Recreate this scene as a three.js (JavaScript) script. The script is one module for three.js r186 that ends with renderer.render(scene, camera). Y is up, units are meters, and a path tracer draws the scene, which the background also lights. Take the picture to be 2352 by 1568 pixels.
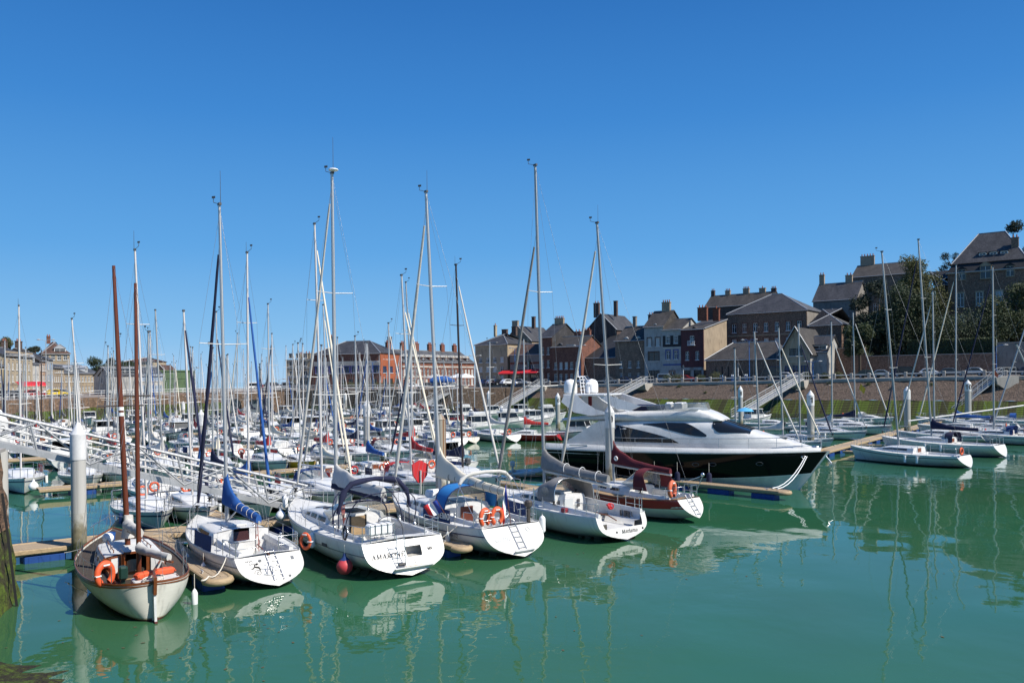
import * as THREE from 'three';
import { mergeGeometries } from 'three/addons/utils/BufferGeometryUtils.js';
import { FontLoader } from 'three/addons/loaders/FontLoader.js';
import { TextGeometry } from 'three/addons/geometries/TextGeometry.js';

// ---------------------------------------------------------------- camera, sky, sun, exposure
const scene = new THREE.Scene();
const FOC = 1881.5, CX = 1176, CY = 870, EYE = 7.2, ROLL = 0.6 * Math.PI / 180;
const camera = new THREE.PerspectiveCamera(2 * Math.atan(CY / FOC) * 180 / Math.PI, 2352 / 1740, 0.3, 30000);
camera.position.set(0, EYE, 0);
camera.rotation.set(0, 0, -ROLL);
camera.setViewOffset(2352, 1740, 0, 0, 2352, 1568);
const renderer = new THREE.WebGLRenderer({ antialias: true });
renderer.toneMapping = THREE.LinearToneMapping;
renderer.toneMappingExposure = 1.28;
renderer.shadowMap.enabled = true;

const SUN_AZ = 27 * Math.PI / 180, SUN_EL = 46 * Math.PI / 180;
const sunDir = new THREE.Vector3(Math.cos(SUN_EL) * Math.cos(SUN_AZ), Math.sin(SUN_EL), Math.cos(SUN_EL) * Math.sin(SUN_AZ));
{
  const w = 512, h = 256, d = new Float32Array(w * h * 4);
  const stops = [[0, [0.40, 0.60, 0.82]], [0.05, [0.235, 0.50, 0.80]], [0.15, [0.115, 0.365, 0.74]], [0.30, [0.050, 0.235, 0.61]], [0.42, [0.030, 0.165, 0.49]], [1, [0.02, 0.115, 0.40]]];
  for (let j = 0; j < h; j++) {
    const el = ((j + 0.5) / h - 0.5) * Math.PI, e = Math.max(0, Math.sin(el));
    let k = 0; while (k < stops.length - 2 && e > stops[k + 1][0]) k++;
    const t = Math.min(1, Math.max(0, (e - stops[k][0]) / (stops[k + 1][0] - stops[k][0]))), a = stops[k][1], b = stops[k + 1][1];
    for (let i = 0; i < w; i++) { const o = (j * w + i) * 4; for (let c = 0; c < 3; c++) d[o + c] = (a[c] + (b[c] - a[c]) * t) * 0.83; d[o + 3] = 1; }
  }
  const sky = new THREE.DataTexture(d, w, h, THREE.RGBAFormat, THREE.FloatType);
  sky.mapping = THREE.EquirectangularReflectionMapping; sky.magFilter = sky.minFilter = THREE.LinearFilter; sky.needsUpdate = true;
  scene.background = sky; scene.environment = sky;
}
const sun = new THREE.DirectionalLight(new THREE.Color().setRGB(1, 0.945, 0.85), 5.0);
sun.position.copy(sunDir).multiplyScalar(300).add(new THREE.Vector3(0, 0, -90));
sun.target.position.set(0, 0, -90); scene.add(sun.target);
sun.castShadow = true; sun.shadow.mapSize.set(4096, 4096);
Object.assign(sun.shadow.camera, { left: -170, right: 170, top: 170, bottom: -170, near: 1, far: 700 });
scene.add(sun);

// ---------------------------------------------------------------- helpers
let seed = 12345;
const rnd = () => { seed = (seed * 1664525 + 1013904223) >>> 0; return seed / 4294967296; };
const rr = (a, b) => a + (b - a) * rnd();
const V = (x, y, z) => new THREE.Vector3(x, y, z);
const lerp = (a, b, t) => a + (b - a) * t, clamp = (x, a = 0, b = 1) => Math.min(b, Math.max(a, x));
const ss = (a, b, x) => { const t = clamp((x - a) / (b - a)); return t * t * (3 - 2 * t); };
// a survey point: a bearing from the tripod and a known depth or height give a place in metres
function ray(px, py) { const x = (px - CX) / FOC, y = (CY - py) / FOC, c = Math.cos(ROLL), s = Math.sin(ROLL); return V(x * c + y * s, -x * s + y * c, -1); }
function at(px, py, depth) { const r = ray(px, py); return V(r.x * depth, EYE + r.y * depth, -depth); }
function onPlane(px, py, h = 0) { const r = ray(px, py), t = (h - EYE) / r.y; return V(r.x * t, h, -t); }
const hAt = (px, py, depth) => EYE + ray(px, py).y * depth;

const used = new Map();
function numbered(n) { const k = used.get(n) || 0; used.set(n, k + 1); return k ? n + '_' + String(k).padStart(3, '0') : n; }
function tag(o, label, category, group) { o.userData.label = label; o.userData.category = category; if (group) o.userData.group = group; return o; }
function thing(name, label, category, pos = [0, 0, 0], turn = 0, group) {
  const o = new THREE.Group(); o.name = numbered(name); scene.add(o); o.position.set(...pos); o.rotation.y = turn; return tag(o, label, category, group);
}
function mesh(name, geo, mat, parent) { const m = new THREE.Mesh(geo, mat); m.name = name; m.castShadow = m.receiveShadow = true; parent.add(m); return m; }
function one(name, geo, mat, label, category, pos = [0, 0, 0], turn = 0, group) { const m = mesh(numbered(name), geo, mat, scene); m.position.set(...pos); m.rotation.y = turn; return tag(m, label, category, group); }
function struct(name, geo, mat, label) { const m = mesh(numbered(name), geo, mat, scene); m.userData.kind = 'structure'; if (label) m.userData.label = label; return m; }
function copy(o, label, group) { const c = o.clone(); c.name = numbered(o.name.replace(/_\d{3}$/, '')); c.userData = { ...o.userData }; scene.add(c); if (label) c.userData.label = label; if (group) c.userData.group = group; return c; }

function prep(g) { if (g.index) g = g.toNonIndexed(); for (const k of Object.keys(g.attributes)) if (!['position', 'normal', 'uv'].includes(k)) g.deleteAttribute(k); if (!g.attributes.normal) g.computeVertexNormals(); if (!g.attributes.uv) g.setAttribute('uv', new THREE.BufferAttribute(new Float32Array(g.attributes.position.count * 2), 2)); return g; }
function mg(list) { const l = list.flat(9).filter(Boolean).map(prep); return l.length === 1 ? l[0] : mergeGeometries(l); }
function box(w, h, d, x = 0, y = 0, z = 0, ry = 0, rz = 0, rx = 0) { const g = new THREE.BoxGeometry(w, h, d); if (rx) g.rotateX(rx); if (rz) g.rotateZ(rz); if (ry) g.rotateY(ry); g.translate(x, y, z); return g; }
function bevel(w, h, d, r, x = 0, y = 0, z = 0, ry = 0) { // a box with chamfered long edges, standing on y
  const s = new THREE.Shape(); s.moveTo(-w / 2 + r, 0); s.lineTo(w / 2 - r, 0); s.lineTo(w / 2, r); s.lineTo(w / 2, h - r); s.lineTo(w / 2 - r, h); s.lineTo(-w / 2 + r, h); s.lineTo(-w / 2, h - r); s.lineTo(-w / 2, r); s.closePath();
  const g = new THREE.ExtrudeGeometry(s, { depth: d - 2 * r, bevelEnabled: true, bevelThickness: r, bevelSize: r * 0.8, bevelSegments: 1, bevelOffset: -r * 0.8 });
  g.translate(0, 0, -d / 2 + r); if (ry) g.rotateY(ry); g.translate(x, y, z); return g;
}
const vec = (p) => Array.isArray(p) ? V(...p) : p;
function rod(a, b, r1, r2 = r1, seg = 6) {
  a = vec(a); b = vec(b); const d = b.clone().sub(a), l = d.length(), g = new THREE.CylinderGeometry(r2, r1, l, seg, 1);
  g.translate(0, l / 2, 0); g.applyQuaternion(new THREE.Quaternion().setFromUnitVectors(V(0, 1, 0), d.normalize())); g.translate(a.x, a.y, a.z); return g;
}
// surface through rows of points
function loft(rows, { closed = false, capA = false, capB = false } = {}) {
  const n = rows.length, m = rows[0].length, pos = [], uv = [], idx = []; let L = 0;
  for (let i = 0; i < n; i++) {
    if (i) L += rows[i][0].distanceTo(rows[i - 1][0]); let k = 0;
    for (let j = 0; j < m; j++) { if (j) k += rows[i][j].distanceTo(rows[i][j - 1]); const p = rows[i][j]; pos.push(p.x, p.y, p.z); uv.push(L, k); }
  }
  for (let i = 0; i < n - 1; i++) for (let j = 0; j < (closed ? m : m - 1); j++) { const a = i * m + j, b = i * m + (j + 1) % m, c = a + m, d = b + m; idx.push(a, c, b, b, c, d); }
  const cap = (r, flip) => { const c = V(0, 0, 0); rows[r].forEach((p) => c.add(p)); c.multiplyScalar(1 / m); const ci = pos.length / 3; pos.push(c.x, c.y, c.z); uv.push(0, 0); const st = pos.length / 3; rows[r].forEach((p) => { pos.push(p.x, p.y, p.z); uv.push(p.z, p.y); }); for (let j = 0; j < m; j++) { const a = st + j, b = st + (j + 1) % m; flip ? idx.push(ci, b, a) : idx.push(ci, a, b); } };
  if (capA) cap(0, false); if (capB) cap(n - 1, true);
  const g = new THREE.BufferGeometry(); g.setAttribute('position', new THREE.Float32BufferAttribute(pos, 3)); g.setAttribute('uv', new THREE.Float32BufferAttribute(uv, 2)); g.setIndex(idx); g.computeVertexNormals(); return g;
}
// tube along a path with a radius at each point; flat < 1 squeezes it sideways
function tube(pts, rad, seg = 6, { flat = 1, wob = 0, up = V(0, 1, 0) } = {}) {
  pts = pts.map(vec); const R = (i) => Array.isArray(rad) ? rad[i] : rad, rows = [];
  for (let i = 0; i < pts.length; i++) {
    const t = pts[Math.min(i + 1, pts.length - 1)].clone().sub(pts[Math.max(0, i - 1)]).normalize();
    let u = Math.abs(t.dot(up)) > 0.98 ? V(1, 0, 0) : up.clone(); u.addScaledVector(t, -u.dot(t)).normalize(); const w = t.clone().cross(u), row = [];
    for (let k = 0; k < seg; k++) { const a = k / seg * Math.PI * 2, q = R(i) * (1 + (wob ? rr(-wob, wob) : 0)); row.push(pts[i].clone().addScaledVector(u, Math.cos(a) * q).addScaledVector(w, Math.sin(a) * q * flat)); }
    rows.push(row);
  }
  return loft(rows, { closed: true, capA: true, capB: true });
}
function sag(a, b, drop, n = 6) { a = vec(a); b = vec(b); const o = []; for (let i = 0; i <= n; i++) { const t = i / n; o.push(a.clone().lerp(b, t).add(V(0, -drop * 4 * t * (1 - t), 0))); } return o; }
function torus(R, r, p, rx = 0, ry = 0, seg = 16, arc = Math.PI * 2) { const g = new THREE.TorusGeometry(R, r, 6, seg, arc); if (rx) g.rotateX(rx); if (ry) g.rotateY(ry); g.translate(...p); return g; }
function lathe(prof, seg = 12, p = [0, 0, 0]) { const g = new THREE.LatheGeometry(prof.map(([r, y]) => new THREE.Vector2(r, y)), seg); g.translate(...p); return g; }
function ball(r, p, sx = 1, sy = 1, sz = 1, n = 10) { const g = new THREE.SphereGeometry(r, n, Math.round(n * 0.7)); g.scale(sx, sy, sz); g.translate(...p); return g; }
function sheet(pts, thick = 0.02) { // flat polygon given in 3-D, thickened along its normal
  pts = pts.map(vec); const n = pts[1].clone().sub(pts[0]).cross(pts[2].clone().sub(pts[0])).normalize().multiplyScalar(thick / 2);
  const f = pts.map((p) => p.clone().add(n)), b = pts.map((p) => p.clone().sub(n)), pos = [], m = pts.length, tri = (a, c, d) => [a, c, d].forEach((p) => pos.push(p.x, p.y, p.z));
  for (let i = 1; i < m - 1; i++) { tri(f[0], f[i], f[i + 1]); tri(b[0], b[i + 1], b[i]); }
  for (let i = 0; i < m; i++) { const j = (i + 1) % m; tri(f[i], b[i], f[j]); tri(f[j], b[i], b[j]); }
  const g = new THREE.BufferGeometry(); g.setAttribute('position', new THREE.Float32BufferAttribute(pos, 3)); g.computeVertexNormals(); return uvm(g);
}
function extr(pts, depth, holes = []) { const s = new THREE.Shape(pts.map((p) => new THREE.Vector2(...p))); for (const h of holes) s.holes.push(new THREE.Path(h.map((p) => new THREE.Vector2(...p)))); return new THREE.ExtrudeGeometry(s, { depth, bevelEnabled: false }); }
function uvm(g, k = 1) { // uv in metres from the face's own direction
  g = g.index ? g.toNonIndexed() : g; const p = g.attributes.position, uv = new Float32Array(p.count * 2), a = V(), b = V(), c = V();
  for (let i = 0; i < p.count; i += 3) {
    a.fromBufferAttribute(p, i); b.fromBufferAttribute(p, i + 1).sub(a); c.fromBufferAttribute(p, i + 2).sub(a); b.cross(c); const x = Math.abs(b.x), y = Math.abs(b.y), z = Math.abs(b.z);
    for (let j = 0; j < 3; j++) { a.fromBufferAttribute(p, i + j); const q = (i + j) * 2; if (y > 1.6 * Math.max(x, z)) { uv[q] = a.x * k; uv[q + 1] = a.z * k; } else if (x > z) { uv[q] = a.z * k; uv[q + 1] = a.y * k; } else { uv[q] = a.x * k; uv[q + 1] = a.y * k; } }
  }
  g.setAttribute('uv', new THREE.BufferAttribute(uv, 2)); return g;
}

// ---------------------------------------------------------------- textures and materials
function grid(n, s) { let q = s; const r = () => { q = (q * 1664525 + 1013904223) >>> 0; return q / 4294967296; }; const a = new Float32Array(n * n); for (let i = 0; i < a.length; i++) a[i] = r(); return a; }
const grids = {};
function vn(u, v, n, s = 1) { // tileable value noise, n cells over the unit square
  const k = n + '_' + s, g = grids[k] || (grids[k] = grid(n, s * 7919 + n)); u = (u % 1 + 1) % 1 * n; v = (v % 1 + 1) % 1 * n; const i = Math.floor(u), j = Math.floor(v), x = u - i, y = v - j, a = x * x * (3 - 2 * x), b = y * y * (3 - 2 * y), I = (i + 1) % n, J = (j + 1) % n, ii = i % n, jj = j % n;
  return lerp(lerp(g[jj * n + ii], g[jj * n + I], a), lerp(g[J * n + ii], g[J * n + I], a), b);
}
const fbm = (u, v, n, o = 4, s = 1) => { let t = 0, a = 0.5, w = 0; for (let i = 0; i < o; i++) { t += a * vn(u, v, n << i, s + i); w += a; a *= 0.55; } return t / w; };
function tex(n, f, srgb = true, m = n) {
  const d = new Uint8Array(n * m * 4); for (let j = 0; j < m; j++) for (let i = 0; i < n; i++) { const c = f((i + 0.5) / n, (j + 0.5) / m), o = (j * n + i) * 4; for (let k = 0; k < 3; k++) d[o + k] = Math.round(255 * clamp(typeof c === 'number' ? c : c[k])); d[o + 3] = 255; }
  const t = new THREE.DataTexture(d, n, m); t.wrapS = t.wrapT = THREE.RepeatWrapping; t.magFilter = THREE.LinearFilter; t.minFilter = THREE.LinearMipmapLinearFilter; t.generateMipmaps = true; if (srgb) t.colorSpace = THREE.SRGBColorSpace; t.needsUpdate = true; return t;
}
function rep(t, a, b = a) { const c = t.clone(); c.repeat.set(a, b); c.needsUpdate = true; return c; }
const lin = (r, g, b) => new THREE.Color().setRGB(r, g, b);
function mat(c, rough = 0.6, extra = {}) { return new THREE.MeshStandardMaterial({ color: c instanceof THREE.Color ? c : new THREE.Color(c), roughness: rough, side: THREE.DoubleSide, ...extra }); }
const mottle = tex(256, (u, v) => { const a = fbm(u, v, 6, 5, 3), b = vn(u, v, 64, 9); const k = 0.86 + 0.14 * a - 0.05 * b; return [k, k, k]; });
const streak = tex(256, (u, v) => { const a = fbm(u, v, 3, 4, 5), b = fbm(u, v * 0.125, 32, 3, 6); const k = 0.9 + 0.1 * a - 0.09 * ss(0.55, 0.85, b); return [k, k * 0.992, k * 0.975]; });
const M = {
  gel: mat(lin(0.79, 0.785, 0.765), 0.28, { map: rep(mottle, 0.35) }),
  gelHull: mat(lin(0.79, 0.785, 0.765), 0.25, { map: rep(streak, 0.22, 0.35) }),
  gelOld: mat(lin(0.72, 0.70, 0.65), 0.4, { map: rep(mottle, 0.3) }),
  gelCream: mat(lin(0.70, 0.66, 0.55), 0.4, { map: rep(mottle, 0.3) }),
  deck: mat(lin(0.74, 0.735, 0.71), 0.62, { map: rep(mottle, 0.5) }),
  nonskid: mat(lin(0.62, 0.62, 0.60), 0.8, { map: rep(mottle, 0.6) }),
  gelGrey: mat(lin(0.5, 0.52, 0.52), 0.35),
  navyHull: mat(lin(0.012, 0.016, 0.035), 0.12),
  blackHull: new THREE.MeshPhysicalMaterial({ color: lin(0.006, 0.006, 0.008), roughness: 0.1, specularIntensity: 0.4, side: THREE.DoubleSide }),
  redHull: mat(lin(0.36, 0.018, 0.022), 0.25),
  burg: mat(lin(0.13, 0.012, 0.02), 0.85, { map: rep(mottle, 0.8) }),
  yellowHull: mat(lin(0.62, 0.36, 0.03), 0.3),
  paleGreen: mat(lin(0.33, 0.43, 0.39), 0.3),
  anti: mat(lin(0.10, 0.02, 0.018), 0.8), antiBlack: mat(lin(0.012, 0.013, 0.016), 0.7), antiBlue: mat(lin(0.02, 0.05, 0.16), 0.7),
  stripeB: mat(lin(0.02, 0.03, 0.10), 0.4), stripeG: mat(lin(0.16, 0.17, 0.18), 0.4), stripeR: mat(lin(0.35, 0.03, 0.03), 0.4),
  glass: mat(lin(0.012, 0.014, 0.017), 0.06), pane: mat(lin(0.03, 0.035, 0.04), 0.08),
  smoke: new THREE.MeshPhysicalMaterial({ color: lin(0.55, 0.57, 0.56), roughness: 0.12, transmission: 0.75, thickness: 0, side: THREE.DoubleSide }),
  alu: mat(lin(0.56, 0.55, 0.535), 0.42, { metalness: 0.35 }), aluDull: mat(lin(0.38, 0.39, 0.39), 0.55, { metalness: 0.3 }), mastW: mat(lin(0.62, 0.585, 0.555), 0.45, { metalness: 0.1 }), mastDark: mat(lin(0.035, 0.024, 0.022), 0.45),
  steel: mat(lin(0.62, 0.62, 0.62), 0.22, { metalness: 0.9 }), wire: mat(lin(0.30, 0.31, 0.32), 0.4, { metalness: 0.6 }), rope: mat(lin(0.62, 0.58, 0.5), 0.95), ropeDark: mat(lin(0.05, 0.05, 0.07), 0.95), ropeRed: mat(lin(0.4, 0.12, 0.10), 0.95),
  black: mat(lin(0.015, 0.015, 0.016), 0.6), darkGrey: mat(lin(0.07, 0.07, 0.075), 0.6), white: mat(lin(0.8, 0.8, 0.79), 0.5), paintWhite: mat(lin(0.72, 0.72, 0.7), 0.6, { map: rep(mottle, 0.4) }), grey: mat(lin(0.33, 0.33, 0.33), 0.7),
  blue: mat(lin(0.015, 0.10, 0.36), 0.85, { map: rep(mottle, 0.9) }), navy: mat(lin(0.012, 0.016, 0.055), 0.9, { map: rep(mottle, 0.9) }), blueDk: mat(lin(0.012, 0.045, 0.17), 0.85, { map: rep(mottle, 0.9) }), sailGrey: mat(lin(0.27, 0.26, 0.25), 0.9, { map: rep(mottle, 0.7) }), sailWhite: mat(lin(0.66, 0.64, 0.6), 0.9, { map: rep(mottle, 0.7) }), red: mat(lin(0.5, 0.025, 0.02), 0.75, { map: rep(mottle, 0.8) }), cream: mat(lin(0.68, 0.62, 0.5), 0.85),
  orange: mat(lin(0.66, 0.10, 0.03), 0.6), brightRed: mat(lin(0.55, 0.02, 0.025), 0.6), green: mat(lin(0.02, 0.25, 0.14), 0.7), yellow: mat(lin(0.7, 0.42, 0.03), 0.7),
  floatBlue: mat(lin(0.012, 0.07, 0.30), 0.55, { map: rep(mottle, 0.7) }), floatDark: mat(lin(0.012, 0.022, 0.06), 0.6),
  skin: mat(lin(0.5, 0.3, 0.22), 0.7),
};
const woodTex = tex(256, (u, v) => { const g = fbm(u * 1, v, 24, 3, 11), l = fbm(u * 0.25, v, 4, 4, 12), a = 0.72 + 0.22 * g + 0.12 * (l - 0.5); return [a, a * 0.97, a * 0.92]; });
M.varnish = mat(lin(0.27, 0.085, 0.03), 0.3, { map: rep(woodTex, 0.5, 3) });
M.teak = mat(lin(0.5, 0.36, 0.21), 0.75, { map: rep(woodTex, 0.6, 2) });
M.deckWood = mat(lin(0.085, 0.07, 0.062), 0.85, { map: rep(woodTex, 0.6, 6) });
M.mastWood = mat(lin(0.20, 0.052, 0.022), 0.4, { map: rep(woodTex, 0.3, 4) });
M.plank = mat(lin(0.55, 0.45, 0.335), 0.85, { map: rep(woodTex, 1, 2) });
M.plankEdge = mat(lin(0.60, 0.47, 0.31), 0.7, { map: rep(woodTex, 0.7, 2) });
M.plankPaint = mat(lin(0.66, 0.65, 0.60), 0.45, { map: rep(streak, 0.25, 0.6), bumpMap: rep(tex(128, (u, v) => { const f = (v * 8) % 1; return f < 0.08 ? 0.3 : 0.7 + 0.1 * fbm(u, v, 16, 2, 8); }, false), 0.3, 1.1), bumpScale: 0.006 });
const font = await new FontLoader().loadAsync('fonts/droid/droid_sans_bold.typeface.json');
const fontSerif = await new FontLoader().loadAsync('fonts/droid/droid_serif_regular.typeface.json');
function text(str, size, f = font, shear = 0) { const g = new TextGeometry(str, { font: f, size, depth: 0.006, curveSegments: 3 }); g.computeBoundingBox(); const b = g.boundingBox; g.translate(-(b.max.x + b.min.x) / 2, -(b.max.y + b.min.y) / 2, 0); if (shear) g.applyMatrix4(new THREE.Matrix4().makeShear(0, 0, shear, 0, 0, 0)); return g; }
// put a geometry drawn in the x-y plane on a surface: centre p, its x axis along ux, its y axis near uy
function stick(g, p, ux, uy) { ux = vec(ux).clone().normalize(); uy = vec(uy).clone(); uy.addScaledVector(ux, -uy.dot(ux)).normalize(); g.applyMatrix4(new THREE.Matrix4().makeBasis(ux, uy, ux.clone().cross(uy)).setPosition(vec(p))); return g; }

// ---------------------------------------------------------------- water
{
  const rip = (u, v, n, s) => 1 - Math.abs(2 * vn(u, v, n, s) - 1);
  const waves = tex(1024, (u, v) => {
    const wu = u + 0.010 * vn(u, v, 9, 21), wv = v + 0.010 * vn(u, v, 9, 22), calm = ss(0.38, 0.72, fbm(u, v, 3, 2, 31));
    const long = vn(wu, wv, 14, 41) * 0.5 + vn(wu, wv, 24, 42) * 0.22, mid = vn(wu, wv, 56, 43) * 0.10 + vn(wu, wv, 88, 47) * 0.06, small = rip(wu, wv, 150, 44) * 0.034 + vn(wu, wv, 230, 45) * 0.018;
    return 0.05 + long + mid * (0.35 + 0.65 * calm) + small * (0.12 + 0.88 * calm);
  }, false);
  waves.repeat.set(1 / 34, 1 / 34);
  const murk = tex(256, (u, v) => { const a = fbm(u, v, 4, 5, 91) - 0.5, b = fbm(u, v, 5, 4, 95) - 0.5; return [0.86 + 0.30 * a, 0.88 + 0.16 * b, 0.88 + 0.2 * b - 0.08 * a]; }); murk.repeat.set(1 / 61, 1 / 61);
  const m = new THREE.MeshPhysicalMaterial({ color: lin(0.040, 0.140, 0.066), map: murk, roughness: 0.02, ior: 1.333, bumpMap: waves, bumpScale: 0.048, side: THREE.DoubleSide });
  const S = 9000, g = new THREE.PlaneGeometry(S, S, 1, 1); g.rotateX(-Math.PI / 2); const uv = g.attributes.uv; for (let i = 0; i < uv.count; i++) uv.setXY(i, uv.getX(i) * S, uv.getY(i) * S);
  const w = struct('water', g, m, 'calm green harbour water'); w.position.set(7, 0, -S / 2 + 60);
}

// ---------------------------------------------------------------- stone
const stoneTex = tex(512, (u, v) => { // rubble stone with mortar
  let best = 9, id = 0, sec = 9; const n = 22, U = u * n, W = v * n * 1.4; const i0 = Math.floor(U), j0 = Math.floor(W);
  for (let j = -1; j <= 1; j++) for (let i = -1; i <= 1; i++) { const a = ((i0 + i) % n + n) % n, nn = Math.round(n * 1.4), b = ((j0 + j) % nn + nn) % nn, q = Math.sin(a * 127.1 + b * 311.7) * 43758.5, fx = q - Math.floor(q), q2 = Math.sin(a * 269.5 + b * 183.3) * 43758.5, fy = q2 - Math.floor(q2), dx = i0 + i + 0.15 + 0.7 * fx - U, dy = j0 + j + 0.15 + 0.7 * fy - W, d = dx * dx + dy * dy; if (d < best) { sec = best; best = d; id = fx * 0.6 + fy * 0.4; } else if (d < sec) sec = d; }
  const edge = ss(0.02, 0.16, Math.sqrt(sec) - Math.sqrt(best)), f = fbm(u, v, 40, 2, 15), k = (0.35 + 0.65 * id) * (0.8 + 0.4 * f); return [lerp(0.62, 0.32 + 0.62 * k, edge), lerp(0.58, 0.28 + 0.57 * k, edge), lerp(0.53, 0.25 + 0.55 * k, edge)];
});
const stoneBump = tex(512, (u, v) => 0.6 * fbm(u, v, 34, 3, 16) + 0.4 * vn(u, v, 70, 17), false);
M.rubble = mat(lin(0.215, 0.19, 0.165), 0.95, { map: rep(stoneTex, 0.18), bumpMap: rep(stoneBump, 0.18), bumpScale: 0.12 });
M.rubbleDk = mat(lin(0.17, 0.15, 0.13), 0.95, { map: rep(stoneTex, 0.12), bumpMap: rep(stoneBump, 0.12), bumpScale: 0.1 });
M.quayStone = mat(lin(0.33, 0.26, 0.195), 0.95, { map: rep(stoneTex, 0.1), bumpMap: rep(stoneBump, 0.1), bumpScale: 0.1 });
const algaeTex = tex(512, (u, v) => { const a = fbm(u, v, 7, 5, 51), b = fbm(u, v, 40, 3, 52), k = ss(0.30, 0.62, a * 0.6 + b * 0.4); return [lerp(0.44, 0.66, k) * (0.7 + 0.5 * b), lerp(0.40, 0.84, k) * (0.7 + 0.5 * b), lerp(0.34, 0.28, k) * (0.7 + 0.5 * b)]; });
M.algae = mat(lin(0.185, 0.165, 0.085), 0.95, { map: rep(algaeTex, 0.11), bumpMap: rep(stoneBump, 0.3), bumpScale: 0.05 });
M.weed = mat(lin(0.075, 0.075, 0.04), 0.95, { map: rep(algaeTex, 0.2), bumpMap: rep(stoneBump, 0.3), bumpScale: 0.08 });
M.slipWeed = mat(lin(0.11, 0.105, 0.06), 0.9, { map: rep(algaeTex, 0.3), bumpMap: rep(stoneBump, 0.5), bumpScale: 0.06 });
M.coping = mat(lin(0.42, 0.39, 0.35), 0.9, { map: rep(mottle, 0.3) });
M.asphalt = mat(lin(0.085, 0.083, 0.08), 0.95, { map: rep(mottle, 0.2) });
M.paving = mat(lin(0.30, 0.25, 0.21), 0.95, { map: rep(mottle, 0.2) });
M.concrete = mat(lin(0.40, 0.38, 0.345), 0.92, { map: rep(streak, 0.1, 0.15) });

// right quay: its foot runs from QO along QA; QN points inland; its top slopes gently
const QO = V(66.3, 0, -126), QA = V(-0.8, 0, -0.6), QN = V(0.6, 0, -0.8);
const hq = (t) => lerp(6.85, 5.7, clamp(t / 82));
const Q = (t, o, h = hq(t)) => V(QO.x + QA.x * t + QN.x * o, h, QO.z + QA.z * t + QN.z * o);
function tq(px, o) { // distance along the quay at which a bearing crosses the line o metres inland
  const r = ray(px, CY), b = V(QO.x + QN.x * o, 0, QO.z + QN.z * o); return (b.x * r.z - b.z * r.x) / (QA.z * r.x - QA.x * r.z);
}
const depthQ = (px, o) => -Q(tq(px, o), o).z;
{
  const T0 = -60, T1 = 86, N = 74, rows = (prof) => { const out = []; for (let i = 0; i <= N; i++) { const t = lerp(T0, T1, i / N); out.push(prof(t).map(([o, h]) => Q(t, o, h))); } return out; };
  const wob = (t, k) => 0.05 * Math.sin(t * 1.7 + k) + 0.04 * Math.sin(t * 4.1 + 2 * k);
  // lower courses, each set back from the one below, with a shadow gap
  const steps = 9, g = [];
  for (let k = 0; k < steps; k++) { const h0 = 0.72 + k * 0.26, o0 = 1.0 + k * 0.34; g.push(loft(rows((t) => [[o0 + 0.1, h0 - 0.06], [o0 - 0.05 + wob(t, k) * 0.3, h0 - 0.02], [o0 - 0.03 + wob(t, k) * 0.3, h0 + 0.05], [o0 + 0.27 + wob(t, k) * 0.5, h0 + 0.24], [o0 + 0.42, h0 + 0.20]]))); }
  const emb = thing('stone_embankment', 'sloping rubble stone embankment below the quay road with green weedy lower courses', 'embankment');
  mesh('weed_foot', loft(rows((t) => [[-1.2, -0.8], [0.2 + wob(t, 1), 0.1], [0.95 + wob(t, 3), 0.75], [1.3, 0.76]])), M.weed, emb);
  g.forEach((q) => mesh('stone_course', q, M.algae, emb));
  mesh('rubble_slope', loft(rows((t) => { const H = hq(t) - 0.5, o = []; for (let k = 0; k <= 8; k++) { const f = k / 8; o.push([lerp(3.9, 8.3, f) + 0.12 * Math.sin(t * 0.9 + k * 2) , lerp(3.02, H, f) + 0.10 * Math.sin(t * 1.31 + k)]); } return o; })), M.rubble, emb);
  mesh('coping_band', loft(rows((t) => { const H = hq(t); return [[8.25, H - 0.62], [8.1, H - 0.55], [8.1, H - 0.08], [8.14, H], [9.2, H]]; })), M.coping, emb);
  // road and pavement behind the edge
  struct('quay_road', loft(rows((t) => [[9.15, hq(t) - 0.01], [11, hq(t) + 0.01], [24, hq(t) + 0.05], [24.01, hq(t) + 0.05]])), M.asphalt);
  struct('pavement', loft(rows((t) => [[24, hq(t) + 0.06], [24.02, hq(t) + 0.18], [46, hq(t) + 0.2]])), M.paving);
}
// ground behind the quays, one sheet per side, all of it above the water
const land = (pts, h, m, name) => { const s = new THREE.Shape(pts.map(([x, d]) => new THREE.Vector2(x, d))); const g = new THREE.ExtrudeGeometry(s, { depth: h + 1, bevelEnabled: false }); g.rotateX(-Math.PI / 2); g.translate(0, -1, 0); return struct(name, uvm(g), m); };
// hill behind the right quay
{
  const rows = []; for (let i = 0; i <= 40; i++) { const t = lerp(-90, 120, i / 40), r = []; for (let k = 0; k <= 14; k++) { const o = 40 + k * 9, base = hq(t), rise = ss(38, 80, o) * lerp(21, 1.5, ss(-30, 66, t)); r.push(Q(t, o, base + 0.1 + rise + (k > 2 ? 0.6 * Math.sin(i * 1.3 + k) : 0))); } rows.push(r); }
  struct('hillside', loft(rows), mat(lin(0.055, 0.07, 0.028), 0.95, { map: rep(algaeTex, 0.05) }), 'grassy hillside behind the quay houses');
}

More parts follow.
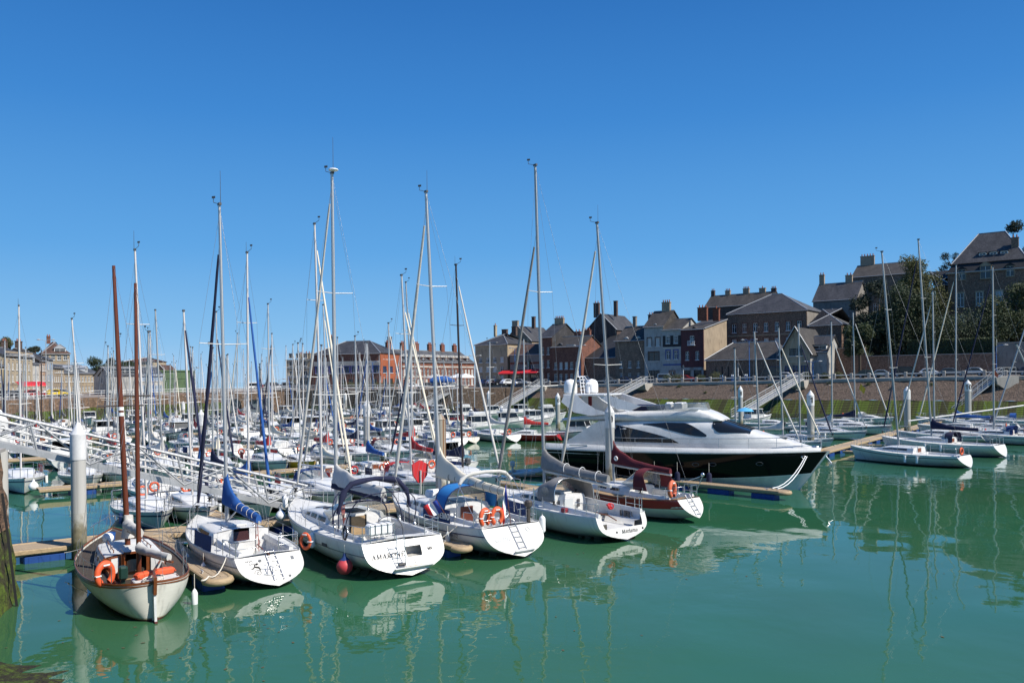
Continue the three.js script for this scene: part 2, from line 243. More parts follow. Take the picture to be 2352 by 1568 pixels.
// centre quay (dark wall with the lock) and the left quay, footprints in x and depth
land([[-150, 90], [-80.5, 131], [-73, 168], [-59.5, 190], [-72, 320], [-300, 320], [-300, 90]], 4.6, M.quayStone, 'left_quay');
land([[-59, 193], [-21, 183], [-13, 184.5], [30, 210], [30, 330], [-66, 330]], 5.1, M.rubbleDk, 'centre_quay');
{ const top = (pts, h, m, n) => { const s = new THREE.ShapeGeometry(new THREE.Shape(pts.map(([x, d]) => new THREE.Vector2(x, d)))); s.rotateX(-Math.PI / 2); s.translate(0, h, 0); return struct(n, uvm(s), m); };
  top([[-149, 91.5], [-82, 132.5], [-74.5, 168.5], [-61, 191], [-73, 319], [-299, 319], [-299, 91.5]], 4.606, M.paving, 'left_quay_paving');
  top([[-57.5, 195], [-21, 185.3], [-13, 187], [29, 212], [29, 329], [-65, 329]], 5.106, M.paving, 'centre_quay_paving');
}
// low hill behind the left quay houses
{ const rows = []; for (let i = 0; i <= 20; i++) { const x = lerp(-260, -104, i / 20), r = []; for (let k = 0; k <= 10; k++) { const d = 205 + k * 11, e = ss(0, 0.35, 1 - i / 20); r.push(V(x + 0.22 * (210 - d), 4.5 + e * ss(212, 250, d) * 10 + 0.5 * Math.sin(i * 1.7 + k * 2.3) * e, -d)); } rows.push(r); } struct('hillside', loft(rows), mat(lin(0.06, 0.075, 0.03), 0.95, { map: rep(algaeTex, 0.05) }), 'low wooded hill behind the left quay houses'); }
// weed-covered foot along the left and mole quays
{ const band = (pts, h) => { const rows = []; for (let i = 0; i < pts.length - 1; i++) for (let k = 0; k <= 12; k++) { const f = k / 12, x = lerp(pts[i][0], pts[i + 1][0], f), d = lerp(pts[i][1], pts[i + 1][1], f), a = V(pts[i + 1][0] - pts[i][0], 0, -(pts[i + 1][1] - pts[i][1])).normalize(), n = V(-a.z, 0, a.x), hh = h + 0.3 * Math.sin(x * 1.1 + d); rows.push([V(x, -0.5, -d).addScaledVector(n, 0.5), V(x, 0.3, -d).addScaledVector(n, 0.42), V(x, hh * 0.6, -d).addScaledVector(n, 0.2), V(x, hh, -d).addScaledVector(n, 0.03), V(x, hh + 0.02, -d).addScaledVector(n, -0.1)]); } return loft(rows); };
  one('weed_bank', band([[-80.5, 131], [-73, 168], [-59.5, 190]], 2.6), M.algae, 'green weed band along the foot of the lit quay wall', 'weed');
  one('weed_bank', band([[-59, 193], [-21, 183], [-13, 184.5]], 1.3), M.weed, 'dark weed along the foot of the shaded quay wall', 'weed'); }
// lock: a bridge deck on arched openings between mole and centre quay
{
  const t = thing('lock_bridge', 'stone bridge with arched openings over the lock gates', 'bridge'), a = V(-74, 0, -171), b = V(-58, 0, -192.5), d = b.clone().sub(a), L = d.length(), ry = Math.atan2(-d.z, d.x), pos = [-72.5, 0, -180];
  const holes = [1.5, 8.3, 15.1].map((x) => { const o = []; for (let k = 0; k <= 10; k++) { const an = Math.PI * k / 10; o.push([x + 2.6 + 2.6 * Math.cos(an), 2.2 + 1.5 * Math.sin(an)]); } o.push([x, 0.2], [x + 5.2, 0.2]); return o; });
  const g = uvm(extr([[-1, 0.1], [23, 0.1], [23, 4.9], [-1, 4.9]], 2.5, holes)); const w = mesh('arch_wall', g, M.quayStone, t);
  for (const x of [1.5, 8.3, 15.1]) mesh('lock_gate', box(4.9, 3.3, 0.3, x + 2.6, 1.5, 1.2), mat(lin(0.10, 0.13, 0.15), 0.8), t);
  t.position.set(-74, 0, -180); t.rotation.y = 0.42;
  const rail = []; for (let k = 0; k <= 12; k++) rail.push(rod([k * 1.9 - 0.5, 4.9, 2.2], [k * 1.9 - 0.5, 5.9, 2.2], 0.04)); rail.push(rod([-0.5, 5.9, 2.2], [22.3, 5.9, 2.2], 0.05), rod([-0.5, 5.4, 2.2], [22.3, 5.4, 2.2], 0.035)); mesh('railing', mg(rail), M.white, t);
}
// foreground wall corner at the left edge, with a weedy slip at its foot
{
  const wall = thing('harbour_wall', 'old brick and stone harbour wall corner, mossy green towards the water', 'wall');
  const top = 5.0, foot = [[-16.8, 27.8], [-13.4, 18.6], [-11, 12]], n = V(0.93, 0, -0.37);
  const bump = (i, k) => 0.035 * Math.sin(i * 2.3 + k * 5.1) + 0.03 * Math.sin(i * 0.7 + k * 1.9);
  const mk = (h0, h1, m, nm, K = 10) => { const rows = []; for (let i = 0; i <= 40; i++) { const f = i / 40 * 2, s = Math.min(1, Math.floor(f)), q = f - s, x = lerp(foot[s][0], foot[s + 1][0], q), d = lerp(foot[s][1], foot[s + 1][1], q), r = []; for (let k = 0; k <= K; k++) { const h = lerp(h0, h1, k / K); r.push(V(x, h, -d).addScaledVector(n, -0.11 * h + bump(i, k + h0 * 3))); } rows.push(r); } mesh(nm, loft(rows), m, wall);
    const r2 = []; for (let i = 0; i <= 12; i++) { const r = []; for (let k = 0; k <= K; k++) { const h = lerp(h0, h1, k / K); r.push(V(foot[0][0] - i * 1.2, h, -foot[0][1] - 0.02 * i).addScaledVector(n, i ? -0.11 * h * (i ? 0.6 : 1) : -0.11 * h + bump(0, k + h0 * 3)).add(V(0, 0, 0.06 * h + (i ? bump(i, k) : 0)))); } r2.push(r); } mesh(nm, loft(r2), m, wall); };
  mk(-0.6, 2.4, M.algae, 'weedy_foot'); mk(2.4, top, mat(lin(0.30, 0.225, 0.17), 0.95, { map: rep(tex(256, (u, v) => { const r = Math.floor(v * 16), x = (u * 6 + (r % 2) * 0.5) % 1, y = (v * 16) % 1, e = Math.min(ss(0, 0.05, x), ss(0, 0.05, 1 - x), ss(0, 0.12, y), ss(0, 0.12, 1 - y)), c = vn(u, v, 24, 61), q = Math.sin(r * 91.7 + Math.floor(u * 6 + (r % 2) * 0.5) * 47.3) * 999, f = q - Math.floor(q); return [lerp(0.5, 0.45 + 0.4 * f + 0.15 * c, e), lerp(0.47, 0.40 + 0.33 * f + 0.15 * c, e), lerp(0.42, 0.34 + 0.28 * f + 0.15 * c, e)]; }), 0.55, 0.65), bumpMap: rep(stoneBump, 0.4), bumpScale: 0.06 }), 'brick_face');
  mesh('wall_top', sheet([[-17.1, top, -27.6], [-11, top, -12], [-40, top, -12], [-40, top, -27.6]], 0.1), M.coping, wall);
  mesh('ladder_post', box(0.07, 4.2, 0.07, -16.3, 1.6, -26.5, 0.4, 0.1), M.black, wall);
  const slip = []; for (let i = 0; i <= 24; i++) { const r = []; for (let k = 0; k <= 20; k++) { const x = lerp(-16.5, -7.8, k / 20), d = lerp(21.4, 11, i / 24); r.push(V(x, 0.40 - 0.10 * (x + 13.3) - 0.10 * (d - 18) + 0.05 * Math.sin(i * 3.1 + k * 1.7) + 0.03 * Math.sin(i * 7.1 - k * 5.3) - (d > 21 ? 0.45 : 0), -d)); } slip.push(r); }
  one('slipway', loft(slip), M.slipWeed, 'weed covered stone slip dipping into the water beside the harbour wall', 'slipway');
}

{ const g = new THREE.CircleGeometry(0.05, 5); g.rotateX(-Math.PI / 2); g.scale(1, 1, 0.6); const n = 90, im = new THREE.InstancedMesh(g, mat(lin(0.09, 0.075, 0.04), 0.9), n), d = new THREE.Object3D(); for (let i = 0; i < n; i++) { d.position.set(i < 45 ? rr(-14, -6) : rr(-8, 26), 0.012, i < 45 ? rr(-25, -17) : rr(-44, -19)); d.rotation.y = rr(0, 6.28); d.scale.setScalar(rr(0.5, 1.4)); d.updateMatrix(); im.setMatrixAt(i, d.matrix); } im.name = 'floating_leaves'; im.userData = { kind: 'stuff', label: 'scattered dead leaves floating on the harbour water', category: 'leaves' }; scene.add(im); }
// ---------------------------------------------------------------- pilings
function piling(px, depth, topPy, num, d = 0.6, label, style = 0) {
  const p = at(px, topPy, depth), H = p.y, r = d / 2, t = thing('mooring_pile', label, 'pile', [p.x, 0, p.z], 0, 'steel mooring piles of the pontoons');
  const cap = style !== 2 ? 1.05 : 0.01, cone = style === 2 ? 0.32 : 0.5;
  mesh('tube', lathe([[r, 1.9], [r, H - cone - cap]], 18), M['pile' + style], t);
  mesh('wet_foot', lathe([[r, -0.8], [r, 1.9]], 18), M.pileWet, t);
  if (style !== 2) mesh('cap_sleeve', lathe([[r - 0.01, H - cone - cap], [r + 0.02, H - cone - cap + 0.01], [r + 0.02, H - cone]], 18), M.capWhite, t);
  mesh('cap_cone', lathe([[r + 0.02, H - cone], [r * 0.93, H - cone * 0.86], [0.06, H - 0.03], [0.001, H]], 18), style === 2 ? M.pile2 : M.capWhite, t);
  if (num) { const g = text(num, d * 0.8), dir = V(-p.x, 0, -p.z).normalize(), yaw = Math.atan2(dir.x, dir.z) + 0.25; g.rotateY(0); const q = g.attributes.position; for (let i = 0; i < q.count; i++) { const x = q.getX(i), a = x / (r + 0.03); q.setXYZ(i, Math.sin(a) * (r + 0.024 + q.getZ(i)), q.getY(i), Math.cos(a) * (r + 0.024 + q.getZ(i))); } g.rotateY(yaw); g.translate(0, H - cone - cap * 0.45, 0); mesh('number', g, M.black, t); }
  return t;
}
M.capWhite = mat(lin(0.78, 0.78, 0.77), 0.45, { map: rep(mottle, 0.5) });
M.pile0 = mat(lin(0.50, 0.50, 0.485), 0.5, { map: rep(streak, 1, 0.12) });
M.pile1 = mat(lin(0.50, 0.51, 0.5), 0.55, { map: rep(tex(256, (u, v) => { const s = fbm(u, v * 0.1, 16, 3, 71), k = ss(0.6, 0.8, s) * 0.5; return [lerp(0.85, 0.6, k), lerp(0.84, 0.5, k), lerp(0.82, 0.42, k)]; }), 1, 0.15) });
M.pile2 = mat(lin(0.46, 0.44, 0.39), 0.6, { map: rep(tex(256, (u, v) => { const s = fbm(u, v * 0.08, 10, 4, 73), k = ss(0.52, 0.72, s); return [lerp(0.88, 0.62, k), lerp(0.86, 0.40, k), lerp(0.82, 0.24, k)]; }), 1, 0.15) });
M.pileWet = mat(lin(0.5, 0.5, 0.48), 0.7, { map: tex(256, (u, v) => { const n = fbm(u, v, 8, 4, 77), w = fbm(u, v, 22, 3, 78), a = ss(-0.05, 0.05, v - 0.56 - 0.2 * (n - 0.5)), b = ss(-0.12, 0.12, v - 0.80 - 0.5 * (n - 0.5)), c = [0.22 + 0.2 * w, 0.23 + 0.22 * w, 0.15 + 0.12 * w], m = [0.5 + 0.25 * w, 0.47 + 0.24 * w, 0.38 + 0.22 * w], t = [0.88 + 0.1 * w, 0.87 + 0.1 * w, 0.85 + 0.1 * w]; return [0, 1, 2].map((k) => lerp(lerp(c[k], m[k], a), t[k], b)); }) });
piling(178, 33.6, 969, '', 0.57, 'white capped steel pile beside the wooden boat and left pontoon end');
piling(-2, 37, 940, '2', 0.62, 'white capped pile behind the top of the aluminium gangway');
piling(1011, 45.6, 950, '', 0.6, 'rust streaked pile without white cap behind the long white sail cover', 2);
piling(1400, 53.4, 928, '9', 0.6, 'white capped pile numbered 9 beside the motor yacht', 0);
piling(841, 78, 919, '7', 0.62, 'white capped pile numbered 7', 1);
piling(1281, 106, 902, '6', 0.6, 'white capped pile numbered 6 left of the flybridge', 1);
piling(1701, 107, 886, '8', 0.6, 'white capped pile numbered 8 in front of a gangway', 1);
piling(1862, 82, 896, '1', 0.7, 'white capped pile numbered 1 behind the motor yacht bow', 1);
piling(2084, 96, 887, '', 0.72, 'white capped pile without number among the sailing yachts at the right pontoon', 1);
piling(2224, 112, 872, '10', 0.8, 'white capped pile numbered 10 beside a quay gangway', 1);
piling(1122, 150, 897, '', 0.6, 'slim white pile before the green weedy embankment steps', 1);
piling(568, 148, 919, '5', 0.62, 'white capped pile numbered 5 in the middle rows', 1);
piling(461, 78, 940, '', 0.62, 'pale capped pile without number beside a dark blue rolled sail', 1);
piling(765, 172, 903, '4', 0.6, 'far white pile numbered 4 before the dark quay wall', 1);
piling(793, 176, 902, '', 0.6, 'far white pile without number before the dark quay wall', 1);
piling(943, 172, 897, '', 0.6, 'far white pile at the foot of the leftmost quay gangway', 1);
piling(178, 140, 917, '', 0.62, 'far white pile in front of the left quay wall', 1);
piling(420, 150, 921, '', 0.62, 'far white pile in front of the mole quay wall', 1);

// ---------------------------------------------------------------- floating pontoons
const WD = V(0.809, 0, -0.588), SD = V(0.588, 0, 0.809), W0 = V(-11, 0, -40); // walkway direction, stern direction of the front row, a point on the walkway
const HEAD = Math.atan2(0.809, -0.588); // heading of boats whose sterns face the camera
const wp = (t, d = 0, h = 0) => V(W0.x + WD.x * t - SD.x * d, h, W0.z + WD.z * t - SD.z * d);
function pontoon(a, b, width, label, { round = false, group = 'floating pontoons', boards = 4, step = 3.4 } = {}) {
  a = vec(a); b = vec(b); const d = b.clone().sub(a); d.y = 0; const L = d.length(), t = thing('floating_pontoon', label, 'pontoon', [a.x, 0, a.z], Math.atan2(-d.z, d.x), group), bw = (width - 0.3) / boards;
  for (let k = 0; k < boards; k++) { const g = uvm(box(L - 0.1, 0.045, bw - 0.018, L / 2, 0.505, -width / 2 + 0.15 + bw * (k + 0.5))); mesh('deck_board', g, M.plank, t); }
  for (const s of [-1, 1]) mesh('edge_beam', uvm(bevel(L, 0.2, 0.15, 0.04, L / 2, 0.36, s * (width / 2 - 0.08))), M.plankEdge, t);
  if (round) { const g = []; for (let k = 0; k <= 8; k++) { const an = -Math.PI / 2 + Math.PI * k / 8; g.push(V(L + Math.cos(an) * width * 0.42, 0.43, Math.sin(an) * (width / 2 - 0.07))); } mesh('end_bumper', tube([V(L - 0.05, 0.43, -width / 2 + 0.07), ...g, V(L - 0.05, 0.43, width / 2 - 0.07)], 0.13, 8), M.plankEdge, t); const s = new THREE.Shape(); s.absarc(0, 0, width * 0.42, -Math.PI / 2, Math.PI / 2); const c = new THREE.ExtrudeGeometry(s, { depth: 0.04, bevelEnabled: false, curveSegments: 10 }); c.rotateX(-Math.PI / 2); c.translate(L - 0.03, 0.48, 0); mesh('end_board', uvm(c), M.plank, t); }
  else mesh('end_beam', uvm(box(0.12, 0.18, width - 0.3, L + 0.02, 0.45, 0)), M.plankEdge, t);
  mesh('frame', mg([box(L - 0.3, 0.1, 0.1, L / 2, 0.33, -width / 2 + 0.25), box(L - 0.3, 0.1, 0.1, L / 2, 0.33, width / 2 - 0.25)]), M.grey, t);
  const n = Math.max(1, Math.round(L / step)); for (let k = 0; k < n; k++) { const x = (k + (round ? 0.62 : 0.5)) * L / n, g = [bevel(1.5, 0.62, width - 0.2, 0.05, x, -0.33, 0)]; for (const q of [-0.55, -0.2, 0.2, 0.55]) g.push(box(0.05, 0.5, width - 0.17, x + q, -0.02, 0)); mesh('float', mg(g), M.floatBlue, t); }
  for (const x of [0.25, 0.9]) { const q = L * x; mesh('cleat', mg([rod([q - 0.14, 0.62, width / 2 - 0.2], [q + 0.14, 0.62, width / 2 - 0.2], 0.025), box(0.08, 0.1, 0.05, q, 0.57, width / 2 - 0.2)]), M.alu, t); }
  return t;
}
pontoon(wp(-12.2), wp(25.5), 1.9, 'long tan walkway pontoon along the bows of the front row of yachts', { boards: 6 });
pontoon(wp(-6.3, -0.9), wp(-6.35, -10.2), 0.95, 'tan finger pontoon with rounded end between wooden boat and blue covered sloop', { round: true, boards: 3 });
pontoon(wp(3.1, -0.9), wp(3.0, -11.0), 0.85, 'tan finger pontoon whose tip shows between the two yachts with wheel and lifebuoys', { round: true, boards: 3 });
pontoon([9.4, 0, -53.9], [15.7, 0, -47.6], 0.9, 'tan finger pontoon with blue floats alongside the black motor yacht', { round: true, boards: 3 });
for (const [t, l] of [[-13.4, 'tan finger pontoon behind the left pile, ending at the moored white bows'], [-2.5, 'short tan finger pontoon behind the wooden boat masts'], [7.5, 'tan finger pontoon behind the navy canopy yacht'], [16, 'tan finger pontoon behind the long grey sail cover']]) pontoon(wp(t, 0.9), wp(t, 8.6), 0.9, l, { round: true, boards: 3 });
pontoon([66, 0, -124], [27, 0, -72], 1.4, 'right walkway pontoon running from the quay gangway towards the motor yacht bow', { boards: 5 });
pontoon([29.4, 0, -72.6], [35.3, 0, -66.2], 0.8, 'tan finger pontoon in front of the low grey striped racing yacht', { round: true, boards: 3 });
pontoon([33.5, 0, -79], [42.5, 0, -73.5], 0.8, 'tan finger pontoon between the two yachts right of the motor yacht', { round: true, boards: 3 });

// ---------------------------------------------------------------- boats: hull form
const geoCache = new Map();
function G(key, f) { if (!geoCache.has(key)) geoCache.set(key, f()); return geoCache.get(key); }
function hullForm(o) {
  const h = { SB: 0.75, m: 0.42, k0: 0.06, keel: -0.45, tr: 0.6, br: 0.7, p: 2.3, bp: 2.1, se: 1, ps: 0, ...o }; h.ps = h.ps || h.p; const [f0, f1, f2] = h.fb;
  h.half = (s) => { const b = s < h.m ? lerp(h.SB, 1, Math.pow(Math.sin(s / h.m * Math.PI / 2), h.se)) : 1 - Math.pow((s - h.m) / (1 - h.m), h.bp); return Math.max(0.012, h.B / 2 * b); };
  h.sheer = (s) => f0 * (1 - s) * (1 - 2 * s) + f1 * 4 * s * (1 - s) + f2 * s * (2 * s - 1);
  h.keelY = (s) => lerp(h.k0, h.keel, ss(0, 0.34, s));
  h.pt = (s, q, side, off = 0) => { const b = h.half(s), pw = lerp(lerp(h.ps, h.p, ss(0, 0.35, s)), 1.25, s * s), k = h.keelY(s), y = k + (h.sheer(s) - k) * q, z = b * (1 - Math.pow(1 - q, pw)) + off; return V(s * h.L + h.tr * q * Math.pow(1 - s, 5) - h.br * Math.pow(s, 5) * (1 - q), y, side * z); };
  h.qAt = (s, y) => { const k = h.keelY(s); return clamp((y - k) / (h.sheer(s) - k)); };
  h.deckX = (s) => s * h.L + h.tr * Math.pow(1 - s, 5);
  h.deckY = (s, z = 0) => { const b = h.half(s), v = clamp(Math.abs(z) / b); return h.sheer(s) + 0.05 * h.B * 0.5 * (1 - v * v) - (h.bul || 0); };
  h.sOf = (x) => { let a = 0, b = 1; for (let i = 0; i < 22; i++) { const m = (a + b) / 2; h.deckX(m) < x ? a = m : b = m; } return a; };
  h.key = JSON.stringify(o); return h;
}
const stations = (n, extra = []) => { const a = []; for (let i = 0; i <= n; i++) { const t = i / n; a.push(0.5 * t + 0.5 * (0.5 - 0.5 * Math.cos(Math.PI * t))); } return [...a.filter((s) => extra.every((e) => Math.abs(e - s) > 0.004)), ...extra].sort((x, y) => x - y); };
const stOf = (h, n) => h.se < 1 ? Array.from({ length: n + 1 }, (_, i) => Math.pow(i / n, 2)) : stations(n);
const hullGeo = (h, n = 22, m = 9, q0 = 0, q1 = 1) => G('hull' + h.key + n + q0 + q1, () => mg([-1, 1].map((side) => loft(stOf(h, n).map((s) => { const r = []; for (let k = 0; k <= m; k++) r.push(h.pt(s, lerp(q0, q1, k / m), side)); return side < 0 ? r : r.reverse(); })))));
const bandGeo = (h, y0, y1, off = 0.012, n = 26, fromSheer = false, s0 = 0, s1 = 1) => G('band' + h.key + y0 + '_' + y1 + fromSheer + s0 + s1, () => mg([-1, 1].map((side) => loft(stOf(h, n).map((t) => { const s = lerp(s0, s1, t), r = []; for (let k = 0; k <= 2; k++) { let y = lerp(y0, y1, k / 2); if (fromSheer) y += h.sheer(s); r.push(h.pt(s, h.qAt(s, Math.max(y, h.keelY(s) + 0.002)), side, off)); } return r; })))));
function transomGeo(h, cut) {
  return G('tran' + h.key + JSON.stringify(cut || 0), () => { const Qs = [], Vs = [-1, -0.8, -0.62, -0.4, -0.2, 0, 0.2, 0.4, 0.62, 0.8, 1], NQ = 10; for (let i = 0; i <= NQ; i++) Qs.push(i / NQ);
    const P = (q, v) => { const p = h.pt(0, q, 1); return V(p.x, p.y, p.z * v); }, pos = [], t = (a, b, c) => [a, b, c].forEach((p) => pos.push(p.x, p.y, p.z));
    for (let i = 0; i < NQ; i++) for (let j = 0; j < Vs.length - 1; j++) { const cv = (Vs[j] + Vs[j + 1]) / 2, cq = (Qs[i] + Qs[i + 1]) / 2; if (cut && cq > cut[2] && cq < cut[3] && cv > cut[0] && cv < cut[1]) continue; const a = P(Qs[i], Vs[j]), b = P(Qs[i], Vs[j + 1]), c = P(Qs[i + 1], Vs[j]), d = P(Qs[i + 1], Vs[j + 1]); t(a, b, d); t(a, d, c); }
    const g = new THREE.BufferGeometry(); g.setAttribute('position', new THREE.Float32BufferAttribute(pos, 3)); g.computeVertexNormals(); return uvm(g); });
}
// a point on the transom: across v (-1 port .. 1), up q; and its two directions, for lettering and ladders
function onTransom(h, v, q, out = 0.012) { const p = h.pt(0, q, 1), e = h.pt(0, Math.min(1, q + 0.02), 1), up = V(e.x - p.x, e.y - p.y, 0).normalize(), n = V(-up.y, up.x, 0); return { p: V(p.x, p.y, p.z * v).addScaledVector(n, out), up, n, ux: V(0, 0, 1) }; }
function deckGeo(h, cp) { // cp: cockpit {c0,c1,w} in s and metres
  return G('deck' + h.key + JSON.stringify(cp || 0), () => {
    const S = h.se < 1 ? [...stOf(h, 44), cp.c0, cp.c1].sort((a, b) => a - b) : stations(22, cp ? [cp.c0, cp.c1].filter((s) => s > 0 && s < 1) : []), pos = [], t = (a, b, c) => [a, b, c].forEach((p) => pos.push(p.x, p.y, p.z));
    const cols = (s) => { const b = h.half(s) - 0.012, w = cp ? Math.min(cp.w, b * 0.86) : b * 0.5; return [-b, -(b + w) / 2, -w, 0, w, (b + w) / 2, b].map((z) => V(h.deckX(s), h.deckY(s, z), z)); };
    for (let i = 0; i < S.length - 1; i++) { const a = cols(S[i]), b = cols(S[i + 1]), mid = (S[i] + S[i + 1]) / 2; for (let j = 0; j < 6; j++) { if (cp && mid > cp.c0 && mid < cp.c1 && (j === 2 || j === 3)) continue; t(a[j], a[j + 1], b[j]); t(a[j + 1], b[j + 1], b[j]); } }
    const g = new THREE.BufferGeometry(); g.setAttribute('position', new THREE.Float32BufferAttribute(pos, 3)); g.computeVertexNormals(); return uvm(g);
  });
}
function cockpitGeo(h, cp) {
  return G('cock' + h.key + JSON.stringify(cp), () => {
    const seat = cp.seat ?? 0.42, sole = cp.sole ?? 0.85, S = []; for (let i = 0; i <= 5; i++) S.push(lerp(cp.c0, cp.c1, i / 5));
    const prof = (s) => { const x = h.deckX(s), b = h.half(s) - 0.012, w = Math.min(cp.w, b * 0.86), y = h.deckY(s, w), k = cp.sw ?? 0.45; return [[-w, y], [-w + 0.03, y - seat], [-w + k, y - seat], [-w + k + 0.03, y - sole], [w - k - 0.03, y - sole], [w - k, y - seat], [w - 0.03, y - seat], [w, y]].map(([z, yy]) => V(x, yy, z)); };
    const rows = S.map(prof), parts = [loft(rows)], end = (s) => { const r = prof(s); return [sheet([r[0], r[1], r[6], r[7]], 0.004), sheet([r[2], r[3], r[4], r[5]], 0.004)]; };
    parts.push(...end(cp.c1)); if (!cp.open) parts.push(...end(cp.c0)); return mg(parts);
  });
}
const coamGeo = (h, cp, ht = 0.22, th = 0.16, sd = 1) => G('coam' + h.key + JSON.stringify(cp) + ht + sd, () => { const rows = []; for (let i = 0; i <= 8; i++) { const f = i / 8, s = lerp(cp.c0, cp.c1 + 0.02, f), b = h.half(s) - 0.012, w = Math.min(cp.w, b * 0.86), y = h.deckY(s, w), k = ht * (0.55 + 0.45 * f); rows.push([[w - 0.02, y - 0.02], [w, y + k * 0.9], [w + 0.04, y + k], [w + th * 0.7, y + k * 0.92], [w + th, y - 0.02]].map(([z, yy]) => V(h.deckX(s), yy, sd * z))); } return loft(rows, { capA: true, capB: true }); });
// coachroof: x0..x1 with half width share, height, tapering forward
function coachForm(h, c) {
  const f = { n: 12, wf: 0.62, h: 0.42, front: 0.5, ...c };
  f.base = (x) => h.deckY(h.sOf(x), 0) - 0.03; f.w = (x) => Math.min(f.wmax || 9, h.half(h.sOf(x)) * f.wf) * lerp(1, 0.82, ss(f.x0 + (f.x1 - f.x0) * 0.6, f.x1, x)); f.ht = (x) => f.h * (1 - Math.pow(ss(f.x1 - (f.x1 - f.x0) * f.front, f.x1, x), 1.15) * 0.97) * lerp(1.06, 0.94, (x - f.x0) / (f.x1 - f.x0));
  f.sec = (x) => { const w = f.w(x), t = f.ht(x), y = f.base(x); return [[-w, y - 0.06], [-w * 0.97, y + t * 0.28], [-w * 0.9, y + t * 0.78], [-w * 0.83, y + t * 0.94], [-w * 0.5, y + t * 1.04], [0, y + t * 1.09], [w * 0.5, y + t * 1.04], [w * 0.83, y + t * 0.94], [w * 0.9, y + t * 0.78], [w * 0.97, y + t * 0.28], [w, y - 0.06]].map(([z, yy]) => V(x, yy, z)); };
  f.top = (x) => f.base(x) + f.ht(x) * 1.09; f.key = h.key + JSON.stringify(c); return f;
}
const coachGeo = (f, capA = true) => G('coach' + f.key, () => { const rows = []; for (let i = 0; i <= f.n; i++) rows.push(f.sec(lerp(f.x0, f.x1, i / f.n))); return loft(rows, { capA, capB: true }); });
function winGeo(f, xa, xb, lo = 0.36, hi = 0.72, n = 4, skew = 0, sides = [-1, 1]) { // one pane on each given side of the cabin
  return G('win' + f.key + xa + xb + lo + hi + sides, () => mg(sides.map((sd) => { const rows = []; for (let i = 0; i <= n; i++) { const x = lerp(xa, xb, i / n), w = f.w(x), t = f.ht(x), y = f.base(x), taper = 1 - 0.35 * skew * i / n, P = (q) => { const z = lerp(w * 0.97, w * 0.9, clamp((q - 0.28) / 0.5)) + 0.012; return V(x, y + t * q, sd * z); }; rows.push([P(lo), P(lerp(lo, hi, 0.5 * taper)), P(lerp(lo, hi, taper))]); } return loft(rows); })));
}
const wins = (name, m, t, f, a, b, lo, hi, n, skew) => { for (const sd of [-1, 1]) mesh(name, winGeo(f, a, b, lo, hi, n, skew, [sd]), m, t); };
// furled sail cover on a boom, from the mast aft; drop is how high it climbs the mast
function coverGeo(a, b, { h0 = 0.9, h1 = 0.17, th = 0.15, below = 0.1, n = 16, w = 0.10, k = 3.2 } = {}) {
  a = vec(a); b = vec(b); const rows = [], d = b.clone().sub(a).normalize(), sd = V(-d.z, 0, d.x).normalize();
  for (let i = 0; i <= n; i++) { const f = i / n, c = a.clone().lerp(b, f), hh = h1 + (h0 - h1) * Math.exp(-k * f * 2.2) * (1 - 0.12 * Math.sin(f * 19)), t = th * lerp(1, 0.62, f) * (1 + 0.12 * Math.sin(f * 23)), r = []; for (let q = 0; q < 12; q++) { const an = q / 12 * Math.PI * 2, u = Math.cos(an), v = Math.sin(an), yy = u > 0 ? u * hh : u * below, tap = u > 0 ? 1 - 0.62 * Math.pow(u, 2) * clamp(hh * 1.4) : 1; r.push(c.clone().addScaledVector(sd, v * t * tap * (1 + rr(-w, w))).add(V(0, yy * (1 + rr(-w, w) * 0.35), 0))); } rows.push(r); }
  return loft(rows, { closed: true, capA: true, capB: true });
}
function tiesGeo(a, b, n, hh = 0.2, th = 0.13) { a = vec(a); b = vec(b); const g = []; for (let i = 1; i <= n; i++) { const c = a.clone().lerp(b, i / (n + 0.6)), d = b.clone().sub(a), t = torus(1, 0.06, [0, 0, 0], 0, 0, 12); t.scale(th * 1.12, hh * 0.85, th * 1.1); t.rotateY(Math.atan2(-d.z, d.x) + Math.PI / 2); t.translate(c.x, c.y + hh * 0.28, c.z); g.push(t); } return mg(g); }
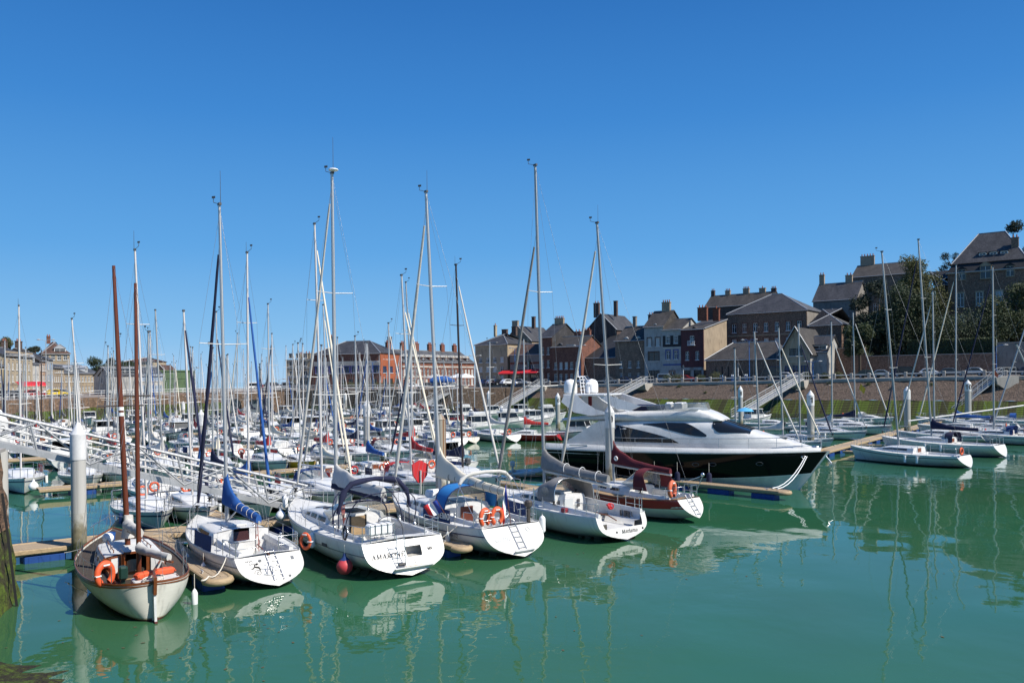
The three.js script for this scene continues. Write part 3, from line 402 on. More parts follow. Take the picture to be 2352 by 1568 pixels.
// rig: mast foot, mast head, forestay foot, backstay foot, chainplate half width; all in the boat's own frame
function rig(t, { foot, head, bow, stern, hb, cx, sy, r = 0.08, mastM = M.alu, furl = null, furlR = 0.075, spread = [0.5], spW = 0.75, backstay = true, thin = 0.006, ant = 0, vane = true, furlTop = 0.92, dark = false, lod = 0, split = false }) {
  foot = vec(foot); head = vec(head); bow = vec(bow); const P = (f) => foot.clone().lerp(head, f), ax = head.clone().sub(foot).normalize();
  mesh('mast', tube([foot, P(0.3), P(0.7), head], [r, r, r * 0.93, r * 0.78], lod ? 8 : 12, { flat: 0.75, up: V(1, 0, 0) }), mastM, t);
  const sp = [], wires = [], sdz = V(0, 0, 1);
  const tips = spread.map((f) => [-1, 1].map((sd) => { const p = P(f), q = p.clone().addScaledVector(sdz, sd * spW * (f > 0.6 ? 0.8 : 1)).add(V(-0.12, 0.04, 0)); sp.push(rod(p, q, lod ? 0.026 : 0.024, 0.018, 5)); return q; }));
  if (sp.length) mesh('spreaders', mg(sp), mastM === M.mastDark ? M.mastDark : M.alu, t);
  const chain = [-1, 1].map((sd) => V(cx, sy, sd * hb)), topF = 0.97;
  [0, 1].forEach((k) => { let prev = P(topF); for (let j = tips.length - 1; j >= 0; j--) { wires.push(rod(prev, tips[j][k], thin, thin, 3)); prev = tips[j][k]; } wires.push(rod(prev, chain[k], thin, thin, 3)); if (tips.length) { wires.push(rod(P(spread[0] - 0.01), chain[k].clone().add(V(0.25, 0, 0)), thin, thin, 3)); if (!lod) wires.push(rod(P(spread[0] - 0.01), chain[k].clone().add(V(-0.3, 0, 0)), thin, thin, 3)); } });
  const stayTop = P(furlTop);
  if (furl) { const n = 14, pts = [], rad = []; for (let i = 0; i <= n; i++) { const f = i / n; pts.push(stayTop.clone().lerp(bow, lerp(0.06, 0.955, f)).add(V(0, -0.10 * Math.sin(Math.PI * f), 0))); rad.push(furlR * lerp(0.5, 1.05, Math.pow(f, 0.6)) * (i === n ? 0.6 : 1) * (1 + 0.06 * Math.sin(i * 2.1))); } mesh('furled_jib', tube(pts, rad, 7, { wob: lod ? 0.03 : 0.06 }), furl, t);
    mesh('furler_drum', mg([lathe([[0.02, -0.12], [0.11, -0.1], [0.11, -0.07], [0.05, -0.05], [0.05, 0.03], [0.11, 0.05], [0.11, 0.08], [0.02, 0.1]], 8, [bow.x - 0.02, bow.y + 0.3, bow.z])]), M.black, t); }
  wires.push(rod(P(furlTop + 0.005), bow, thin * 1.2, thin * 1.2, 3));
  if (backstay && stern) { stern = vec(stern); if (split) { const m = head.clone().lerp(stern, 0.8); wires.push(rod(head, m, thin, thin, 3)); for (const z of [-1, 1]) wires.push(rod(m, stern.clone().add(V(0, 0, z * split)), thin, thin, 3)); } else wires.push(rod(head, stern, thin * 1.2, thin * 1.2, 3)); }
  if (!lod) { wires.push(rod(P(0.99).add(V(0.1, 0, 0.02)), foot.clone().add(V(0.14, 0.2, 0.05)), thin, thin, 3), rod(P(0.99).add(V(-0.12, 0, 0)), foot.clone().add(V(-0.16, 0.2, 0.05)), thin, thin, 3)); }
  mesh('rigging', mg(wires), M.wire, t);
  const hd = [box(0.22, 0.10, 0.1, head.x - 0.02, head.y + 0.02, head.z)];
  if (vane) hd.push(rod(head.clone().add(V(0.05, 0.03, 0)), head.clone().add(V(0.42, 0.16, -0.1)), 0.012), rod(head.clone().add(V(0.42, 0.16, -0.1)), head.clone().add(V(0.42, 0.36, -0.1)), 0.012), box(0.16, 0.09, 0.012, head.x + 0.40, head.y + 0.36, head.z - 0.1, 0.6));
  if (ant) hd.push(rod(head.clone().add(V(-0.06, 0, 0.03)), head.clone().add(V(-0.06, ant, 0.03)), 0.013, 0.007, 4));
  mesh('masthead_gear', mg(hd), M.darkGrey, t);
}
// rails
function railPath(h, s0, s1, side, y, inset = 0.06, n = 6) { const o = []; for (let i = 0; i <= n; i++) { const s = lerp(s0, s1, i / n), b = h.half(s); o.push(V(h.deckX(s), h.sheer(s) + y, side * Math.max(0, b - inset))); } return o; }
function lifelines(t, h, s0, s1, n, hgt = 0.6, rail = M.steel) {
  for (const sd of [-1, 1]) { const w = []; for (let i = 0; i <= n; i++) { const s = lerp(s0, s1, i / n), b = h.half(s) - 0.06; mesh('stanchion', rod([h.deckX(s), h.sheer(s) - 0.02, sd * b], [h.deckX(s), h.sheer(s) + hgt, sd * b], 0.013, 0.012, 5), rail, t); } for (const y of [hgt * 0.98, hgt * 0.52]) mesh('lifeline', tube(railPath(h, s0, s1, sd, y, 0.06, 8), 0.0055, 3), M.wire, t); }
}
function pulpit(t, h, s0 = 0.86, hgt = 0.62, r = 0.016) { const a = railPath(h, s0, 0.985, -1, hgt, 0.05, 5), b = railPath(h, s0, 0.985, 1, hgt, 0.05, 5).reverse(), g = [tube([...a, V(h.L + 0.05, h.sheer(1) + hgt, 0), ...b], r, 5)]; const mid = [...railPath(h, s0, 0.97, -1, hgt * 0.5, 0.05, 4)]; g.push(tube(mid, r * 0.8, 4), tube(mid.map((p) => V(p.x, p.y, -p.z)), r * 0.8, 4)); for (const s of [s0, 0.94]) for (const sd of [-1, 1]) g.push(rod([h.deckX(s), h.sheer(s), sd * (h.half(s) - 0.05)], [h.deckX(s), h.sheer(s) + hgt, sd * (h.half(s) - 0.05)], r, r, 5)); mesh('pulpit', mg(g), M.steel, t); }
function pushpit(t, h, s1 = 0.12, hgt = 0.62, gap = 0, r = 0.016) { // rail round the stern; gap is the half width left open
  for (const sd of [-1, 1]) { const g = []; for (const y of [hgt, hgt * 0.5]) { const p = railPath(h, s1, 0.012, sd, y, 0.07, 4), e = p[p.length - 1]; p.push(V(e.x, e.y, sd * Math.max(gap, 0.02))); g.push(tube(p, y < hgt ? r * 0.8 : r, 5)); }
  const pts = [[s1, h.half(s1) - 0.07], [s1 * 0.5, h.half(s1 * 0.5) - 0.07], [0.012, h.half(0) - 0.07], [0.012, Math.max(gap, h.half(0) * 0.35)]]; for (const [s, z] of pts) g.push(rod([h.deckX(s), h.sheer(s) - 0.02, sd * z], [h.deckX(s), h.sheer(s) + hgt, sd * z], r, r, 5));
  mesh('pushpit', mg(g), M.steel, t); }
}
function ladderGeo(p0, up, ux, n, w, step, r = 0.016) { const g = [], a = (k, q) => p0.clone().addScaledVector(up, k).addScaledVector(ux, q), L = step * n; for (const q of [-w / 2, w / 2]) g.push(rod(a(0, q), a(L, q), r, r, 5)); for (let k = 0; k < n; k++) g.push(rod(a(step * (k + 0.3), -w / 2), a(step * (k + 0.3), w / 2), r * 1.1, r * 1.1, 5)); return mg(g); }
function wheelGeo(p, R, ry, tilt = 0.25) { const g = [torus(R, 0.018, [0, 0, 0], 0, 0, 28)]; for (let k = 0; k < 5; k++) { const a = k / 5 * Math.PI * 2 + 0.3; g.push(rod([0, 0, 0], [Math.cos(a) * R, Math.sin(a) * R, 0], 0.009, 0.009, 4)); } const m = mg(g); m.rotateX(tilt); m.rotateY(ry); m.translate(...p); return m; }
const winch = (x, y, z) => lathe([[0.001, 0.17], [0.05, 0.17], [0.055, 0.13], [0.04, 0.1], [0.05, 0.05], [0.085, 0.02], [0.09, 0]], 8, [x, y, z]);
// sprayhood: hoops at x with half width and height above y; the first hoop is the open aft edge
function hoodGeo(hoops, n = 12) { return loft(hoops.map(([x, y, w, hh, lean = 0]) => { const r = []; for (let i = 0; i <= n; i++) { const a = Math.PI * i / n, c = Math.cos(a), s = Math.sin(a), e = Math.sign(c) * Math.pow(Math.abs(c), 0.55), q = Math.pow(s, 0.7); r.push(V(x + lean * q, y + hh * q, e * w)); } return r; })); }
function hoopTube([x, y, w, hh, lean = 0], r, n = 12) { const p = []; for (let i = 0; i <= n; i++) { const a = Math.PI * i / n, c = Math.cos(a), s = Math.sin(a), q = Math.pow(s, 0.7); p.push(V(x + lean * q, y + hh * q, Math.sign(c) * Math.pow(Math.abs(c), 0.55) * w)); } return tube(p, r, 6); }
// toerail strip with scuppers
function toerail(h, ht = 0.05, th = 0.035) { return G('toe' + h.key + ht, () => mg([-1, 1].map((sd) => { const rows = stOf(h, h.se < 1 ? 44 : 22).map((s) => { const b = h.half(Math.min(s, 0.995)), x = h.deckX(s), y = h.sheer(s); return [[b + 0.004, y - 0.035], [b + 0.004, y + ht], [b - th, y + ht], [b - th, y - 0.01]].map(([z, yy]) => V(x, yy, sd * z)); }); return loft(rows, { capA: true, capB: true }); }))); }

// things that hang on boats
const inWorld = (t, p) => vec(p).clone().applyAxisAngle(V(0, 1, 0), t.rotation.y).add(t.position);
function fender(t, p, len, r, m, label, group, rope = 0.35) { const w = inWorld(t, p), f = thing('fender', label, 'fender', [w.x, w.y - len - rope, w.z], 0, group); mesh('body', lathe([[0.001, 0], [r * 0.6, 0.03], [r, 0.12], [r, len - 0.12], [r * 0.6, len - 0.03], [0.03, len], [0.02, len + 0.03]], 10), m, f); mesh('lanyard', rod([0, len, 0], [0, len + rope, 0], 0.012, 0.012, 4), M.rope, f); return f; }
function ballFender(w, r, m, label, top) { const f = thing('ball_fender', label, 'fender', [w.x, w.y, w.z], 0, 'round mooring fenders'); mesh('ball', lathe([[0.001, -r], [r * 0.5, -r * 0.87], [r * 0.87, -r * 0.5], [r, 0], [r * 0.9, r * 0.42], [r * 0.6, r * 0.8], [r * 0.22, r * 1.15], [0.05, r * 1.4]], 14), m, f); mesh('neck', lathe([[r * 0.62, r * 0.8], [r * 0.24, r * 1.17], [0.06, r * 1.42], [0.05, r * 1.6]], 10), top || m, f); mesh('lanyard', rod([0, r * 1.5, 0], [0, r * 2.6, 0], 0.012, 0.012, 4), M.rope, f); return f; }
function lifebuoy(w, R, yaw, m, label, horseshoe = true) { const f = thing('lifebuoy', label, 'lifebuoy', [w.x, w.y, w.z], yaw, 'orange lifebuoys on the boats'); const g = horseshoe ? torus(R, R * 0.4, [0, 0, 0], 0, 0, 18, Math.PI * 1.66) : torus(R, R * 0.28, [0, 0, 0]); if (horseshoe) g.rotateZ(-Math.PI / 2 + Math.PI * 0.17); g.scale(0.85, 1.05, 0.8); g.translate(0, R * 1.2, 0); mesh('ring', g, m, f); mesh('strap', mg([box(R * 0.7, R * 0.14, R * 0.7, -R * 0.0, R * 2.2, 0), box(R * 0.62, R * 0.12, R * 0.62, -R * 0.86, R * 1.2, 0)]), M.white, f); return f; }
function flag(w, len, yaw, cols, label, staff = 1.1, droop = 0.6, lean = 0.25) { const f = thing('flag', label, 'flag', [w.x, w.y, w.z], yaw, 'small flags on staffs'); const top = V(-lean * staff, staff, 0); mesh('staff', rod([0, 0, 0], top, 0.014, 0.01, 5), M.varnish, f); const n = cols.length; cols.forEach((m, k) => { const rows = []; for (let i = 0; i <= 4; i++) { const a = (k + i / 4) / n, r = []; for (let j = 0; j <= 5; j++) { const b = j / 5; r.push(V(top.x + lean * 0.6 * b * len - a * len * (1 - droop * 0.55), top.y - 0.03 - b * len * 0.66 - a * len * droop * 0.8, 0.05 * Math.sin(a * 9 + b * 2))); } rows.push(r); } mesh('panel', loft(rows), m, f); }); return f; }

// ---------------------------------------------------------------- front row of boats
const mastHead = (t, foot, px, py) => { const w = inWorld(t, foot), top = at(px, py, -w.z), d = top.clone().sub(t.position).applyAxisAngle(V(0, 1, 0), -t.rotation.y); return d; };
function hullParts(t, h, { hm = M.gelHull, dm = M.deck, cp, cut, anti = M.antiBlack, boot = 0.16, stripe, coachM = M.gel, toe = M.alu, toeH = 0.05, coamH = 0.22, coam = true }) {
  mesh('hull', hullGeo(h, h.se < 1 ? 44 : 26, 10), hm, t); mesh('transom', transomGeo(h, cut), hm, t); mesh('deck', deckGeo(h, cp), dm, t);
  if (anti) mesh('boot_stripe', bandGeo(h, -0.3, boot, 0.012, h.se < 1 ? 44 : 26), anti, t);
  if (anti) mesh('waterline_scum', bandGeo(h, boot - 0.005, boot + 0.028, 0.013, h.se < 1 ? 44 : 26), M.scum, t);
  if (stripe) mesh('cove_stripe', bandGeo(h, stripe[0], stripe[1], 0.012, 26, true), stripe[2], t);
  if (cp) { mesh('cockpit', cockpitGeo(h, cp), dm, t); if (coam) for (const sd of [-1, 1]) mesh('coaming', coamGeo(h, cp, coamH, 0.16, sd), coachM, t); }
  if (toe) mesh('toe_rail', toerail(h, toeH), toe, t);
}
M.scum = mat(lin(0.33, 0.31, 0.2), 0.9, { map: rep(mottle, 2.5) });
const hatch = (x, y, z, w, l) => mg([bevel(l, 0.06, w, 0.02, x, y, z), box(l * 0.8, 0.012, w * 0.8, x, y + 0.064, z)]);

// --- wooden two-masted boat
const boatA = thing('wooden_ketch', 'old white planked wooden ketch with brown masts and orange cockpit bags', 'sailboat', [-10.95, 0, -24.8], HEAD - 0.05);
{
  const t = boatA, h = hullForm({ L: 8.8, B: 3.35, SB: 0.03, se: 0.36, ps: 2.8, fb: [1.18, 0.95, 1.5], tr: -0.12, br: 0.45, p: 2.0, k0: -0.3, keel: -0.5, m: 0.5, bul: 0.1, bp: 2.6 });
  const cp = { c0: 0.1, c1: 0.40, w: 0.85, seat: 0.32, sole: 0.75, sw: 0.38 };
  hullParts(t, h, { hm: M.plankPaint, dm: M.deckWood, cp, anti: M.anti, boot: 0.07, toe: M.varnish, toeH: 0.04, coam: false });
  mesh('rubbing_strake', bandGeo(h, -0.10, -0.055, 0.03, 44, true), M.varnish, t);
  for (const sd of [-1, 1]) mesh('cockpit_coaming', coamGeo(h, cp, 0.16, 0.05, sd), M.varnish, t);
  const c = coachForm(h, { x0: 3.5, x1: 6.9, wf: 0.62, h: 0.52, front: 0.35 }); mesh('coachroof', coachGeo(c, false), M.paintWhite, t); { const w = c.w(3.5), y = c.base(3.5), k = c.ht(3.5); for (const [a, b] of [[-w * 0.95, -0.3], [0.4, w * 0.95]]) mesh('aft_bulkhead', sheet([[3.5, y - 0.35, a], [3.5, y - 0.35, b], [3.5, y + k * (Math.abs(b) < 0.5 ? 1.02 : 0.85), b], [3.5, y + k * (Math.abs(a) < 0.5 ? 1.02 : 0.85), a]], 0.04), M.varnish, t); mesh('cabin_sole', box(3, 0.04, 1.2, 5, y - 0.3, 0), M.teak, t); } mesh('roof_trim', mg([-1, 1].map((s) => tube([3.5, 4.3, 5.2, 6.1, 6.8].map((x) => V(x, c.base(x) + c.ht(x) * 0.9, s * (c.w(x) * 0.86 + 0.02))), 0.022, 5))), M.varnish, t);
  for (const x of [3.9, 4.5, 5.1]) wins('porthole', M.glass, t, c, x, x + 0.3, 0.36, 0.66, 2);
  mesh('handrail', mg([-1, 1].map((s) => mg([tube([[3.9, c.top(3.9) + 0.07, s * 0.6], [6, c.top(6) + 0.07, s * 0.55]], 0.018, 5), ...[3.9, 4.6, 5.3, 6].map((x) => rod([x, c.top(x) - 0.08, s * 0.58], [x, c.top(x) + 0.07, s * 0.58], 0.016))]))), M.varnish, t);
  mesh('door_frame', mg([box(0.08, 0.7, 0.07, 3.45, c.base(3.5) + 0.24, -0.30), box(0.08, 0.7, 0.07, 3.45, c.base(3.5) + 0.24, 0.40), box(0.08, 0.07, 0.77, 3.45, c.base(3.5) + 0.59, 0.05)]), M.varnish, t);
  mesh('cabin_door', box(0.04, 0.66, 0.5, 3.3, c.base(3.5) + 0.22, -0.62, 0.5), M.varnish, t); mesh('door_panel', box(0.045, 0.5, 0.28, 3.29, c.base(3.5) + 0.24, -0.63, 0.5), M.paintWhite, t);
  mesh('bulkhead_panel', mg([box(0.05, 0.55, 0.42, 3.44, c.base(3.5) + 0.2, 0.72)]), M.paintWhite, t);
  mesh('sliding_hatch', bevel(0.8, 0.09, 0.75, 0.02, 3.85, c.top(3.85) - 0.03, 0.05), M.paintWhite, t);
  mesh('vent_cowl', ball(0.2, [6.0, c.top(6) + 0.12, -0.5], 1.1, 0.9, 1), M.white, t); mesh('bow_bucket', lathe([[0.12, 0], [0.15, 0.3]], 12, [7.5, h.deckY(0.86) + 0.02, -0.2]), M.blue, t);
  mesh('rudder', mg([sheet([[-0.04, -0.55, 0.02], [-0.42, -0.5, 0.02], [-0.30, 0.35, 0.02], [-0.22, 1.0, 0.02], [-0.1, 1.3, 0.02], [-0.02, 1.2, 0.02]], 0.07)]), M.paintWhite, t);
  mesh('rudder_head', mg([box(0.3, 0.55, 0.09, -0.18, 1.12, 0.02, 0, 0.15)]), M.varnish, t);
  mesh('rudder_boot', sheet([[-0.05, -0.5, 0.02], [-0.44, -0.48, 0.02], [-0.40, 0.05, 0.02], [-0.06, 0.05, 0.02]], 0.08), M.anti, t);
  mesh('tiller', tube([[-0.2, 1.36, 0.02], [0.4, 1.42, 0.1], [1.4, 1.5, 0.45]], [0.045, 0.04, 0.028], 6), M.varnish, t);
  mesh('locker', bevel(0.75, 0.42, 1.35, 0.03, 0.95, h.deckY(0.12) - 0.38, 0.25), M.paintWhite, t);
  const mf = V(4.9, c.top(4.9) - 0.05, 0), mz = V(2.55, h.deckY(0.3) - 0.2, 0);
  const h1 = mastHead(t, mf, 260, 610), h2 = mastHead(t, mz, 310, 650);
  mesh('main_mast', tube([mf, mf.clone().lerp(h1, 0.5), h1], [0.095, 0.09, 0.055], 10), M.mastWood, t); mesh('mizzen_mast', tube([mz, mz.clone().lerp(h2, 0.5), h2], [0.08, 0.072, 0.045], 10), M.mastWood, t);
  const w = [], bowp = V(8.75, 1.55, 0); const L = (a, b, r = 0.006) => w.push(rod(a, b, r, r, 3)); L(h1, bowp); L(h1.clone().lerp(mf, 0.2), [8.2, 1.5, 0]); for (const s of [-1, 1]) { L(h1, [4.7, 1.05, s * 1.55]); L(h1.clone().lerp(mf, 0.35), [4.3, 1.05, s * 1.58]); L(h1.clone().lerp(mf, 0.35), [5.3, 1.08, s * 1.5]); L(h2, [2.4, 1.05, s * 1.4]); L(h2.clone().lerp(mz, 0.3), [2.0, 1.05, s * 1.35]); L(h2.clone().lerp(mz, 0.3), [3.0, 1.05, s * 1.5]); } L(h1, h2.clone().lerp(mz, 0.3)); L(h2, [0.0, 1.2, 0.3]); mesh('rigging', mg(w), M.wire, t);
  mesh('spreaders', mg([rod(mf.clone().lerp(h1, 0.5).add(V(0, 0, -0.75)), mf.clone().lerp(h1, 0.5).add(V(0, 0, 0.75)), 0.028, 0.028, 6), rod(mz.clone().lerp(h2, 0.62).add(V(0, 0, -0.4)), mz.clone().lerp(h2, 0.62).add(V(0, 0, 0.4)), 0.025, 0.025, 6)]), M.mastDark, t);
  mesh('mast_bands', mg([0.47, 0.49].map((f) => { const p = mf.clone().lerp(h1, f); return lathe([[0.1, -0.06], [0.1, 0.06]], 10, [p.x, p.y, p.z]); })), M.white, t);
  mesh('main_boom', rod(mf.clone().add(V(-0.1, 0.55, 0)), [2.75, 2.05, 0.1], 0.05, 0.04, 8), M.varnish, t);
  mesh('furled_mainsail', coverGeo(mf.clone().add(V(-0.05, 0.75, 0)), [2.8, 2.2, 0.1], { h0: 0.28, h1: 0.16, th: 0.17, below: 0.16, w: 0.2 }), M.sailWhite, t);
  mesh('mizzen_boom', rod(mz.clone().add(V(-0.1, 0.9, 0)), [-0.1, 1.72, 0.55], 0.045, 0.04, 8), M.varnish, t);
  mesh('furled_mizzen', coverGeo(mz.clone().add(V(-0.08, 1.02, 0)), [0.15, 1.82, 0.5], { h0: 0.22, h1: 0.12, th: 0.14, below: 0.12, w: 0.2 }), M.sailWhite, t);
  mesh('mast_hoop_sail', tube([mf.clone().add(V(0, 0.3, 0)), mf.clone().add(V(-0.02, 1.1, 0.02))], [0.2, 0.14], 9, { wob: 0.2 }), M.sailWhite, t);
  mesh('cockpit_cushion', tube([[2.7, h.deckY(0.3) + 0.02, -0.15], [2.9, h.deckY(0.3) + 0.38, -0.15]], [0.2, 0.16], 10), M.teak, t);
  for (const s of [-1, 1]) for (const f of [0.1, 0.24, 0.38, 0.55, 0.72, 0.88]) mesh('stanchion', rod([h.deckX(f), h.sheer(f), s * (h.half(f) - 0.08)], [h.deckX(f), h.sheer(f) + 0.55, s * (h.half(f) - 0.08)], 0.014, 0.012, 5), M.steel, t);
  for (const s of [-1, 1]) mesh('lifeline', tube(railPath(h, 0.1, 0.88, s, 0.53, 0.08, 8), 0.006, 3), M.wire, t);
  mesh('pulpit', tube([...railPath(h, 0.86, 0.98, -1, 0.55, 0.05, 4), ...railPath(h, 0.86, 0.98, 1, 0.55, 0.05, 4).reverse()], 0.016, 5), M.steel, t);
  mesh('outboard_motor', mg([bevel(0.3, 0.42, 0.26, 0.06, 0.75, h.deckY(0.08) + 0.12, -0.72), box(0.12, 0.5, 0.12, 0.8, h.deckY(0.08) - 0.15, -0.72)]), mat(lin(0.01, 0.035, 0.025), 0.4), t);
  mesh('rope_coil', mg([torus(0.34, 0.022, [0.35, h.deckY(0.05) + 0.06, 0.05], Math.PI / 2 - 0.2, 0, 18), torus(0.3, 0.02, [0.38, h.deckY(0.05) + 0.1, 0.08], Math.PI / 2 - 0.1, 0, 18)]), M.rope, t);
  mesh('hull_outlet', ball(0.05, h.pt(0, 0.62, 0.55).toArray(), 0.5, 1, 1, 8), M.black, t);
  for (const [x, z, yaw] of [[1.05, -0.05, 0.3], [1.25, 0.55, 0.15]]) { const p = inWorld(t, [x, h.deckY(0.12) + 0.05, z]); one('life_jacket_bag', mg([bevel(0.62, 0.2, 0.3, 0.06), box(0.63, 0.03, 0.31, 0, 0.1, 0), box(0.12, 0.03, 0.05, 0, 0.21, 0)]), M.orange, 'orange life jacket bag on the white cockpit locker of the wooden ketch', 'bag', p.toArray(), HEAD + 1.57 + yaw, 'orange bags on the ketch locker'); }
  lifebuoy(inWorld(t, [1.35, h.deckY(0.15) - 0.08, -1.15]), 0.3, HEAD - 1.15, M.orange, 'orange horseshoe buoy standing upright in the cockpit of the wooden ketch');
  fender(t, [1.2, 0.98, 1.45], 0.6, 0.1, M.white, 'white fender hanging at the water beside the wooden ketch and finger pontoon', 'sausage fenders', 0.5);
}
// --- white sloop with blue sail cover and seahorse drawing on the transom
const boatB = thing('sailing_yacht', 'white sloop with bright blue sail cover and swirl figure drawn on its transom', 'sailboat', [-8.15, 0, -28.4], HEAD + 0.02);
{
  const t = boatB, h = hullForm({ L: 9.6, B: 3.25, SB: 0.74, fb: [1.02, 1.05, 1.32], tr: 1.05, br: 0.7, k0: 0.12, p: 2.2, ps: 3.8 });
  const cp = { c0: 0.035, c1: 0.36, w: 0.86, seat: 0.36, sole: 0.72 };
  hullParts(t, h, { cp, anti: M.antiBlack, boot: 0.10, stripe: [-0.28, -0.245, M.stripeG], toe: M.alu });
  const c = coachForm(h, { x0: 3.85, x1: 7.9, wf: 0.68, h: 0.44, front: 0.6 }); mesh('coachroof', coachGeo(c, false), M.gel, t); { const w = c.w(3.85) * 0.95, y = c.base(3.85), k = c.ht(3.85); for (const [a, b] of [[-w, -0.31], [0.31, w]]) mesh('aft_bulkhead', sheet([[3.85, y - 0.4, a], [3.85, y - 0.4, b], [3.85, y + k * (Math.abs(b) < 0.5 ? 1.04 : 0.85), b], [3.85, y + k * (Math.abs(a) < 0.5 ? 1.04 : 0.85), a]], 0.04), M.gel, t); } wins('cabin_window', M.glass, t, c, 4.5, 6.6, 0.34, 0.74, 5, 1);
  mesh('tinted_washboard', box(0.05, 0.72, 0.62, 3.83, c.base(3.85) + 0.02, 0, 0, -0.25), new THREE.MeshPhysicalMaterial({ color: lin(0.3, 0.12, 0.08), roughness: 0.04, transmission: 0.85, thickness: 0, side: THREE.DoubleSide }), t);
  mesh('sliding_hatch', bevel(0.95, 0.08, 0.78, 0.03, 4.75, c.top(4.75) - 0.02, 0), M.gel, t); mesh('foredeck_hatch', hatch(7.1, c.top(7.1) - 0.03, 0, 0.5, 0.5), M.gelGrey, t);
  for (const [x, z] of [[4.2, -0.62], [4.2, 0.62], [2.6, -1.08], [2.6, 1.08]]) mesh('winch', winch(x, z * z > 0.8 ? h.deckY(0.27) + 0.2 : c.top(x) - 0.08, z), M.steel, t);
  mesh('tiller', tube([[0.9, h.deckY(0.1) - 0.05, 0], [1.6, h.deckY(0.1) + 0.05, 0], [2.2, h.deckY(0.1) + 0.12, 0.03]], 0.025, 6), M.varnish, t);
  const foot = V(5.5, c.top(5.5) - 0.03, 0), head = mastHead(t, foot, 503, 470);
  rig(t, { foot, head, bow: [9.55, 1.4, 0], stern: [0.95, 1.1, 0.1], hb: 1.45, cx: 5.3, sy: 1.1, r: 0.088, furl: M.navy, furlR: 0.085, furlTop: 0.9, spread: [0.56], spW: 0.95, ant: 1.35 });
  mesh('boom', rod(foot.clone().add(V(-0.1, 0.78, 0)), [2.2, foot.y + 0.42, 0.12], 0.06, 0.05, 8), M.alu, t);
  mesh('sail_cover', coverGeo(foot.clone().add(V(0.02, 0.85, 0)), [2.25, foot.y + 0.52, 0.12], { h0: 1.3, h1: 0.19, th: 0.21, below: 0.16, w: 0.1, k: 2.9 }), M.blue, t);
  mesh('cover_lacing', tiesGeo(foot.clone().add(V(-0.5, 0.8, 0)), [2.25, foot.y + 0.55, 0.12], 5, 0.2, 0.15), M.rope, t);
  mesh('boom_vang', rod(foot.clone().add(V(-0.1, 0.1, 0)), [4.3, foot.y + 0.66, 0.03], 0.03, 0.03, 6), M.alu, t);
  mesh('mainsheet', mg([rod([2.5, foot.y + 0.4, 0.1], [2.6, h.deckY(0.26) - 0.2, 0.1], 0.018), rod([2.4, foot.y + 0.4, 0.12], [2.5, h.deckY(0.26) - 0.2, 0.2], 0.014), tube([[2.6, 1.5, 0.18], [2.55, 1.2, 0.26], [2.65, 0.95, 0.2], [2.6, 1.2, 0.1], [2.62, 1.5, 0.15]], 0.02, 5)]), M.ropeRed, t);
  pulpit(t, h); pushpit(t, h, 0.14, 0.6, 0.42); lifelines(t, h, 0.2, 0.84, 4, 0.6);
  { const o = onTransom(h, 0.12, 0.16, 0.03), n = 7; mesh('swim_ladder', ladderGeo(o.p, o.up, o.ux, n, 0.34, 0.2), M.steel, t); const q = onTransom(h, 0.0, 0.42, 0.05); mesh('folded_ladder', ladderGeo(q.p, V(0.1, 0.3, -0.95).normalize(), V(0.4, 0.9, 0.1).normalize(), 2, 0.3, 0.2), M.steel, t); }
  { const o = onTransom(h, -0.50, 0.60), P = (x, y) => o.p.clone().addScaledVector(o.ux, x * 0.8).addScaledVector(o.up, y * 0.8), sp = []; for (let i = 0; i <= 26; i++) { const a = i / 26 * 9.5, r = 0.02 + 0.017 * a; sp.push(P(0.05 + Math.cos(a) * r * 0.9, -0.22 + Math.sin(a) * r)); } mesh('drawn_emblem', mg([tube(sp, 0.008, 4), tube([P(0.18, -0.1), P(0.12, 0.05), P(-0.04, 0.1), P(-0.02, 0.22), P(0.1, 0.24)], [0.02, 0.05, 0.04, 0.03, 0.012], 5, { flat: 0.3 }), tube([P(-0.04, 0.12), P(-0.14, 0.02), P(-0.2, 0.06)], [0.025, 0.018, 0.01], 5), ball(0.04, P(0.09, 0.25).toArray(), 1, 1, 1, 6)]), M.black, t);
    const l = onTransom(h, -0.62, 0.86); mesh('boat_name', mg([0, 1].map((k) => { const q = []; for (let i = 0; i <= 16; i++) q.push(l.p.clone().addScaledVector(l.ux, 0.05 * k - 0.14 + i * (0.017 + 0.008 * k)).addScaledVector(l.up, -0.13 * k + 0.028 * Math.sin(i * 2.3 + k) + 0.02 * Math.sin(i * 1.1))); return tube(q, 0.007, 3); })), M.darkGrey, t); const k = onTransom(h, -0.30, 0.84); mesh('round_emblem', mg([stick(torus(0.05, 0.012, [0, 0, 0]), k.p, k.ux, k.up), stick(torus(0.02, 0.012, [0, 0, 0]), k.p, k.ux, k.up)]), M.stripeG, t); }
  mesh('transom_vent', mg([0.68, 0.62].map((v, i) => { const o = onTransom(h, v, 0.8 - i * 0.55, 0.01); return stick(i ? torus(0.03, 0.02, [0, 0, 0]) : box(0.1, 0.14, 0.02), o.p, o.ux, o.up); })), M.stripeG, t);
  mesh('side_port', mg([stick(box(0.34, 0.16, 0.02), h.pt(0.34, h.qAt(0.34, 0.72), -1, 0.01), [1, 0, 0], [0, 1, 0])]), M.varnish, t);
  mesh('spray_dodger', mg([loft([0.25, 0.31, 0.38, 0.46].map((s) => [0.04, 0.33, 0.62].map((y) => V(h.deckX(s), h.sheer(s) + y, -(h.half(s) - 0.04 + 0.02 * Math.sin(s * 60 + y * 5))))))]), M.blueDk, t);
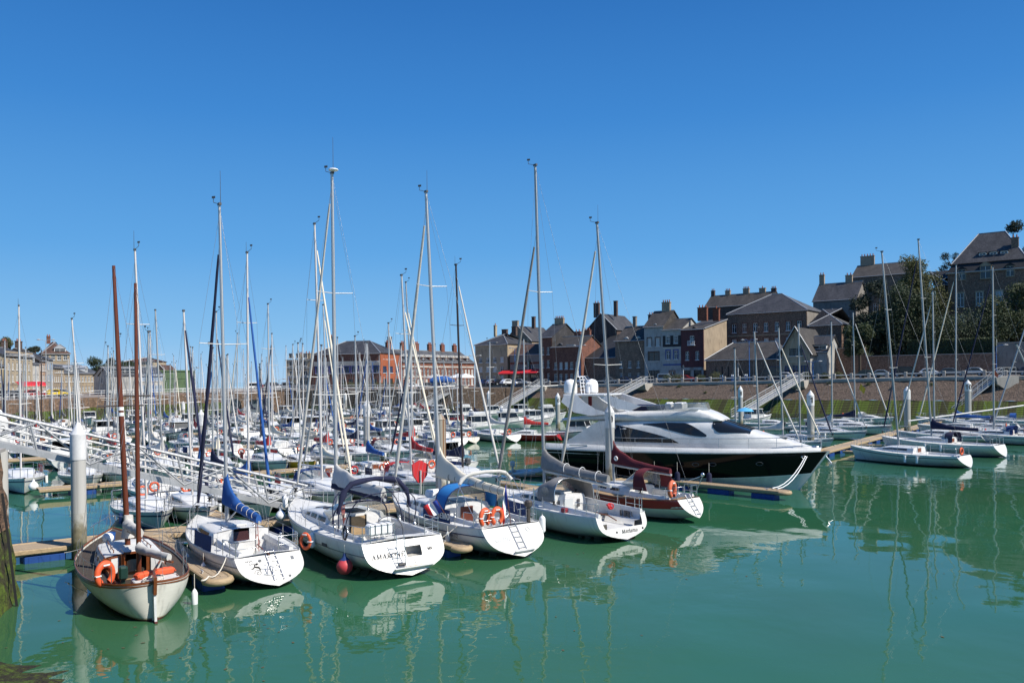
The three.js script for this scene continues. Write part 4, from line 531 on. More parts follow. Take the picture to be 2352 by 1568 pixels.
  mesh('mooring_line', mg([tube(sag([1.55, 1.12, -1.28], [0.65, 0.66, -2.2], 0.28), 0.022, 5), tube(sag([0.65, 0.66, -2.2], [0.4, 0.62, -2.5], 0.05), 0.03, 5)]), M.rope, t);
  for (const x of [3.0, 5.0, 6.3]) fender(t, [x, 0.98, -(h.half(h.sOf(x)) + 0.1)], 0.5, 0.1, M.white, 'white fender between the blue covered sloop and the finger pontoon', 'sausage fenders');
  lifebuoy(inWorld(t, [1.05, 1.02, 1.42]), 0.25, HEAD + 0.5, M.orange, 'orange round lifebuoy on the stern rail of the blue covered sloop', false);
}
// --- big white yacht with navy folded canopy
const boatC = thing('sailing_yacht', 'large white yacht named AMARONE with steering wheel and folded navy canopy', 'sailboat', [-3.7, 0, -29.8], HEAD);
{
  const t = boatC, h = hullForm({ L: 11.4, B: 3.9, SB: 0.85, fb: [1.28, 1.27, 1.6], tr: 0.72, br: 0.6, k0: 0.1, p: 2.5, ps: 4.2, bp: 2.3 });
  const cp = { c0: 0.07, c1: 0.40, w: 1.3, seat: 0.42, sole: 0.78, sw: 0.55 };
  hullParts(t, h, { cp, cut: [0, 0.4, 0.5, 0.8], anti: M.antiBlack, boot: 0.2, stripe: [-0.42, -0.39, M.stripeG], toe: M.gel });
  { const o = onTransom(h, 0.1, 0.16, 0.08); mesh('swim_step', stick(bevel(1.6, 0.06, 0.26, 0.02), o.p, o.ux, o.up), M.deck, t); mesh('teak_step', stick(box(0.7, 0.02, 0.2), o.p.clone().addScaledVector(o.up, 0.075), o.ux, o.up), M.teak, t); }
  mesh('helm_seat', mg([bevel(0.5, 0.14, 1.0, 0.04, 1.2, 1.16, -0.95), bevel(0.5, 0.14, 0.9, 0.04, 1.2, 1.16, 1.05)]), M.gel, t);
  mesh('stern_locker', mg([box(0.02, 0.5, 1.3, 1.0, 0.9, 0.35), box(0.6, 0.02, 1.3, 0.72, 0.66, 0.35)]), M.gelOld, t);
  const c = coachForm(h, { x0: 4.55, x1: 9.3, wf: 0.66, h: 0.46, front: 0.72 }); mesh('coachroof', coachGeo(c), M.gel, t); for (const [a, b] of [[5.0, 5.75], [5.95, 6.6], [6.8, 7.3]]) wins('cabin_window', M.glass, t, c, a, b, 0.36, 0.72, 3);
  mesh('companionway', box(0.05, 0.75, 0.62, 4.52, c.base(4.55) - 0.02, 0), M.teak, t); mesh('companion_frame', mg([box(0.07, 0.8, 0.05, 4.51, c.base(4.55), -0.34), box(0.07, 0.8, 0.05, 4.51, c.base(4.55), 0.34), box(0.9, 0.05, 0.7, 4.95, c.top(4.95) + 0.01, 0)]), M.black, t);
  for (const [x, z] of [[6.2, 0.45], [6.2, -0.45], [8.1, 0]]) mesh('deck_hatch', hatch(x, c.top(x) - 0.05, z, 0.5, 0.5), M.darkGrey, t);
  mesh('wheel_pedestal', bevel(0.3, 0.95, 0.4, 0.05, 2.25, 0.5, 0.1), M.gel, t); mesh('steering_wheel', wheelGeo([2.02, 1.35, 0.1], 0.62, Math.PI / 2, 0.12), M.darkGrey, t); mesh('instrument_pod', bevel(0.18, 0.28, 0.5, 0.04, 2.35, 1.6, 0.1), M.gel, t); mesh('cockpit_table', mg([bevel(1.1, 0.08, 0.2, 0.02, 3.2, 1.12, 0.05), box(0.6, 0.5, 0.08, 3.2, 0.85, 0.05)]), M.deck, t);
  for (const [x, z] of [[3.6, -1.42], [3.6, 1.42], [2.4, -1.45], [2.4, 1.45], [5.0, -0.7], [5.0, 0.7]]) mesh('winch', winch(x, x > 4.5 ? c.top(x) - 0.06 : h.deckY(0.28, 1.4) + 0.22, z), M.steel, t);
  const foot = V(6.65, c.top(6.65) - 0.03, 0), head = mastHead(t, foot, 762, 398);
  rig(t, { foot, head, bow: [11.3, 1.75, 0], stern: [0.9, 1.35, 0], hb: 1.72, cx: 6.3, sy: 1.35, r: 0.1, furl: M.sailWhite, furlR: 0.07, furlTop: 0.97, spread: [0.335, 0.64], spW: 1.05, ant: 1.55, split: 0.9, mastM: M.alu });
  mesh('masthead_radar', ball(0.22, [head.x - 0.15, head.y + 0.12, head.z], 1, 0.3, 1), M.white, t);
  const bh = foot.y + 0.75; mesh('boom', rod(foot.clone().add(V(-0.1, 0.78, 0)), [2.4, bh - 0.0, 0.15], 0.07, 0.06, 8), M.alu, t);
  mesh('sail_bag', coverGeo(foot.clone().add(V(-0.05, 0.95, 0)), [2.5, bh + 0.12, 0.15], { h0: 0.95, h1: 0.3, th: 0.24, below: 0.06, w: 0.07, k: 1.1 }), M.sailWhite, t); mesh('bag_side', coverGeo(foot.clone().add(V(-0.05, 0.86, 0)), [2.5, bh + 0.02, 0.15], { h0: 0.42, h1: 0.2, th: 0.27, below: 0.1, w: 0.04, k: 0.8 }), M.navy, t);
  mesh('boom_vang', rod(foot.clone().add(V(-0.1, 0.1, 0)), [5.2, bh - 0.05, 0.03], 0.035, 0.03, 6), M.alu, t);
  for (const q of [[3.0, 1.42, 1.55, 1.85, 0], [3.4, 1.42, 1.5, 1.5, 0.7], [2.6, 1.42, 1.5, 1.5, -0.7]]) mesh('canopy_hoop', hoopTube(q, 0.022), M.navy, t);
  { const a = [], b = []; for (let i = 1; i <= 13; i++) { const an = Math.PI * i / 14, q = Math.pow(Math.sin(an), 0.7), z = Math.sign(Math.cos(an)) * Math.pow(Math.abs(Math.cos(an)), 0.55) * 1.56; a.push(V(3.0 - 0.05 * q + 0.04 * Math.sin(i * 2), 1.44 + 1.88 * q + 0.02 * Math.sin(i * 3), z)); b.push(0.115 + 0.03 * Math.sin(i * 2.4) + (i > 11 || i < 3 ? -0.03 : 0)); } mesh('rolled_canopy', tube(a, b, 8, { wob: 0.18 }), M.navy, t); }
  mesh('sprayhood', hoodGeo([[4.3, 1.5, 1.2, 0.8, -0.1], [4.7, 1.52, 1.2, 0.78, 0.05], [5.5, 1.8, 1.05, 0.1, 0.2]]), new THREE.MeshPhysicalMaterial({ color: lin(0.75, 0.75, 0.7), roughness: 0.08, transmission: 0.9, thickness: 0, side: THREE.DoubleSide }), t); mesh('sprayhood_edge', hoopTube([4.3, 1.5, 1.21, 0.81, -0.1], 0.03), M.navy, t);
  pulpit(t, h, 0.87); pushpit(t, h, 0.16, 0.62, 1.0); lifelines(t, h, 0.22, 0.85, 5, 0.62);
  { const o = onTransom(h, -0.33, 0.22, 0.05); mesh('swim_ladder', ladderGeo(o.p, V(0.12, 0.99, 0), o.ux, 5, 0.32, 0.24, 0.018), M.steel, t); mesh('ladder_tread', stick(bevel(0.3, 0.1, 0.06, 0.02), o.p.clone().add(V(-0.03, 0.1, 0)), o.ux, o.up), M.black, t);
    const n = onTransom(h, -0.46, 0.62, 0.03); mesh('boat_name', stick(text('AMARONE', 0.19, fontSerif, 0.25), n.p, n.ux, n.up), M.black, t); const m = onTransom(h, 0.62, 0.66, 0.014); mesh('registration', stick(text('MX', 0.1), m.p, m.ux, m.up), M.black, t); const s = onTransom(h, 0.18, 0.34, 0.014); mesh('sail_number', stick(text('5', 0.15, fontSerif), s.p, s.ux, s.up), M.stripeG, t); }
  mesh('life_raft', bevel(0.42, 0.4, 0.95, 0.06, 0.95, 1.55, -0.85), M.white, t); mesh('raft_straps', mg([-1.1, -0.85, -0.6].map((z) => box(0.45, 0.43, 0.03, 0.95, 1.755, z))), M.grey, t); mesh('raft_cradle', mg([rod([0.7, 1.3, -1.32], [0.7, 1.95, -1.32], 0.015), rod([0.7, 1.3, -0.35], [0.7, 1.95, -0.35], 0.015), rod([0.7, 1.95, -1.32], [0.7, 1.95, -0.35], 0.015), rod([0.7, 1.53, -1.32], [0.7, 1.53, -0.35], 0.015), ...[-1.1, -0.85, -0.6].map((z) => rod([0.7, 1.53, z], [0.7, 1.95, z], 0.01))]), M.steel, t);
  mesh('side_vent', stick(box(0.42, 0.12, 0.03), h.pt(0.3, h.qAt(0.3, 0.9), -1, 0.012), [1, 0, 0], [0, 1, 0]), M.darkGrey, t);
  mesh('rope_hank', mg([0, 1, 2, 3].map((k) => tube([[2.0, 1.85, -1.72], [2.05 + 0.06 * k, 1.5, -1.75], [2.0, 1.3 - 0.04 * k, -1.72], [1.92 - 0.05 * k, 1.55, -1.7], [2.0, 1.85, -1.72]], 0.016, 4))), M.ropeDark, t); mesh('rope_tails', mg([0, 1, 2].map((k) => tube([[4.45, 2.2, -0.62 - 0.06 * k], [4.4, 1.85, -0.65 - 0.05 * k], [4.35, 1.55 - 0.08 * k, -0.7], [4.3, 1.7, -0.62 - 0.06 * k]], 0.02, 4))), M.ropeRed, t);
  ballFender(inWorld(t, [1.55, 0.42, -1.95]), 0.3, mat(lin(0.5, 0.05, 0.06), 0.55), 'red round fender with blue neck hanging on the side of the AMARONE yacht', M.blueDk);
  fender(t, [4.4, 1.35, -2.02], 0.62, 0.12, M.white, 'white fender hung amidships on the port side of the AMARONE yacht', 'sausage fenders', 0.1); ballFender(inWorld(t, [9.4, 1.2, -1.45]), 0.22, M.white, 'white round fender at the bow of the AMARONE yacht'); fender(t, [10.3, 2.0, -0.9], 0.6, 0.12, M.white, 'white fender strung above the bow rail of the AMARONE yacht', 'sausage fenders', 0.05);
}
// --- GEMO yacht
const boatD = thing('sailing_yacht', 'white yacht with blue GEMO dodger and long pale sail cover', 'sailboat', [0.45, 0, -32.75], HEAD);
{
  const t = boatD, h = hullForm({ L: 11.2, B: 3.8, SB: 0.76, fb: [1.2, 1.18, 1.52], tr: 0.95, br: 0.7, k0: 0.1, p: 2.35, ps: 3.8 });
  const cp = { c0: 0.04, c1: 0.38, w: 1.15, seat: 0.42, sole: 0.8, sw: 0.5 };
  hullParts(t, h, { cp, anti: M.antiBlack, boot: 0.12, stripe: [-0.3, -0.255, M.stripeB] });
  const c = coachForm(h, { x0: 4.3, x1: 9.0, wf: 0.68, h: 0.5, front: 0.6 }); mesh('coachroof', coachGeo(c), M.gel, t); for (const [a, b] of [[5.0, 5.55], [5.8, 6.35], [6.6, 7.15], [7.4, 7.8]]) wins('cabin_window', M.glass, t, c, a, b, 0.36, 0.7, 2);
  mesh('companionway_panel', box(0.05, 0.8, 0.62, 4.27, c.base(4.3) - 0.02, 0), mat(lin(0.12, 0.035, 0.022), 0.3), t); mesh('sliding_hatch', bevel(0.9, 0.08, 0.76, 0.03, 4.9, c.top(4.9) - 0.02, 0), M.gel, t); for (const [x, z] of [[6.2, 0.4], [8.0, 0]]) mesh('deck_hatch', hatch(x, c.top(x) - 0.05, z, 0.5, 0.5), M.darkGrey, t);  // dark brown companionway panel: its colour paints the shaded cabin interior
  mesh('life_raft', bevel(0.5, 0.35, 0.85, 0.08, 7.2, c.top(7.2) - 0.03, 0.1), M.white, t);
  for (const [x, z] of [[3.2, -1.3], [3.2, 1.3], [4.6, -0.7], [4.6, 0.7]]) mesh('winch', winch(x, x > 4 ? c.top(x) - 0.05 : h.deckY(0.28, 1.3) + 0.2, z), M.steel, t);
  mesh('wheel_pedestal', bevel(0.3, 0.9, 0.35, 0.05, 1.9, 0.5, 0), M.gel, t); mesh('steering_wheel', wheelGeo([1.68, 1.35, 0], 0.5, Math.PI / 2, 0.1), M.steel, t);
  const foot = V(6.5, c.top(6.5) - 0.03, 0), head = mastHead(t, foot, 978, 441);
  rig(t, { foot, head, bow: [11.1, 1.65, 0], stern: [0.95, 1.3, 0.5], hb: 1.68, cx: 6.2, sy: 1.3, r: 0.098, furl: M.sailWhite, furlR: 0.095, furlTop: 0.95, spread: [0.36, 0.69], spW: 1.0, ant: 1.0 });
  mesh('boom', rod(foot.clone().add(V(-0.1, 0.95, 0)), [1.5, foot.y + 0.55, 0.2], 0.07, 0.06, 8), M.alu, t);
  mesh('sail_cover', coverGeo(foot.clone().add(V(0.05, 1.0, 0)), [1.6, foot.y + 0.66, 0.2], { h0: 1.35, h1: 0.2, th: 0.2, below: 0.15, w: 0.12, k: 2.0 }), M.cream, t); mesh('cover_lacing', tiesGeo(foot.clone().add(V(-0.4, 0.95, 0)), [1.6, foot.y + 0.66, 0.2], 8, 0.22, 0.17), M.darkGrey, t);
  mesh('boom_vang', rod(foot.clone().add(V(-0.1, 0.1, 0)), [5.2, foot.y + 0.85, 0.03], 0.035, 0.03, 6), M.alu, t);
  mesh('sprayhood', mg([hoodGeo([[4.0, 1.48, 1.35, 1.1, -0.35], [4.7, 1.5, 1.33, 1.1, 0.0]])]), mat(lin(0.015, 0.17, 0.45), 0.8), t); mesh('sprayhood_window', hoodGeo([[4.7, 1.5, 1.33, 1.09, 0.0], [5.6, 1.8, 1.1, 0.1, 0.3]]), M.smoke, t); for (const q of [[4.0, 1.48, 1.36, 1.12, -0.35], [4.75, 1.5, 1.33, 1.1, 0]]) mesh('sprayhood_hoop', hoopTube(q, 0.025), M.blueDk, t);
  { const a = [], b = []; for (let i = 1; i <= 13; i++) { const an = Math.PI * i / 14, q = Math.pow(Math.sin(an), 0.6), z = Math.sign(Math.cos(an)) * Math.pow(Math.abs(Math.cos(an)), 0.5) * 1.5; a.push(V(2.75 + 0.03 * Math.sin(i * 2), 1.5 + 1.75 * q, z)); b.push(0.085 + 0.02 * Math.sin(i * 2.7)); } mesh('rolled_bimini', tube(a.slice(2, 11), b.slice(2, 11), 8, { wob: 0.15 }), M.sailWhite, t); mesh('bimini_frame', mg([hoopTube([2.75, 1.4, 1.5, 1.83], 0.018), rod([1.4, 1.4, -1.4], [2.75, 2.9, -1.42], 0.014), rod([1.4, 1.4, 1.4], [2.75, 2.9, 1.42], 0.014)]), M.steel, t); }
  pulpit(t, h, 0.87); pushpit(t, h, 0.14, 0.62, 0.42); lifelines(t, h, 0.2, 0.85, 5, 0.62);
  { const o = onTransom(h, 0.06, 0.22, 0.03); mesh('swim_ladder', ladderGeo(o.p, o.up, o.ux, 5, 0.36, 0.25, 0.017), M.steel, t); mesh('ladder_bow', stick(torus(0.19, 0.017, [0, 0, 0], 0, 0, 12, Math.PI), o.p.clone().addScaledVector(o.up, 1.25), o.ux, o.up), M.steel, t); mesh('transom_step', stick(box(0.95, 0.05, 0.2), onTransom(h, 0.06, 0.14, 0.06).p, o.ux, o.up), M.gelGrey, t);
    const n = onTransom(h, -0.45, 0.62, 0.012); mesh('boat_name', stick(text('Gemo', 0.22, fontSerif, 0.4), n.p, n.ux, n.up), M.gelGrey, t); mesh('transom_port', stick(torus(0.09, 0.015, [0, 0, 0]), onTransom(h, 0.5, 0.82).p, n.ux, n.up), M.gelGrey, t); }
  mesh('model_name', stick(text("GibSea 372", 0.15), h.pt(0.225, h.qAt(0.225, 0.8), -1, 0.03), [-1, 0, -0.04], [0, 1, 0]), M.darkGrey, t);
  { const d = loft([0.23, 0.28, 0.33, 0.38, 0.43].map((s) => [0.06, 0.33, 0.62].map((y) => V(h.deckX(s), h.sheer(s) + y, -(h.half(s) - 0.05 + 0.015 * Math.sin(s * 60)))))); mesh('spray_dodger', mg([d]), M.blueDk, t); mesh('dodger_lettering', stick(text('GEMO', 0.26), V(h.deckX(0.275), h.sheer(0.275) + 0.36, -(h.half(0.275) + 0.0)), [-1, 0, 0], [0, 1, 0]).applyMatrix4(new THREE.Matrix4()), M.white, t);
    mesh('spray_dodger', mg([loft([0.14, 0.2, 0.26, 0.33].map((s) => [0.06, 0.33, 0.62].map((y) => V(h.deckX(s), h.sheer(s) + y, h.half(s) - 0.05))))]), M.blueDk, t); }
  mesh('dodger_emblem', stick(mg([box(0.5, 0.2, 0.01, 0, 0.05, 0)]), V(h.deckX(0.40), h.sheer(0.40) + 0.3, -(h.half(0.40) + 0.0)), [-1, 0, 0], [0, 1, 0]), M.blueDk, t);
  mesh('stern_pole', rod([1.15, 1.25, -1.3], [1.15, 2.4, -1.3], 0.025), M.steel, t); mesh('stern_pole', rod([1.15, 1.25, 1.35], [1.15, 2.6, 1.35], 0.03), M.steel, t); mesh('outboard_motor', mg([bevel(0.32, 0.3, 0.28, 0.07, 1.0, 1.85, 0.95), box(0.12, 0.6, 0.12, 1.0, 1.55, 0.95)]), mat(lin(0.06, 0.05, 0.045), 0.5), t);
  lifebuoy(inWorld(t, [1.1, 1.3, -1.18]), 0.28, HEAD - 1.4, M.orange, 'orange horseshoe buoy on the left stern rail of the GEMO yacht'); lifebuoy(inWorld(t, [1.05, 1.3, -0.62]), 0.28, HEAD - 1.6, M.orange, 'orange horseshoe buoy beside the ladder of the GEMO yacht');
  const fr = [mat(lin(0.02, 0.05, 0.3), 0.8), M.white, M.brightRed]; flag(inWorld(t, [3.0, 1.3, -1.7]), 0.75, HEAD - 2.4, fr, 'french tricolour flag beside the blue GEMO dodger', 0.9, 0.45, 0.6); flag(inWorld(t, [0.95, 1.25, 0.0]), 1.0, HEAD - 2.0, fr, 'french tricolour flag hanging limp at the GEMO yacht stern', 1.7, 1.5, 0.12);
  fender(t, [2.8, 1.15, -1.9], 0.75, 0.11, M.gelGrey, 'grey fender hanging under the GEMO dodger', 'sausage fenders', 0.25); fender(t, [1.1, 1.5, 1.75], 0.75, 0.14, M.white, 'white fender on the right stern quarter of the GEMO yacht', 'sausage fenders', 0.1);
  one('mooring_rope', mg([tube(sag(inWorld(t, [2.3, 1.2, -1.75]), inWorld(t, [3.2, 0.6, -3.4]), 0.3), 0.02, 5)]), M.rope, 'slack tan mooring rope from the GEMO yacht to the finger pontoon', 'rope');
}
// --- Marlama, open transom racer with grey sprayhood
const boatE = thing('sailing_yacht', 'white open stern yacht with grey sprayhood and long grey sail cover', 'sailboat', [5.0, 0, -35.9], HEAD);
{
  const t = boatE, h = hullForm({ L: 10.1, B: 3.5, SB: 0.84, fb: [1.12, 1.12, 1.35], tr: 0.42, br: 0.45, k0: 0.12, p: 2.5, ps: 4.2 });
  const cp = { c0: 0.0, c1: 0.40, w: 1.2, seat: 0.34, sole: 0.62, sw: 0.36, open: true };
  hullParts(t, h, { cp, cut: [-0.75, 0.75, 0.5, 2], anti: M.antiBlack, boot: 0.12, stripe: [-0.92, -0.895, M.stripeG], toe: M.gel, coamH: 0.26 });
  const c = coachForm(h, { x0: 4.05, x1: 8.2, wf: 0.66, h: 0.46, front: 0.65 }); mesh('coachroof', coachGeo(c), M.gel, t); for (const [a, b] of [[4.7, 5.6], [5.8, 6.6]]) wins('cabin_window', M.glass, t, c, a, b, 0.36, 0.72, 3);
  mesh('companionway', box(0.04, 0.75, 0.55, 4.02, c.base(4.05) - 0.08, 0), M.gelGrey, t); mesh('bulkhead_instrument', mg([box(0.03, 0.2, 0.14, 4.0, c.base(4.05) + 0.15, -0.62), box(0.03, 0.16, 0.14, 4.0, c.base(4.05) + 0.15, 0.62), box(0.03, 0.16, 0.14, 4.0, c.base(4.05) - 0.06, 0.62)]), M.darkGrey, t); mesh('sliding_hatch', bevel(0.9, 0.08, 0.7, 0.03, 4.6, c.top(4.6) - 0.02, 0), M.gel, t);
  for (const [x, z] of [[3.4, -1.38], [3.4, 1.38], [4.35, -0.75], [4.35, 0.75]]) mesh('winch', winch(x, x > 4 ? c.top(x) - 0.05 : h.deckY(0.33, 1.3) + 0.24, z), M.black, t);
  mesh('tiller', tube([[0.7, 0.85, 0], [1.2, 1.0, 0], [2.2, 1.05, 0.02]], [0.03, 0.03, 0.02], 6), M.varnish, t); mesh('traveller', box(0.12, 0.1, 2.0, 2.4, 0.82, 0), M.black, t);
  mesh('cockpit_pocket', mg([[-0.1, 0.2], [0.15, 0.2], [0.4, 0.2]].map(([x]) => box(0.16, 0.26, 0.02, 1.2 + x, 0.96, 1.14))), M.darkGrey, t);
  const foot = V(5.85, c.top(5.85) - 0.03, 0), head = mastHead(t, foot, 1229, 380);
  rig(t, { foot, head, bow: [10.0, 1.5, 0], stern: [0.45, 1.2, 0.1], hb: 1.55, cx: 5.5, sy: 1.2, r: 0.092, furl: M.sailGrey, furlR: 0.095, furlTop: 0.8, spread: [0.32, 0.61], spW: 0.95, mastM: M.aluDull });
  const bh = foot.y + 1.0; mesh('boom', rod(foot.clone().add(V(-0.1, 0.98, 0)), [1.2, bh - 0.35, 0.15], 0.09, 0.08, 8), M.alu, t); mesh('sail_cover', coverGeo(foot.clone().add(V(0.02, 1.12, 0)), [1.35, bh - 0.15, 0.15], { h0: 1.1, h1: 0.3, th: 0.24, below: 0.06, w: 0.05, k: 2.6 }), M.sailGrey, t); mesh('cover_lacing', tiesGeo(foot.clone().add(V(-0.6, 1.2, 0)), [1.35, bh - 0.15, 0.15], 3, 0.32, 0.2), M.white, t);
  mesh('boom_vang', rod(foot.clone().add(V(-0.1, 0.1, 0)), [4.6, bh - 0.1, 0.03], 0.03, 0.03, 6), M.alu, t); mesh('mainsheet', mg([rod([2.0, bh - 0.3, 0.14], [2.4, 0.85, 0], 0.012), rod([1.9, bh - 0.3, 0.14], [2.4, 0.85, 0.15], 0.012), rod([2.4, 0.9, 0.0], [1.0, 0.7, 0.3], 0.01)]), M.rope, t);
  mesh('sprayhood', hoodGeo([[3.55, 1.4, 1.22, 1.1, 0.1], [4.2, 1.42, 1.22, 1.08, 0.1], [4.9, 1.45, 1.15, 0.72, 0.2]]), M.sailGrey, t); mesh('sprayhood_window', hoodGeo([[4.9, 1.46, 1.15, 0.71, 0.2], [5.4, 1.7, 1.0, 0.1, 0.2]]), M.smoke, t); mesh('side_window', mg([-1, 1].map((s) => { const g = new THREE.CircleGeometry(0.24, 16); g.scale(1.2, 0.9, 1); g.translate(4.25, 1.9, s * 1.235); return g; })), M.smoke, t); mesh('sprayhood_frame', hoopTube([3.55, 1.4, 1.23, 1.11, 0.1], 0.022), M.steel, t);
  pulpit(t, h, 0.87); pushpit(t, h, 0.15, 0.6, 1.25); lifelines(t, h, 0.22, 0.85, 4, 0.6);
  { const n = onTransom(h, 0.22, 0.34, 0.014); mesh('boat_name', stick(text('Marlama', 0.16, fontSerif, 0.3), n.p, n.ux, n.up), M.black, t); mesh('transom_drain', mg([stick(torus(0.03, 0.02, [0, 0, 0]), onTransom(h, -0.42, 0.34).p, n.ux, n.up), stick(torus(0.03, 0.02, [0, 0, 0]), onTransom(h, 0.86, 0.36).p, n.ux, n.up)]), M.black, t); }
  mesh('hull_initials', mg([stick(text('E', 0.2), V(1.2, 1.0, 1.12), [-1, 0, 0], [0, 1, 0]), stick(text('L', 0.2), V(0.85, 1.0, 1.12), [-1, 0, 0], [0, 1, 0])]), M.black, t);
  mesh('rope_bundle', mg([0, 1, 2].map((k) => torus(0.13, 0.03, [1.5 + 0.05 * k, 1.35, 0.4], 0.5 * k, 1 + k, 10))), M.brightRed, t); mesh('instrument_box', bevel(0.3, 0.2, 0.3, 0.03, 2.6, 1.12, -1.38), mat(lin(0.2, 0.02, 0.03), 0.5), t);
}
// --- red and white classic with burgundy covers
const boatF = thing('sailing_yacht', 'classic white yacht with red sheer band, teak deck and burgundy sail cover', 'sailboat', [9.15, 0, -40.2], HEAD + 0.02);
{
  const t = boatF, h = hullForm({ L: 10.6, B: 3.25, SB: 0.5, fb: [1.15, 1.02, 1.45], tr: 0.7, br: 1.1, k0: 0.28, p: 2.0, ps: 2.7, keel: -0.5 });
  const cp = { c0: 0.06, c1: 0.36, w: 0.8, seat: 0.36, sole: 0.7 };
  hullParts(t, h, { cp, dm: M.teak, anti: M.antiBlack, boot: 0.1, toe: M.varnish, toeH: 0.04, coamH: 0.25 });
  mesh('sheer_band', bandGeo(h, -0.42, -0.02, 0.012, 26, true), M.redHull, t);
  mesh('cockpit_lining', cockpitGeo(h, { ...cp, w: 0.79 }), M.gel, t);
  const c = coachForm(h, { x0: 3.85, x1: 7.8, wf: 0.62, h: 0.42, front: 0.5 }); mesh('coachroof', coachGeo(c), M.gel, t); for (const [a, b] of [[4.6, 5.3], [5.6, 6.3]]) wins('cabin_window', M.glass, t, c, a, b, 0.36, 0.7, 2); wins('cabin_stripe', M.burg, t, c, 3.9, 7.4, 0.02, 0.12, 6);
  mesh('companionway', box(0.05, 0.7, 0.55, 3.82, c.base(3.85), 0), M.gelGrey, t); for (const [x, z] of [[3.0, -1.02], [3.0, 1.02]]) mesh('winch', winch(x, h.deckY(0.28, 1) + 0.22, z), M.black, t);
  const foot = V(5.95, c.top(5.95) - 0.03, 0), head = mastHead(t, foot, 1371, 512);
  rig(t, { foot, head, bow: [10.5, 1.6, 0], stern: [0.5, 1.3, 0], hb: 1.4, cx: 5.7, sy: 1.2, r: 0.085, furl: M.sailWhite, furlR: 0.1, furlTop: 0.95, spread: [0.45], spW: 1.05, ant: 1.0, mastM: M.aluDull });
  const bh = foot.y + 0.95; mesh('boom', rod(foot.clone().add(V(-0.1, 0.9, 0)), [1.9, bh - 0.25, 0.1], 0.065, 0.06, 8), M.alu, t); mesh('sail_cover', coverGeo(foot.clone().add(V(0.05, 1.05, 0)), [1.95, bh - 0.12, 0.1], { h0: 1.25, h1: 0.2, th: 0.2, below: 0.08, w: 0.05, k: 2.3 }), M.burg, t); mesh('cover_eyelet', torus(0.1, 0.04, [5.6, bh + 0.35, -0.2]), M.white, t);
  mesh('sprayhood', mg([hoodGeo([[2.9, 1.42, 1.05, 1.05, 0.0], [3.5, 1.42, 1.05, 1.05, 0.05]])]), M.burg, t); mesh('sprayhood_window', hoodGeo([[3.5, 1.42, 1.05, 1.04, 0.05], [4.3, 1.6, 0.95, 0.1, 0.3]]), M.smoke, t); mesh('sprayhood_side', mg([-1, 1].map((s) => sheet([[2.9, 1.42, s * 1.06], [2.9, 2.3, s * 0.98], [2.5, 1.42, s * 1.06]], 0.02))), M.burg, t);
  pulpit(t, h, 0.87); pushpit(t, h, 0.16, 0.62, 0.2); lifelines(t, h, 0.22, 0.85, 4, 0.6);
  { const o = onTransom(h, 0.1, 0.12, 0.04); mesh('swim_ladder', ladderGeo(o.p, o.up, o.ux, 5, 0.32, 0.24, 0.02), M.steel, t); }
  mesh('hull_lettering', stick(text('STORM 34', 0.14), h.pt(0.3, h.qAt(0.3, 0.45), -1, 0.03), [-1, 0, -0.03], [0, 1, 0]), M.grey, t);
  mesh('stern_gear', mg([rod([0.6, 1.2, 0.3], [0.2, 2.3, 0.5], 0.02), rod([0.2, 2.3, 0.5], [0.9, 2.0, 0.2], 0.018), ball(0.1, [0.2, 2.35, 0.5])]), M.steel, t);
  lifebuoy(inWorld(t, [1.0, 1.25, -0.85]), 0.33, HEAD - 1.3, mat(lin(0.6, 0.13, 0.06), 0.7), 'faded orange horseshoe buoy on the stern rail of the red banded yacht');
}
// mooring lines of the front row to the pontoon
for (const [b, L, B, n] of [[boatA, 8.4, 1.0, 'wooden ketch'], [boatB, 9.2, 0.8, 'blue covered sloop'], [boatC, 10.9, 0.9, 'AMARONE yacht'], [boatD, 10.7, 0.9, 'GEMO yacht'], [boatE, 9.7, 0.8, 'grey covered yacht'], [boatF, 10.2, 0.8, 'red banded yacht']]) for (const sd of [-1, 1]) one('mooring_rope', tube(sag(inWorld(b, [L - 0.4, 1.4, sd * 0.3]), inWorld(b, [L + 1.3, 0.58, sd * 1.6]), 0.12), 0.016, 4), sd < 0 ? M.rope : M.ropeDark, (sd < 0 ? 'pale' : 'dark') + ' bow rope of the ' + n + ' to the front walkway', 'rope', [0, 0, 0], 0, 'bow ropes of the front row');
for (const [px, py, l] of [[76, 1117, 'white round fender at the bow of the leftmost moored yacht'], [184, 1108, 'white round fender beside the left finger pontoon']]) ballFender(onPlane(px, py, 0.55), 0.3, M.white, l);

